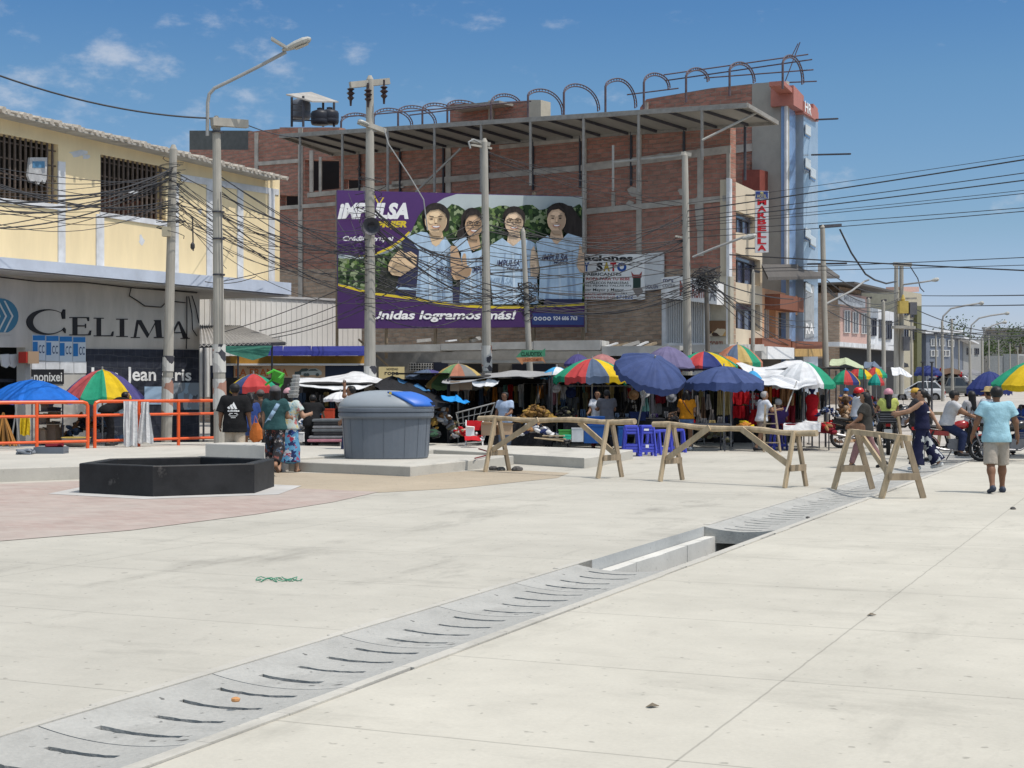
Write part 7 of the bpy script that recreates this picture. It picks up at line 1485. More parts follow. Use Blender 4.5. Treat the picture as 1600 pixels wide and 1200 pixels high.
# more goods crowding the stalls ------------------------------------------------------------
qg = random.Random(77); KC = ['charcoal', 'grey', 'midgrey', 'navy', 'denim', 'brown', 'olive', 'cream', 'white', 'pink', 'red', 'purple', 'mint', 'tan', 'orange']; WC = [5, 5, 5, 3, 4, 3, 3, 2, 4, 2, 2, 2, 1, 2, 1]
for x0, x1, ya, yb, Y in ((606, 700, 602, 634, 46.3), (706, 856, 600, 636, 46.8), (862, 1016, 598, 640, 46.6), (1022, 1140, 600, 640, 46.9), (1146, 1290, 612, 650, 46.9), (456, 596, 612, 646, 46.2)):
 x = x0
 while x < x1 - 6:
  w = qg.uniform(6, 11); k = qg.choices(KC, WC)[0]
  G(f'{k} garment hung in the row at the shaded back of the stalls', qg.choice(['tee', 'dress', 'blanket', 'trousers', 'tee']), x, ya + qg.uniform(0, 5), x + w, qg.uniform(yb - 14, yb + 4), Y + qg.uniform(-.25, .25), m_gp['stripe'] if qg.random() < .12 and k in ('charcoal', 'grey') else m_g[k], group='garments in rows at the back of the stalls'); x += w * qg.uniform(.75, 1.2)
for x0, x1, ya, yb, Y, n in ((868, 1040, 634, 652, 42.7, 16), (766, 812, 646, 660, 43.2, 6), (1042, 1140, 640, 664, 43.8, 12)):
 for i in range(n):
  x = x0 + (x1 - x0) * (i + qg.uniform(0, .8)) / n; k = qg.choices(KC, WC)[0]
  G(f'folded {k} garment lying in the goods on the stall counters', 'blanket', x, yb - qg.uniform(5, 13), x + qg.uniform(6, 11), yb, Y + qg.uniform(-.3, .3), m_g[k], group='folded garments on the stall counters')
heap('low pile of mixed clothes under the middle counter', 880, 965, 690, .4, 41.6, [m_g[k] for k in ('denim', 'grey', 'white', 'pink', 'charcoal')], 31, .1, 90, 'clothes_pile', 'clothes')
heap('mixed plastic goods on the platform behind the sawhorse', 800, 870, 680, .3, 40.6, [m_g[k] for k in ('midgrey', 'white', 'navy', 'tan', 'charcoal')], 32, .09, 70, 'plastic_goods', 'goods')
heap('pile of clothes below the cream trousers', 1085, 1140, 690, .5, 43.6, [m_g[k] for k in ('charcoal', 'brown', 'olive', 'midgrey')], 33, .1, 80, 'clothes_pile', 'clothes')
heap('goods piled along the left of the blanket stack', 440, 505, 684, .5, 41.8, [m_g[k] for k in ('midgrey', 'charcoal', 'white', 'red', 'denim')], 34, .1, 80, 'goods_pile', 'goods')
heap('goods piled right of the waste container', 640, 720, 676, .8, 42.4, [m_g[k] for k in ('midgrey', 'charcoal', 'white', 'tan', 'olive')], 35, .1, 110, 'goods_pile', 'goods')
heap('goods piled in the shade behind the orange railing', 100, 185, 684, .7, 40.2, [m_g[k] for k in ('midgrey', 'charcoal', 'tan', 'denim')], 36, .1, 90, 'goods_pile', 'goods')
for lab, x0, x1, yt, Y in (('dark awning over the far shops left of the white hatchback', 1385, 1418, 566, 96), ('blue far awning behind the white hatchback', 1432, 1466, 574, 125), ('brown far awning right of the white hatchback', 1470, 1500, 577, 132), ('grey far awning behind the pickup truck', 1500, 1532, 579, 140)):
 tarp(lab, [[(x0, yt, Y + 3), ((x0 + x1) / 2, yt - 2, Y + 3), (x1, yt + 1, Y + 3)], [(x0 - 2, yt + 8, Y), ((x0 + x1) / 2, yt + 7, Y), (x1 + 2, yt + 8, Y)]], m_g[{'d': 'charcoal', 'b': 'navy' if 'blue' in lab else 'brown', 'g': 'midgrey'}[lab[0]]], 'awning', .05)
heap('dark goods in front of the far shops behind the white hatchback', 1425, 1540, 617, 2.2, 134, [m_g[k] for k in ('charcoal', 'navy', 'midgrey', 'white', 'brown', 'red')], 51, .3, 140, 'shop_goods', 'goods')
# ================================================================ people
CORN = [(i, j, k) for i in (0, 1) for j in (0, 1) for k in (0, 1)]
EDG = [(a, b_) for a in CORN for b_ in CORN if a < b_ and sum(abs(x - y) for x, y in zip(a, b_)) == 1]
def nets(D, lo, h):
 s = D < 0; n = np.array(D.shape) - 1; acc = np.zeros((*n, 3)); cnt = np.zeros(n)
 sl = lambda c: tuple(slice(c[q], c[q] + n[q]) for q in range(3))
 for a, b_ in EDG:
  da, db = D[sl(a)], D[sl(b_)]; m = (da < 0) != (db < 0); tt = np.where(m, da / np.where(m, da - db, 1), 0)
  for ax in range(3): acc[..., ax] += np.where(m, a[ax] + tt * (b_[ax] - a[ax]), 0)
  cnt += m
 act = cnt > 0; idx = -np.ones(n, int); idx[act] = np.arange(act.sum())
 base = np.argwhere(act); V = lo + h * (base + acc[act] / cnt[act][:, None]); faces = []
 for ax in range(3):
  o1, o2 = [q for q in range(3) if q != ax]
  e0 = [slice(None)] * 3; e1 = [slice(None)] * 3; e0[ax] = slice(0, -1); e1[ax] = slice(1, None)
  A, B = s[tuple(e0)], s[tuple(e1)]; ch = np.argwhere(A != B)
  ok = (ch[:, o1] > 0) & (ch[:, o2] > 0) & (ch[:, o1] < D.shape[o1] - 1) & (ch[:, o2] < D.shape[o2] - 1); ch = ch[ok]
  if not len(ch): continue
  q = []
  for d1, d2 in ((1, 1), (0, 1), (0, 0), (1, 0)):
   c = ch.copy(); c[:, o1] -= d1; c[:, o2] -= d2; q.append(idx[c[:, 0], c[:, 1], c[:, 2]])
  f = np.stack(q, 1); fl = A[ch[:, 0], ch[:, 1], ch[:, 2]] != (ax == 1); f[~fl] = f[~fl][:, ::-1]; faces.append(f)
 return V, np.concatenate(faces)
def sdf(bones, P):
 """smooth union of tapered capsules; bone = (a, b, ra, rb[, flags]); 'c' cuts the b end flat, 'C' both ends"""
 D = None
 for bn in bones:
  a, b_, ra, rb = np.array(bn[0]), np.array(bn[1]), bn[2], bn[3]; fl = bn[4] if len(bn) > 4 else ''; k = bn[5] if len(bn) > 5 else .035
  d = b_ - a; L2 = max(d @ d, 1e-9); q = P - a; tr = (q @ d) / L2; tt = np.clip(tr, 0, 1)
  dist = np.linalg.norm(q - tt[..., None] * d, axis=-1) - (ra + (rb - ra) * tt)
  if 'c' in fl or 'C' in fl: dist = np.maximum(dist, (tr - 1) * math.sqrt(L2))
  if 'C' in fl: dist = np.maximum(dist, -tr * math.sqrt(L2))
  if D is None: D = dist
  else: w = np.clip(.5 + .5 * (D - dist) / k, 0, 1); D = D + (dist - D) * w - k * w * (1 - w)
 return D
def skin_mesh(bones, h, post=None):
 lo = np.min([np.minimum(np.array(b_[0]) - max(b_[2:4]), np.array(b_[1]) - max(b_[2:4])) for b_ in bones], 0) - 3 * h
 hi = np.max([np.maximum(np.array(b_[0]) + max(b_[2:4]), np.array(b_[1]) + max(b_[2:4])) for b_ in bones], 0) + 3 * h
 n = np.ceil((hi - lo) / h).astype(int) + 1; ax = [lo[i] + h * np.arange(n[i]) for i in range(3)]
 P = np.stack(np.meshgrid(*ax, indexing='ij'), -1); D = sdf(bones, P)
 if post is not None: D = post(D, P)
 return nets(D, lo, h)
def to_obj(name, V, Fc, m, parent, extra=None):
 me = bpy.data.meshes.new(name); vs = [tuple(v) for v in V]; fs = [tuple(f) for f in Fc]; mi = [0] * len(fs); mats = [m]
 if extra:
  for ev, ef, em in extra:
   o = len(vs); vs += ev; fs += [tuple(i + o for i in f) for f in ef]
   if em not in mats: mats.append(em)
   mi += [mats.index(em)] * len(ef)
 me.from_pydata(vs, [], fs)
 for q in mats: me.materials.append(q)
 me.polygons.foreach_set('material_index', mi); me.polygons.foreach_set('use_smooth', [True] * len(fs)); me.update()
 o = bpy.data.objects.new(name, me); COL.objects.link(o); o.parent = parent; return o
def ballmesh(c, r, n=6):
 mb = MB(); mb.lathe([(r * math.sin(math.pi * i / n), -r * math.cos(math.pi * i / n)) for i in range(n + 1)], c, 8); return mb.v, mb.f
SKIN = {'tan': (.27, .145, .085), 'brown': (.19, .095, .055), 'light': (.36, .21, .135), 'dark': (.11, .055, .035)}
def skinmat(k): return mat('skin ' + k, SKIN[k], rough=.55, var=.08, scale=6)
m_hair = mat('black hair', (.010, .009, .009), rough=.45, var=.3, scale=20, bump=.4); m_eye = flat('dark eye', (.02, .015, .012)); m_lip = flat('lips', (.25, .08, .065))
m_greyhair = mat('grey hair', (.3, .29, .28), rough=.7, scale=20)
def X(*a): return np.array(a, float)
def person(label, loc, face, h=1.65, skin='tan', build=1.0, legs=((0, 0), (0, 0)), arms=((5, 8, 12), (5, 8, 12)), lean=0, head=(0, 0), seat=None, hair='short', haircol=None, top=None, bottom=None, shoes=None, hat=None, res=.017, female=False, zfix=None, sleeve=.62, neckline=0, foot=(0, 0), legabd=(3, 3), twist=0):
 """legs: (hip flexion, knee flexion) left, right; arms: (flexion, abduction, elbow) left, right; face: heading in degrees, 0 = away from the camera, 90 = to the left of it"""
 t = thing('person', label, 'person', loc, R(face)); s = h / 1.70; sw, hw = (.165 if female else .19) * s * (.5 + .5 * build), .088 * s
 J = {}; up = X(0, 0, 1); J['pel'] = X(0, 0, 0); la = R(lean); tw = R(twist)
 def tor(x, y, z): return X(x * math.cos(tw) - y * math.sin(tw), (x * math.sin(tw) + y * math.cos(tw)) * math.cos(la) + z * math.sin(la), z * math.cos(la) - y * math.sin(la))
 zs = .505 * s
 J['chest'] = tor(0, 0, .33 * s); J['neck'] = tor(0, -.01 * s, zs + .04 * s); hd = R(head[1]); hb = tor(0, .015 * s, zs + .10 * s)
 hz = R(head[0])
 def hpt(x, y, z):
  y2, z2 = y * math.cos(hd) + z * math.sin(hd) * 1, z * math.cos(hd) - y * math.sin(hd)
  return hb + X(x * math.cos(hz) - y2 * math.sin(hz), x * math.sin(hz) + y2 * math.cos(hz), z2)
 L = {}
 for i, sd_ in ((0, -1), (1, 1)):
  hp = X(sd_ * hw, 0, -.03 * s); a, k = R(legs[i][0]), R(legs[i][1]); ab = R(legabd[i])
  d1 = X(sd_ * math.sin(ab), math.sin(a) * math.cos(ab), -math.cos(a) * math.cos(ab)); kn = hp + d1 * .415 * s
  d2 = X(sd_ * math.sin(ab) * .6, math.sin(a - k), -math.cos(a - k)); d2 /= np.linalg.norm(d2); an = kn + d2 * .40 * s
  fp = R(foot[i]); fd = X(sd_ * .12, math.cos(fp), -math.sin(fp)); toe = an + fd * .155 * s + X(0, 0, -.055 * s * math.cos(fp)); heel = an + X(0, -.045 * s * math.cos(fp), -.05 * s * math.cos(fp) + .02 * s * math.sin(fp)); L[i] = (hp, kn, an, heel, toe)
  sh = tor(sd_ * sw, -.005, zs - .02 * s); fa, ab2, el = (R(q) for q in arms[i])
  d1 = X(sd_ * math.sin(ab2), math.sin(fa) * math.cos(ab2), -math.cos(fa) * math.cos(ab2)); e_ = sh + d1 * .285 * s
  d2 = X(sd_ * math.sin(ab2) * .5, math.sin(fa + el), -math.cos(fa + el) * math.cos(ab2)); d2 /= np.linalg.norm(d2); wr = e_ + d2 * .245 * s; J[('arm', i)] = (sh, e_, wr, d2)
 low = min(min(L[i][3][2], L[i][4][2]) for i in (0, 1)) - .028 * s
 dz = (zfix if zfix is not None else -low)
 sh3 = lambda p: np.array(p) + X(0, 0, dz)
 for k in ('pel', 'chest', 'neck'): J[k] = sh3(J[k])
 for i in (0, 1): L[i] = tuple(sh3(p) for p in L[i]); a = J[('arm', i)]; J[('arm', i)] = (sh3(a[0]), sh3(a[1]), sh3(a[2]), a[3])
 tb = lambda x, y, z: sh3(tor(x, y, z)); b = build
 torso = [(tb(-hw * .75, 0, -.02), tb(hw * .75, 0, -.02), .118 * s * b, .118 * s * b), (tb(-.045 * s * b, .0, .14 * s), tb(.045 * s * b, .0, .14 * s), .105 * s * b, .105 * s * b), (tb(-.075 * s * b, .01, .33 * s), tb(.075 * s * b, .01, .33 * s), .108 * s * b, .108 * s * b), (tb(-sw * .75, -.01, zs - .06 * s), tb(sw * .75, -.01, zs - .06 * s), .075 * s * b, .075 * s * b), (tb(0, 0, .0), tb(0, 0, .4 * s), .10 * s * b, .10 * s * b)]
 if female: torso += [(tb(-.07 * s, .075 * s, .34 * s), tb(.07 * s, .075 * s, .34 * s), .062 * s, .062 * s)]
 neckb = [(J['neck'] - X(0, 0, .05 * s), sh3(hb) + X(0, 0, .02 * s), .055 * s, .05 * s)]
 headb = [(hpt(0, -.02 * s, .085 * s) + X(0, 0, dz), hpt(0, .015 * s, .095 * s) + X(0, 0, dz), .088 * s, .085 * s), (hpt(0, .03 * s, .03 * s) + X(0, 0, dz), hpt(0, .055 * s, -.005 * s) + X(0, 0, dz), .065 * s, .038 * s), (hpt(0, .095 * s, .07 * s) + X(0, 0, dz), hpt(0, .118 * s, .042 * s) + X(0, 0, dz), .010 * s, .015 * s, '', .012)]
 for sd_ in (-1, 1): headb.append((hpt(sd_ * .086 * s, .0, .075 * s) + X(0, 0, dz), hpt(sd_ * .09 * s, -.012 * s, .045 * s) + X(0, 0, dz), .018 * s, .012 * s, '', .01))
 limbs = []; extra = []
 ms = skinmat(skin)
 for i in (0, 1):
  hp, kn, an, heel, toe = L[i]; sd_ = (-1, 1)[i]; sh, e_, wr, d2 = J[('arm', i)]
  limbs += [(hp, kn, .088 * s * b, .058 * s * b), (kn, kn + (an - kn) * .35, .055 * s * b, .058 * s * b), (kn + (an - kn) * .3, an, .058 * s * b, .036 * s), (an, heel, .034 * s, .034 * s), (heel, toe, .034 * s, .026 * s)]
  limbs += [(sh, e_, .056 * s * b, .042 * s * b), (e_, wr, .043 * s * b, .028 * s)]
  # palm, four fingers of different length and a thumb leaving the side of the palm
  pd = d2 / np.linalg.norm(d2); side = np.cross(pd, X(1, 0, 0)); side = side / max(np.linalg.norm(side), 1e-6); nrm = X(-sd_, 0, 0)
  pm_ = wr + pd * .085 * s; limbs += [(wr, wr + pd * .03 * s, .027 * s, .027 * s), (wr + pd * .04 * s + side * .018 * s, pm_ + side * .018 * s, .017 * s, .016 * s, '', .02), (wr + pd * .04 * s - side * .018 * s, pm_ - side * .018 * s, .017 * s, .016 * s, '', .02)]
  for q, (off, ln_) in enumerate(((-.030, .062), (-.010, .078), (.011, .085), (.031, .074))):
   p0 = pm_ - pd * .01 * s + side * off * s; p1 = p0 + (pd * .95 + nrm * .2) * ln_ * .5 * s; p2 = p1 + (pd * .75 + nrm * .65) * ln_ * .5 * s
   mb = MB(); mb.tube([p0, p1, p2], [.0095 * s, .009 * s, .0065 * s], n=6); extra.append((mb.v, mb.f, ms))
  sg = 1 if side[1] > 0 else -1; t0 = wr + pd * .03 * s + side * sg * .026 * s; mb = MB(); mb.tube([t0, t0 + (side * sg * .7 + pd * .7 + nrm * .3) * .038 * s, t0 + (side * sg * .75 + pd * 1.5 + nrm * .6) * .04 * s], [.012 * s, .011 * s, .008 * s], n=6); extra.append((mb.v, mb.f, ms))
 for sd_ in (-1, 1):
  extra.append((*ballmesh(hpt(sd_ * .034 * s, .088 * s, .085 * s) + X(0, 0, dz), .012 * s), m_eye))
  mb = MB(); mb.tube([hpt(sd_ * .016 * s, .099 * s, .107 * s) + X(0, 0, dz), hpt(sd_ * .052 * s, .085 * s, .108 * s) + X(0, 0, dz)], .006 * s, n=5); extra.append((mb.v, mb.f, m_hair))
 mb = MB(); mb.tube([hpt(-.026 * s, .086 * s, .012 * s) + X(0, 0, dz), hpt(0, .096 * s, .010 * s) + X(0, 0, dz), hpt(.026 * s, .086 * s, .012 * s) + X(0, 0, dz)], [.004 * s, .009 * s, .004 * s], n=6); extra.append((mb.v, mb.f, m_lip))
 body = to_obj('body', *skin_mesh(torso + neckb + headb + limbs, res), ms, t, extra)
 # hair
 H = lambda x, y, z: hpt(x * s, y * s, z * s) + X(0, 0, dz)
 hm = haircol or m_hair; hb_ = [(H(0, -.025, .095), H(0, .01, .105), .102 * s, .094 * s)]
 if hair == 'long': hb_ += [(H(0, -.07, .06), tb(0, -.125 * s * b, .33 * s), .08 * s, .07 * s), (H(-.05, -.05, .05), H(-.07, -.05, -.08), .05 * s, .04 * s), (H(.05, -.05, .05), H(.07, -.05, -.08), .05 * s, .04 * s)]
 if hair == 'bob': hb_ += [(H(-.05, -.045, .06), H(-.06, -.05, -.07), .06 * s, .055 * s), (H(.05, -.045, .06), H(.06, -.05, -.07), .06 * s, .055 * s)]
 if hair == 'pony': hb_ += [(H(0, -.1, .1), H(0, -.16, .02), .035 * s, .045 * s), (H(0, -.16, .02), H(0, -.15, -.14), .045 * s, .022 * s)]
 f0, fz = H(0, .045, .07), H(0, 1, .07) - H(0, 0, .07); hup = H(0, 0, 1) - H(0, 0, 0)
 def hcut(D, P):
  yy = (P - f0) @ (fz / np.linalg.norm(fz)); zz = (P - f0) @ (hup / np.linalg.norm(hup))
  return np.maximum(D, np.minimum(np.minimum(yy + .03 * s, .085 * s - zz), 9)) if hair != 'none' else D
 def hcut2(D, P):
  D = hcut(D, P)
  if hair == 'short': zz = (P - f0) @ (hup / np.linalg.norm(hup)); D = np.maximum(D, -.055 * s - zz)
  return D
 if hair != 'none': to_obj('hair', *skin_mesh(hb_, res * .75, hcut2), hm, t)
 # clothes: thicker skins over the same bones
 o = .014 * s
 if top is not None:
  hem = top.get('hem', -.08); loose = top.get('loose', .012)
  tb_ = [(q[0], q[1], q[2] + o + loose * .6, q[3] + o + loose * .6, '', .05) for q in torso] + [(tb(-hw * .7, 0, hem), tb(hw * .7, 0, hem), (.118 * b + loose) * s + o, (.118 * b + loose) * s + o, '', .06), (tb(-hw * .6, 0, 0), tb(-hw * .6, 0, zs * .7), .10 * s * b + o + loose, .09 * s * b + o, '', .06), (tb(hw * .6, 0, 0), tb(hw * .6, 0, zs * .7), .10 * s * b + o + loose, .09 * s * b + o, '', .06)]
  sl_ = top.get('sleeve', sleeve)
  for i in (0, 1):
   sh, e_, wr, d2 = J[('arm', i)]
   if sl_ > 1: tb_ += [(sh, e_, .060 * s * b + o, .048 * s * b + o, '', .03), (e_, e_ + (wr - e_) * .95, .05 * s * b + o, .034 * s + o, 'c', .02)]
   elif sl_ > 0: tb_ += [(sh, sh + (e_ - sh) * sl_, .060 * s * b + o, .058 * s * b + o + loose, 'c', .03)]
  zc = tb(0, 0, hem)[2]; nk = J['neck']
  def tcut(D, P):
   D = np.maximum(D, zc - P[..., 2])
   dn = np.linalg.norm((P - (nk + X(0, .02 * s, .055 * s + neckline * -.0))) * X(1, 1, .8), axis=-1) - (.082 * s + neckline); return np.maximum(D, -dn)
  if top.get('hem_free'): pass
  to_obj(top.get('name', 'shirt'), *skin_mesh(tb_, res, tcut), top['m'], t)
 if bottom is not None:
  k0 = bottom.get('kind', 'trousers'); lo_ = bottom.get('loose', .01); bb = [(tb(-hw * .75, 0, -.02), tb(hw * .75, 0, -.02), .118 * s * b + o * .8, .118 * s * b + o * .8, '', .04), (tb(-.05 * s * b, 0, .1 * s), tb(.05 * s * b, 0, .1 * s), .10 * s * b + o * .6, .10 * s * b + o * .6, '', .05)]
  ze = bottom.get('len', .93)
  if k0 == 'skirt':
   mid0 = (L[0][1] + L[1][1]) / 2; mid1 = (L[0][2] + L[1][2]) / 2; e2 = mid0 + (mid1 - mid0) * bottom.get('down', .8); ra = .135 * s * b
   bb += [(tb(-.05, 0, -.03), mid0 + X(-.05, 0, 0), ra, ra + .03, '', .06), (tb(.05, 0, -.03), mid0 + X(.05, 0, 0), ra, ra + .03, '', .06), (mid0 + X(-.05, 0, 0), e2 + X(-.06, 0, 0), ra + .03, ra + .05, 'c', .06), (mid0 + X(.05, 0, 0), e2 + X(.06, 0, 0), ra + .03, ra + .05, 'c', .06)]
  else:
   for i in (0, 1):
    hp, kn, an, heel, toe = L[i]
    if k0 == 'shorts': e2 = hp + (kn - hp) * bottom.get('len', .95); bb += [(hp, e2, .092 * s * b + o, .068 * s * b + o + lo_ * 2, 'c', .025)]
    else:
     fl_ = bottom.get('flare', 0); bb += [(hp, kn, .09 * s * b + o, .06 * s * b + o + lo_, '', .025), (kn, kn + (an - kn) * ze, .062 * s * b + o + lo_, .044 * s + o + lo_ + fl_, 'c', .02)]
  zt = tb(0, 0, bottom.get('waist', .13) * s)[2]
  to_obj(bottom.get('name', k0), *skin_mesh(bb, res, lambda D, P: np.maximum(D, P[..., 2] - zt)), bottom['m'], t)
 if shoes is not None:
  for i in (0, 1):
   hp, kn, an, heel, toe = L[i]; bb = [(heel, toe, .043 * s, .035 * s), (heel + X(0, 0, .02 * s), an - X(0, 0, .01), .042 * s, .04 * s, 'c')] if not (isinstance(shoes, tuple)) else [(heel - X(0, 0, .012), toe - X(0, 0, .012), .036 * s, .034 * s)]
   mm = shoes[0] if isinstance(shoes, tuple) else shoes; to_obj('shoe', *skin_mesh(bb, res * .7), mm, t)
 if hat is not None:
  kind, hm2 = hat; c0 = H(0, -.012, .115)
  if kind == 'cap':
   V, Fc = skin_mesh([(H(0, -.022, .105), H(0, .012, .112), .108 * s, .10 * s)], res * .7, lambda D, P: np.maximum(D, .022 * s - (P - f0) @ (hup / np.linalg.norm(hup)))); cp = to_obj('cap', V, Fc, hm2, t)
   mb = MB(); q = [H(-.075, .075, .112), H(-.05, .15, .105), H(0, .175, .104), H(.05, .15, .105), H(.075, .075, .112)]; mb.prism([Vector(p) for p in q], Vector(hup) * .012 * s); bm_ = to_obj('brim', np.array(mb.v), mb.f, hm2, cp)
  if kind == 'helmet':
   V, Fc = skin_mesh([(H(0, -.03, .095), H(0, .02, .10), .13 * s, .122 * s)], res * .8, lambda D, P: np.maximum(D, -.02 * s - (P - f0) @ (hup / np.linalg.norm(hup)))); cp = to_obj('helmet', V, Fc, hm2, t)
   mb = MB(); q = [H(-.09, .09, .10), H(0, .155, .095), H(.09, .09, .10), H(.09, .09, .115), H(0, .165, .11), H(-.09, .09, .115)]; mb.sheet([Vector(p) for p in q]); to_obj('peak', np.array(mb.v), mb.f, hm2, cp)
  if kind == 'straw':
   mb = MB(); Mx = Matrix.Identity(3); mb.lathe([(.19 * s, 0), (.195 * s, .012), (.11 * s, .03), (.10 * s, .11), (.06 * s, .13), (0, .132)], Vector(c0), 14); to_obj('hat', np.array(mb.v), mb.f, hm2, t)
 t['_k'] = 1; del t['_k']
 return t, dict(J=J, L=L, tb=tb, H=H, s=s)
def decal(owner, polys_m, flip=True, parent=None):
 """print conformed to the back (or front) of a shirt: polys in the person's x, z"""
 sh = owner; me = sh.data; bv = BVHTree.FromPolygons([v.co for v in me.vertices], [tuple(p.vertices) for p in me.polygons]); d = Vector((0, 1, 0)) if flip else Vector((0, -1, 0)); mb = MB()
 def hit(x, z):
  r_ = bv.ray_cast(Vector((x, -2 if flip else 2, z)), d); return (r_[0] - d * .008) if r_[0] else Vector((x, -.16, z))
 for poly in polys_m: mb.add([hit(x, z) for x, z in poly[0]], poly[1])
 return mb
T = lambda k, c, **kw: dict(m=cloth('shirt ' + k, c), **kw)
B_ = lambda k, c, **kw: dict(m=cloth('bottom ' + k, c), **kw)
sh_black = flat('black shoes', (.02, .02, .022)); sh_sand = (flat('brown sandals', (.10, .06, .04)),); sh_white = flat('white shoes', (.6, .6, .58)); sh_navy = flat('navy shoes', (.035, .045, .07))
# --- man in the black tee walking away
p, I = person('man in oversized black tee and khaki trousers seen from behind by the lamp pole', gx(367, 32.4), 0, 1.76, 'brown', 1.22, legs=((6, 4), (-4, 6)), arms=((-4, 13, 14), (-2, 13, 14)), top=T('black', (.012, .012, .013), hem=-.19, loose=.035, sleeve=.95), bottom=B_('khaki', (.42, .35, .27), loose=.02), shoes=sh_white, hat=('cap', flat('black cap', (.012, .012, .013))))
shirt = [c for c in p.children if c.name.startswith('shirt')][0]
def rectp(x0, z0, x1, z1): return ([(x0, z0), (x1, z0), (x1, z1), (x0, z1)], [(0, 1, 2, 3)])
z0 = I['tb'](0, 0, .30)[2]; pol = []
for k, (x0, hh) in enumerate(((-.12, .06), (-.05, .105), (.02, .15))):
 pol.append(([(x0 + .012, z0), (x0 + .062, z0), (x0 + .062 - hh * .5, z0 + hh), (x0 + .012 - hh * .38, z0 + hh * .62)], [(0, 1, 2, 3)]))
V_, F_ = text_geo('adidas', .03, 0); pol.append(([((a - .5) * .25, z0 - .055 + b_ * .045) for a, b_ in V_], F_))
for k, (w, z) in enumerate(((.085, -.095), (.10, -.125), (.075, -.15), (.05, -.185))): pol.append(rectp(-w, z0 + z, w, z0 + z + .010))
mb = decal(shirt, pol); to_obj('shirt_print', np.array([tuple(v) for v in mb.v]), mb.f, m_txtwhite, shirt)
# --- woman in teal and her companion
flo = dict(m=pattern('dark floral trousers', (.02, .018, .02), [(.02, .02, .025), (.03, .03, .03), (.34, .30, .28), (.16, .05, .04), (.05, .08, .12), (.02, .02, .02)], 24), kind='trousers', loose=.03, waist=.16)
p, I = person('woman seen from behind in teal tee, dark floral trousers and pale blue sash bag', gnd(430, 743), -6, 1.72, 'tan', 1.06, legs=((10, 6), (-18, 34)), arms=((2, 8, 6), (14, 10, 70)), foot=(0, 38), hair='bob', top=T('teal', (.028, .075, .078), hem=-.04, loose=.02, sleeve=.6), bottom=flo, shoes=sh_sand, hat=('cap', flat('charcoal cap', (.11, .10, .105))), female=True, res=.014)
mb = MB(); tb = I['tb']; pts = [tb(.11, -.02, .52), tb(.09, -.125, .46), tb(.02, -.16, .33), tb(-.07, -.155, .18), tb(-.145, -.1, .08), tb(-.165, .0, .05)]
for a, b_ in zip(pts, pts[1:]): mb.bar(Vector(a), Vector(b_), .075, .012, up=(0, 1, 0))
st_ = to_obj('sash', np.array(mb.v), mb.f, cloth('pale blue sash', (.25, .36, .48)), p)
flo2 = dict(m=pattern('blue floral skirt', (.09, .25, .40), [(.12, .30, .48), (.03, .06, .22), (.30, .03, .06), (.45, .5, .55), (.02, .03, .09)], 15), kind='skirt', waist=.15, down=.72, name='skirt')
p, I = person('woman in pink cap and blue floral skirt half hidden behind the woman in teal', gnd(451, 738), -12, 1.68, 'light', 1.05, legs=((-10, 12), (12, 4)), arms=((30, 6, 95), (0, 30, 100)), hair='bob', top=dict(m=pattern('pale floral blouse', (.40, .47, .45), [(.45, .5, .48), (.4, .15, .15), (.5, .42, .2), (.2, .35, .4)], 20), hem=-.04, loose=.02), bottom=flo2, shoes=sh_sand, hat=('cap', flat('pink cap', (.55, .30, .34))), female=True)
t = thing('green_stool', 'bright green plastic stool carried above the heads of the two women', 'stool', at(434, 597, 30.6)); c = at(434, 589, 30.6); m_gs = mat('green stool plastic', (.06, .36, .03), rough=.4)
M = Matrix.Rotation(R(-62), 3, 'X') @ Matrix.Rotation(R(22), 3, 'Y') @ Matrix.Rotation(R(12), 3, 'Z'); Q = lambda x, y, z: c + M @ Vector((x, y, z))
mb = MB(); mb.loft([[Q(sx * w, sy * w, z) for sx, sy in ((-1, -1), (1, -1), (1, 1), (-1, 1))] for w, z in ((.125, -.02), (.135, 0), (.13, .02), (.12, .025))]); mb.build('seat', m_gs, t)
for sx in (-1, 1):
 for sy in (-1, 1): mb = MB(); mb.bar(Q(sx * .11, sy * .11, -.01), Q(sx * .135, sy * .135, -.22), .035, .035); mb.build('leg', m_gs, t)
mb = MB(); c = at(466, 620, 30.4)
for k in range(6):
 cc = c + Vector((.012 * k - .1, 0, .075 * k - .02)); mb.lathe([(.09 - .005 * k, 0), (.12 - .008 * k, .07), (.09 - .006 * k, .08)], cc, 9)
solo('plastic_bag', mb, mat('silver plastic bag', (.34, .34, .33), rough=.3, bump=.7, scale=16), 'crinkled silver plastic bag of goods held up by the woman in pink cap', 'bag', c)
# people beyond them
p, I = person('woman in blue shorts beside an orange bag, just behind the black-shirted man', gx(391, 34.5), 25, 1.58, 'tan', .95, legs=((8, 6), (-8, 8)), arms=((20, 8, 40), (10, 12, 60)), hair='pony', top=T('royal', (.03, .06, .2)), bottom=B_('denim shorts', (.05, .09, .24), kind='shorts', len=.5), shoes=sh_sand, female=True)
mb = MB(); c = gx(400, 34.2) + Vector((0, 0, .72)); mb.loft([[c + Vector((w * math.cos(k * math.pi / 5), .1 * math.sin(k * math.pi / 5), z)) for k in range(10)] for w, z in ((.08, -.22), (.15, -.15), (.14, .05), (.06, .2))]); mb.tube([c + Vector((-.05, 0, .18)), c + Vector((-.02, 0, .36)), c + Vector((.05, 0, .2))], .012); solo('orange_bag', mb, cloth('orange bag', (.45, .13, .03)), 'orange tote bag hanging beside the woman in blue shorts', 'bag', c)
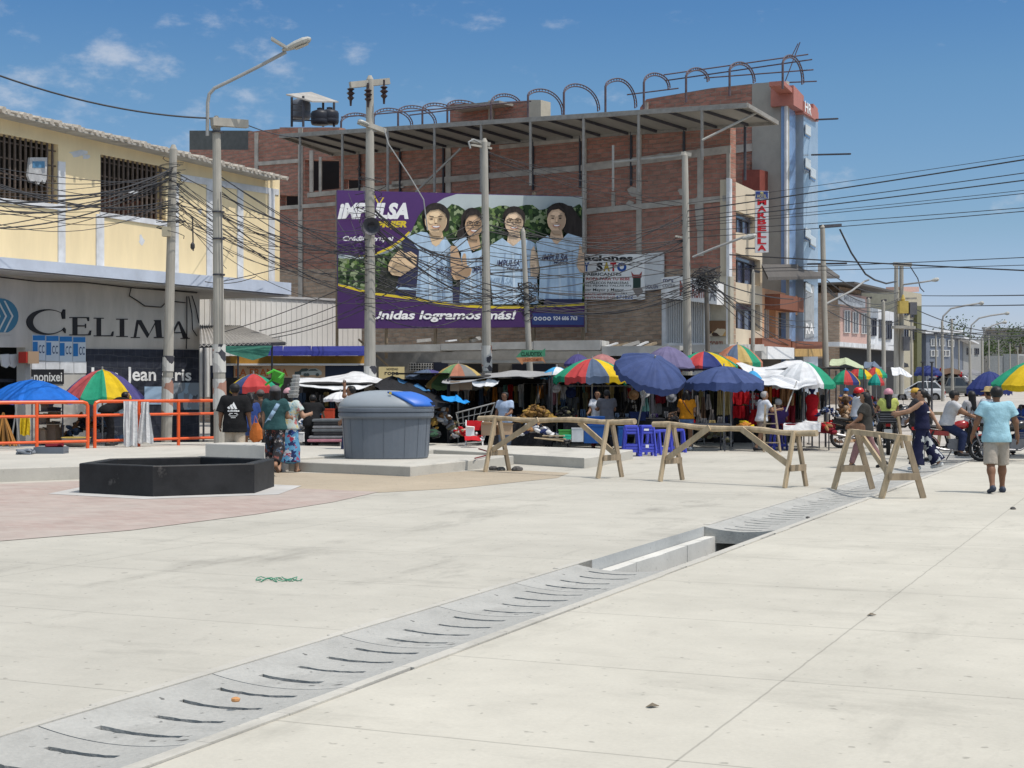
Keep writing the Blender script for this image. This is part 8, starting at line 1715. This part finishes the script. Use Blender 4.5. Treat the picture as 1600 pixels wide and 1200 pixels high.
mb = MB(); c = gx(403, 33.9); mb.loft([[c + Vector((w * math.cos(k * math.pi / 5), w * .7 * math.sin(k * math.pi / 5), z)) for k in range(10)] for w, z in ((.14, .02), (.19, .12), (.17, .36), (.06, .5))]); solo('shopping_bag', mb, pattern('blue white bag print', (.02, .08, .3), [(.5, .5, .5), (.03, .12, .4), (.05, .2, .1)], 7), 'blue and white shopping bag at the feet of the two women', 'bag', c)
person('person in dark clothes and grey cap facing the stalls behind the two women', gx(407, 38), 10, 1.62, 'brown', 1.05, arms=((20, 8, 60), (20, 8, 60)), top=T('brown dark', (.05, .035, .03), hem=-.06), bottom=B_('charcoal', (.03, .03, .033)), shoes=sh_black, hat=('cap', flat('brown grey cap', (.09, .075, .07))), res=.022)
person('person all in black bending over the goods left of the waste container', gx(487, 38.6), 0, 1.55, 'brown', 1.15, lean=22, legs=((8, 6), (-4, 8)), arms=((50, 8, 10), (50, 8, 10)), top=T('black', (.012, .012, .013), hem=-.12, loose=.03), bottom=B_('black', (.012, .012, .014)), shoes=sh_black, res=.022)
p, I = person('man in a white shirt with a navy backpack behind the waste container, one hand raised', gx(549, 36.4), 78, 1.74, 'brown', 1.05, legs=((14, 4), (-12, 10)), arms=((4, 6, 30), (105, 14, 75)), top=T('white', (.62, .64, .68)), bottom=B_('navy', (.03, .04, .09)), shoes=sh_black, res=.018)
mb = MB(); tb = I['tb']; c = Vector(tb(0, -.2, .32)); mb.loft([[c + Vector((sx * .14 * k, sy * .09 * k, z)) for sx, sy in ((-1, -1), (1, -1), (1, 1), (-1, 1))] for k, z in ((.8, -.2), (1, -.15), (1, .12), (.7, .2))])
for s_ in (-1, 1): mb.tube([c + Vector((s_ * .1, .06, .17)), Vector(tb(s_ * .11, .0, .56)), Vector(tb(s_ * .12, .15, .4)), Vector(tb(s_ * .13, .08, .2))], .018)
to_obj('backpack', np.array([tuple(v) for v in mb.v]), mb.f, cloth('navy backpack', (.03, .05, .12)), p)
person('vendor in pale blue shirt standing in the dark stall under the grey awning', gx(789, 41.2), 150, 1.56, 'brown', 1.12, arms=((15, 8, 60), (10, 8, 20)), head=(-25, 0), top=T('pale blue', (.34, .42, .55), hem=-.1), bottom=B_('denim pale', (.16, .2, .28)), shoes=sh_black, res=.02)
person('man in a grey shirt seen from behind at the middle stall', gx(948, 41.6), 5, 1.62, 'brown', 1.08, arms=((30, 8, 60), (25, 8, 60)), top=T('grey', (.11, .11, .125), hem=-.1), bottom=B_('charcoal', (.03, .03, .033)), shoes=sh_black, res=.02)
person('vendor in white at the middle stall, facing the grey shirted man', gx(934, 42.1), 165, 1.6, 'tan', 1.0, arms=((40, 8, 50), (20, 8, 50)), top=T('white', (.62, .64, .68)), bottom=B_('red', (.25, .04, .04)), shoes=sh_black, female=True, res=.022)
p, I = person('woman in an orange top and denim shorts seen from behind at the folding table', gx(1073, 41.6), -12, 1.60, 'tan', 1.05, legs=((8, 5), (-8, 10)), arms=((20, 12, 70), (8, 10, 60)), hair='bob', top=T('orange', (.55, .21, .012), hem=-.02, sleeve=.6), bottom=B_('denim', (.16, .24, .40), kind='shorts', len=.45), shoes=sh_white, female=True, res=.017)
mb = MB(); tb = I['tb']; mb.tube([Vector(tb(-.12, -.04, .52)), Vector(tb(-.06, -.15, .42)), Vector(tb(.04, -.155, .25)), Vector(tb(.14, -.1, .1))], .012, n=5); to_obj('bag_strap', np.array(mb.v), mb.f, flat('dark strap', (.06, .02, .02)), p)
p, I = person('grey haired man in a white and red shirt standing next to the step ladder', gx(1190, 41.2), -70, 1.60, 'tan', 1.0, lean=8, legs=((14, 6), (-12, 12)), arms=((38, 8, 60), (30, 8, 70)), haircol=m_greyhair, top=T('white', (.62, .64, .68), hem=-.06), bottom=B_('grey beige', (.24, .19, .16), kind='shorts', len=.9), shoes=sh_black, res=.018)
person('person in a purple shirt sitting by the red clothes, seen from behind', gx(1216, 42), 10, 1.66, 'brown', 1.12, legs=((82, 85), (82, 85)), arms=((25, 12, 40), (25, 12, 40)), zfix=.62, top=T('purple', (.045, .025, .10), hem=-.06), bottom=B_('denim grey', (.12, .15, .18)), shoes=sh_black, haircol=m_greyhair, res=.02)
mb = MB(); c = gx(1216, 42); t = stool('low stool under the person in purple', (c.x, c.y, 0), R(10), h=.5)
person('vendor in black crouching behind the orange railing', gx(168, 38.4, .25), -50, 1.62, 'brown', 1.1, lean=58, legs=((20, 14), (6, 18)), arms=((62, 6, 10), (70, 6, 10)), top=T('black', (.012, .012, .013), hem=-.08, loose=.025), bottom=B_('black', (.012, .012, .014)), shoes=sh_black, res=.022)
person('person in red among the clothes at the far stalls', gx(1350, 60, .05), 200, 1.6, 'tan', 1.05, arms=((20, 8, 50), (10, 8, 20)), hair='bob', top=T('pink', (.45, .12, .18)), bottom=B_('red', (.3, .03, .05), kind='skirt', name='skirt'), shoes=sh_black, female=True, res=.026)
person('person in a dark blue top at the far stalls beside the red one', gx(1322, 56, .02), 170, 1.62, 'brown', 1.05, arms=((10, 8, 30), (40, 8, 60)), top=T('navy', (.03, .05, .14)), bottom=B_('charcoal', (.03, .03, .033)), shoes=sh_black, hat=('cap', flat('blue cap', (.02, .15, .45))), res=.026)
# --- walkers on the right
p, I = person('woman with long black hair in black tee and dusty pink trousers striding left', gnd(1352, 731), 72, 1.64, 'tan', 1.08, legs=((24, 6), (-20, 18)), arms=((22, 8, 30), (-6, 10, 50)), foot=(0, 22), hair='long', top=T('washed black', (.05, .047, .042), hem=-.08, loose=.022), bottom=B_('dusty pink', (.24, .135, .135), loose=.004), shoes=sh_black, female=True, res=.015)
mb = MB(); tb = I['tb']; mb.tube([Vector(tb(-.12, .02, .52)), Vector(tb(-.02, .16, .36)), Vector(tb(.14, .08, .08)), Vector(tb(.17, -.05, .02)), Vector(tb(.05, -.15, .25)), Vector(tb(-.11, -.06, .5))], .011, n=5); to_obj('bag_strap', np.array(mb.v), mb.f, flat('tan strap', (.22, .14, .08)), p)
mb = MB(); c = Vector(gnd(1336, 731)) + Vector((0, -.25, .82)); mb.loft([[c + Vector((w * math.cos(k * math.pi / 5), .06 * math.sin(k * math.pi / 5), z)) for k in range(10)] for w, z in ((.13, -.1), (.17, -.05), (.16, .08), (.1, .13))]); solo('handbag', mb, mat('brown leather', (.16, .085, .05), rough=.5), 'brown handbag carried by the woman in pink trousers', 'bag', c)
navyfl = pattern('navy leaf print', (.010, .012, .035), [(.012, .014, .04), (.015, .017, .045), (.40, .42, .42)], 11)
p, I = person('woman in navy floral jumpsuit with bare shoulders walking left, arms swinging', gnd(1441, 734), 66, 1.66, 'light', 1.06, legs=((10, 6), (-18, 12)), arms=((58, 8, 22), (-34, 14, 6)), foot=(0, 15), head=(10, 0), hair='pony', top=dict(m=cloth('navy bodice', (.012, .014, .04)), hem=-.06, sleeve=0, loose=.008), bottom=dict(m=navyfl, kind='trousers', loose=.03, flare=.08, waist=.16), shoes=sh_white, female=True, res=.013, neckline=.075)
mb = MB(); tb = I['tb']; pts = [Vector(tb(.165 * math.cos(a), .155 * math.sin(a), .30)) for a in [k * math.pi / 10 for k in range(21)]]; mb.tube(pts, .012, n=5); to_obj('trim', np.array(mb.v), mb.f, m_txtwhite, p)
p, I = person('man in light blue tee and beige shorts walking away at the right', gnd(1557, 770), -4, 1.72, 'brown', 1.08, legs=((-10, 16), (12, 5)), arms=((4, 22, 18), (4, 22, 14)), foot=(14, 0), top=T('light blue', (.31, .52, .60), hem=-.10, loose=.024, sleeve=.62), bottom=B_('beige', (.36, .32, .27), kind='shorts', len=1.05, loose=.012), shoes=sh_navy, res=.012, legabd=(3, 3))
person('person in pale grey shirt and straw hat hidden behind the man in light blue', gx(1545, 36), 30, 1.66, 'tan', 1.05, arms=((20, 8, 50), (10, 8, 30)), top=T('pale grey', (.40, .42, .45)), bottom=B_('denim', (.16, .24, .40)), shoes=sh_black, hat=('straw', mat('straw hat', (.45, .33, .15))), res=.022)
person('woman with long black hair in a grey top beside the motorcyclist, seen from behind', gx(1518, 38.5), 15, 1.60, 'tan', 1.0, arms=((25, 10, 50), (15, 10, 40)), hair='long', top=T('light grey', (.38, .37, .38)), bottom=B_('charcoal', (.03, .03, .033)), shoes=sh_black, female=True, res=.02)
person('person in navy sitting at the stall cut by the right edge', gx(1597, 38.5), 30, 1.66, 'brown', 1.1, legs=((80, 80), (80, 80)), zfix=.5, arms=((30, 8, 50), (20, 8, 50)), top=T('royal', (.03, .06, .2)), bottom=B_('charcoal', (.03, .03, .033)), shoes=sh_black, res=.022)
person('person in black sitting in the street before the white car', gx(1449, 52), 60, 1.6, 'brown', 1.05, legs=((85, 95), (85, 95)), zfix=.42, arms=((40, 8, 30), (30, 8, 50)), hair='bob', top=T('black', (.012, .012, .013)), bottom=B_('black', (.012, .012, .014)), shoes=sh_black, res=.026)
person('person in a yellow cap behind the woman in the navy jumpsuit', gx(1431, 36.5), 70, 1.66, 'tan', 1.05, arms=((30, 8, 40), (10, 8, 30)), top=T('charcoal', (.03, .03, .035)), bottom=B_('charcoal', (.03, .03, .033)), shoes=sh_black, hat=('cap', flat('mustard cap', (.5, .30, .04))), res=.022)
# ================================================================ motorcycles and cars
m_tyre = mat('tyre rubber', (.016, .016, .017), rough=.85, var=.2); m_rim = mat('alloy rim', (.22, .22, .23), rough=.45, metal=.6); m_engine = mat('engine metal', (.16, .16, .17), rough=.4, metal=.7); m_moto = mat('motorcycle black paint', (.014, .014, .017), rough=.25, spec=.6); m_motor = mat('motorcycle red paint', (.30, .012, .014), rough=.25, spec=.6); m_chrome = mat('chrome', (.22, .22, .23), rough=.4, metal=.8); m_seat = mat('black seat vinyl', (.016, .016, .016), rough=.5); m_headl = mat('headlight glass', (.55, .55, .53), rough=.1, spec=.7)
RY = Matrix.Rotation(R(90), 3, 'Y')
def motorcycle(label, loc, rz, paint, rack=False):
 t = thing('motorcycle', label, 'motorcycle', loc, rz, 'motorcycles in the street'); o = Vector(loc); M = Matrix.Rotation(rz, 3, 'Z'); P = lambda x, y, z: o + M @ Vector((x, y, z)); A = M @ RY
 for y, nm in ((.64, 'front_wheel'), (-.62, 'rear_wheel')):
  mb = MB(); c = P(0, y, .30); mb.lathe([(.235, -.04), (.285, -.05), (.30, -.02), (.30, .02), (.285, .05), (.235, .04), (.235, -.04)], c, 26, 0, A, cap=False); w = mb.build('wheel', m_tyre, t, smooth=False)
  mb = MB(); mb.lathe([(.235, -.03), (.215, -.035), (.21, 0), (.215, .035), (.235, .03)], c, 26, 0, A, cap=False); mb.lathe([(.05, -.06), (.06, -.03), (.06, .03), (.05, .06)], c, 12, 0, A)
  for k in range(10):
   a = 2 * math.pi * k / 10; mb.tube([c + M @ Vector(((-1) ** k * .025, .05 * math.cos(a), .05 * math.sin(a))), c + M @ Vector((0, .22 * math.cos(a + .2), .22 * math.sin(a + .2)))], .008, n=4)
  mb.build('rim', m_rim, w)
  mb = MB(); rings = []
  for k in range(9):
   a = R((15 if y > 0 else 20) + 120 * k / 8); rings.append([c + M @ Vector((x, .335 * math.cos(a), .335 * math.sin(a) - .015 * abs(x) / .05)) for x in (-.06, 0, .06)])
  mb.loft(rings, cap=False, close=False); fd = mb.build('mudguard', paint, t); sm = fd.modifiers.new('thickness', 'SOLIDIFY'); sm.thickness = .012
 mb = MB()
 for s_ in (-1, 1): mb.tube([P(s_ * .075, .64, .30), P(s_ * .075, .42, .86), P(s_ * .075, .39, .96)], [.026, .022, .02], n=7)
 mb.build('fork', m_chrome, t)
 mb = MB(); mb.tube([P(0, .38, .86), P(0, .1, .72), P(0, -.35, .70), P(0, -.75, .76)], .03); mb.tube([P(0, .36, .80), P(0, .25, .42), P(0, -.1, .32), P(0, -.2, .68)], .026)
 for s_ in (-1, 1): mb.tube([P(s_ * .05, -.1, .34), P(s_ * .1, -.62, .30)], .022); mb.tube([P(s_ * .1, -.62, .32), P(s_ * .1, -.45, .70)], .028)
 mb.build('frame', m_seat, t)
 mb = MB(); mb.loft([[P(.125 * k * math.cos(a), y + .0, .80 + z + .11 * k * math.sin(a)) for a in [i * math.pi / 5 for i in range(10)]] for y, k, z in ((-.08, .45, -.02), (0, .85, .0), (.12, 1.05, .03), (.24, 1.0, .05), (.34, .6, .05))]); mb.build('fuel_tank', paint, t, smooth=True)
 mb = MB(); mb.loft([[P(x * k, y, z + zz) for x, zz in ((-.12, 0), (-.13, .05), (-.08, .09), (.08, .09), (.13, .05), (.12, 0))] for y, k, z in ((-.04, .6, .74), (-.2, 1, .73), (-.5, 1.05, .76), (-.78, .8, .80))]); mb.build('seat', m_seat, t)
 mb = MB(); mb.loft([[P(x * k, y, z + zz) for x, zz in ((-.10, -.07), (-.11, .04), (.11, .04), (.10, -.07))] for y, k, z in ((-.1, .7, .66), (-.45, 1, .68), (-.85, .55, .78))]); mb.build('side_panel', paint, t)
 mb = MB(); mb.box(P(0, .06, .40), (.24, .34, .24), rz); mb.lathe([(.09, -.13), (.1, -.1), (.1, .1), (.09, .13)], P(0, -.06, .36), 12, 0, A)
 for k in range(5): mb.box(P(0, .14 + .012 * k, .52 + .035 * k), (.2, .18, .014), rz)
 mb.build('engine', m_engine, t)
 mb = MB(); mb.tube([P(.1, .22, .52), P(.13, .30, .36), P(.14, .1, .26), P(.15, -.2, .27), P(.17, -.5, .33), P(.18, -.85, .40)], [.02, .02, .022, .03, .045, .045], n=8); mb.build('exhaust', m_chrome, t)
 mb = MB(); mb.tube([P(-.36, .24, 1.02), P(-.25, .32, 1.03), P(-.08, .40, .98), P(.08, .40, .98), P(.25, .32, 1.03), P(.36, .24, 1.02)], .014, n=6); hb = mb.build('handlebar', m_engine, t)
 for s_ in (-1, 1):
  mb = MB(); mb.tube([P(s_ * .25, .33, 1.04), P(s_ * .3, .36, 1.2)], .008, n=4); mb.lathe([(.0, -.01), (.05, -.008), (.055, 0), (.05, .01), (0, .012)], P(s_ * .31, .36, 1.22), 10, 0, M @ Matrix.Rotation(R(90), 3, 'X')); mb.build('mirror', m_seat, hb)
 mb = MB(); mb.lathe([(.02, -.12), (.08, -.08), (.1, 0), (.095, .03), (.03, .05)], P(0, .48, .92), 12, 0, M @ Matrix.Rotation(R(-90), 3, 'X')); h_ = mb.build('headlight', m_moto, t)
 mb = MB(); mb.lathe([(.085, .03), (.06, .055), (0, .065)], P(0, .48, .92), 12, 0, M @ Matrix.Rotation(R(-90), 3, 'X')); mb.build('lens', m_headl, h_)
 mb = MB(); mb.box(P(0, -.9, .76), (.12, .06, .07), rz); mb.build('tail_light', mat('red tail lens', (.35, .01, .01), rough=.2), t)
 mb = MB(); mb.box(P(0, -.93, .60), (.2, .01, .12), rz); mb.build('number_plate', m_frame, t)
 mb = MB()
 for s_ in (-1, 1): mb.tube([P(s_ * .08, -.02, .28), P(s_ * .22, .0, .28)], .014, n=5); mb.tube([P(s_ * .1, -.3, .32), P(s_ * .2, -.32, .32)], .012, n=5)
 mb.tube([P(-.1, .0, .28), P(-.2, -.12, .03)], .013, n=5); mb.build('footpegs', m_engine, t)
 if rack:
  mb = MB(); mb.box(P(0, -.86, .96), (.42, .34, .30), rz); mb.build('crate', m_seat, t); mb = MB()
  for k in range(4): mb.box(P(0, -1.04, .86 + .06 * k), (.40, .012, .022), rz)
  mb.build('crate_slats', m_engine, t)
 return t
BL = motorcycle('black motorcycle with red helmeted rider facing right behind the short sawhorse', gx(1347, 43.2), R(-86), m_moto)
person('motorcyclist in white tee and red helmet riding behind the short sawhorse', gx(1338, 43.15), -86, 1.68, 'tan', 1.1, legs=((62, 78), (62, 78)), legabd=(12, 12), arms=((48, 14, 22), (48, 14, 22)), lean=6, zfix=.90, top=T('white', (.62, .64, .68), hem=-.02), bottom=B_('denim', (.16, .24, .40)), shoes=sh_black, hat=('helmet', mat('red helmet', (.55, .02, .02), rough=.25)), res=.018)
b2 = motorcycle('black motorcycle with a rear crate seen from behind, rider in yellow', gx(1388, 39.5), R(-14), m_moto, True)
person('motorcyclist in pale yellow shirt and pink helmet seen from behind', gx(1388, 39.7), -8, 1.62, 'tan', 1.08, legs=((62, 78), (62, 78)), legabd=(14, 14), arms=((46, 18, 24), (46, 18, 24)), zfix=.90, hair='long', top=T('lime', (.48, .52, .14), hem=-.02, sleeve=.5), bottom=B_('charcoal', (.03, .03, .033)), shoes=sh_black, hat=('helmet', mat('pink helmet', (.55, .25, .3), rough=.3)), female=True, res=.018)
b3 = motorcycle('black and red motorcycle facing right beside the man in light blue', gx(1489, 35.5), R(-97), m_motor)
person('motorcyclist in grey tee and black cap leaning on the handlebar', gx(1479, 35.55), -97, 1.70, 'tan', 1.12, legs=((58, 66), (58, 66)), legabd=(12, 12), arms=((50, 12, 14), (50, 12, 14)), lean=16, zfix=.86, top=T('ash', (.42, .42, .43), hem=-.03), bottom=B_('navy jeans', (.018, .026, .065), loose=.014), shoes=sh_black, hat=('cap', flat('black cap', (.012, .012, .013))), res=.016)
dup(BL, gx(1583, 35.6), R(-80), 'black motorcycle parked at the right edge behind the man in light blue')
dup(BL, gx(1409, 58, .03), R(-60), 'distant black motorcycle in front of the white car')
dup(BL, gx(1391, 62, .07), R(40), 'distant black motorcycle next to the far stalls')
# stall at the right edge
table('wooden table of the stall at the right edge', 1548, 1640, 38.2, 39.2, .74, m_wood2); carton('blue ice box on the table at the right edge', 1582, 640, 1605, 658, 38.6, mat('blue cool box', (.02, .06, .3)), .4, 'ice_box', 'box', flaps=False)
table('low white slatted bench beside the parked motorcycle', 1570, 1650, 37.2, 37.6, .42, m_txtwhite, name='bench')
# cars ------------------------------------------------------------------------------------
m_cw = mat('white car paint', (.66, .68, .70), rough=.25, var=.03, spec=.6); m_cg = mat('grey car paint', (.10, .105, .10), rough=.3, var=.05, spec=.6); m_cglass = mat('car glass', (.012, .014, .017), rough=.08, spec=.8)
def vehicle(label, loc, rz, L_, Wd, prof, glassprof, m, wheels, name='parked_car', cat='car', wr=.31, bed=None):
 """prof: (y, low z, belt z) along the body; glassprof: (y, roof z, half width) of the cabin"""
 t = thing(name, label, cat, loc, rz, 'vehicles parked down the street'); o = Vector(loc); M = Matrix.Rotation(rz, 3, 'Z'); P = lambda x, y, z: o + M @ Vector((x, y, z)); A = M @ RY; hw = Wd / 2; mb = MB()
 mb.loft([[P(sx * hw * k, y, z) for sx, k, z in ((-1, .9, zl), (-1, 1, zl + .2), (-1, 1, zb - .16), (-1, .93, zb), (1, .93, zb), (1, 1, zb - .16), (1, 1, zl + .2), (1, .9, zl))] for y, zl, zb in prof]); mb.build('body', m, t, smooth=False)
 mb = MB(); mb.loft([[P(-hw * .93, y0, zb), P(-k * hw, y, zr), P(k * hw, y, zr), P(hw * .93, y0, zb)] for y0, zb, y, zr, k in glassprof]); cb = mb.build('windows', m_cglass, t)
 ys = [g_[2] for g_ in glassprof]; zt = max(g_[3] for g_ in glassprof); mb = MB(); tops = [g_ for g_ in glassprof if g_[3] > zt - .12]
 mb.loft([[P(-g_[4] * hw * 1.02, g_[2], g_[3] - .02), P(-g_[4] * hw * .9, g_[2], g_[3] + .035), P(g_[4] * hw * .9, g_[2], g_[3] + .035), P(g_[4] * hw * 1.02, g_[2], g_[3] - .02)] for g_ in tops]); mb.build('roof', m, t)
 mb = MB()
 for sx in (-1, 1):
  for y0, z0, y1, z1, k1 in [(glassprof[0][0], glassprof[0][1], glassprof[1][2], glassprof[1][3], glassprof[1][4]), (glassprof[-1][0], glassprof[-1][1], glassprof[-2][2], glassprof[-2][3], glassprof[-2][4]), ((glassprof[1][0] + glassprof[-2][0]) / 2, glassprof[1][1], (glassprof[1][2] + glassprof[-2][2]) / 2, zt, glassprof[1][4])]:
   mb.bar(P(sx * hw * .945, y0, z0), P(sx * hw * k1 * 1.025, y1, z1), .07, .04, up=M @ Vector((1, 0, 0)))
 mb.build('pillars', m, t)
 for y in wheels:
  for sx in (-1, 1):
   mb = MB(); c = P(sx * (hw - .07), y, wr); mb.lathe([(wr * .6, -.1), (wr * .95, -.1), (wr, -.06), (wr, .06), (wr * .95, .1), (wr * .6, .1)], c, 20, 0, A); w = mb.build('wheel', m_tyre, t)
   mb = MB(); mb.lathe([(wr * .62, -.105), (wr * .3, -.09), (0, -.1)] if sx < 0 else [(wr * .62, .105), (wr * .3, .09), (0, .1)], c, 14, 0, A); mb.build('rim', m_rim, w)
   mb = MB(); mb.lathe([(wr * 1.12, sx * .06), (wr * 1.12, sx * .085), (wr * .9, sx * .085)], c, 20, 0, A, cap=False); mb.build('wheel_arch', m_seat, t)
 yf, yr = prof[-1][0], prof[0][0]
 for sx in (-1, 1):
  mb = MB(); mb.box(P(sx * hw * .68, yf + .0, prof[-1][2] - .2), (.32, .08, .14), rz); mb.build('headlight', m_headl, t); mb = MB(); mb.box(P(sx * hw * .78, yr - .0, prof[0][2] - .2), (.2, .08, .26), rz); mb.build('tail_light', mat('red tail lens', (.35, .01, .01)), t)
  mb = MB(); mb.box(P(sx * (hw + .08), glassprof[-1][0] - .25, glassprof[-1][1] + .08), (.16, .1, .12), rz); mb.build('wing_mirror', m, t)
  mb = MB()
  for yy in (wheels[0] + .62, (wheels[0] + wheels[1]) / 2 + .1): mb.box(P(sx * (hw + .006), yy, prof[2][2] - .22), (.02, .16, .03), rz)
  mb.build('door_handles', m_engine, t)
 mb = MB(); mb.box(P(0, yf + .02, .38), (Wd * .9, .08, .22), rz); mb.box(P(0, yr - .02, .38), (Wd * .9, .08, .22), rz); mb.build('bumper', m if not bed else m_seat, t)
 mb = MB(); mb.box(P(0, yr - .07, .55), (.4, .02, .13), rz); mb.build('number_plate', m_frame, t)
 if bed: mb = MB(); mb.box(P(0, (bed[0] + bed[1]) / 2, bed[2] + .003), (Wd * .8, bed[1] - bed[0], .01), rz); mb.build('bed', m_seat, t)
 return t
WH_ = vehicle('white hatchback parked across the street behind the thin dark posts', gx(1437, 118, gz(110)), R(72), 3.9, 1.7, [(-1.85, .35, .85), (-1.8, .25, .98), (-1.2, .22, 1.0), (.2, .2, .96), (1.0, .22, .93), (1.75, .25, .78), (1.95, .33, .62)], [(-1.7, .96, -1.45, 1.2, .80), (-1.5, .98, -1.2, 1.48, .74), (-.6, .98, -.5, 1.52, .75), (.2, .96, .1, 1.48, .74), (1.0, .93, .75, 1.05, .84)], m_cw, (-1.2, 1.25))
PK_ = vehicle('grey double cab pickup truck parked behind the white hatchback', gx(1488, 132, gz(122)), R(-96), 5.2, 1.85, [(-2.5, .5, 1.02), (-2.45, .42, 1.06), (-1.0, .4, 1.06), (.3, .4, 1.06), (1.4, .4, 1.06), (2.3, .42, 1.0), (2.55, .5, .85)], [(-.75, 1.06, -.65, 1.3, .84), (-.72, 1.06, -.45, 1.74, .78), (.2, 1.06, .2, 1.78, .78), (.8, 1.06, .65, 1.74, .78), (1.45, 1.05, 1.1, 1.2, .86)], m_cg, (-1.45, 1.6), 'pickup_truck', 'pickup', .38, bed=(-2.4, -.85, 1.06))
dup(WH_, gx(1532, 150, gz(140)), R(-30), 'smaller far white car parked right of the grey pickup truck'); dup(PK_, gx(1462, 155, gz(145)), R(20), 'far grey pickup truck half hidden behind the white hatchback')
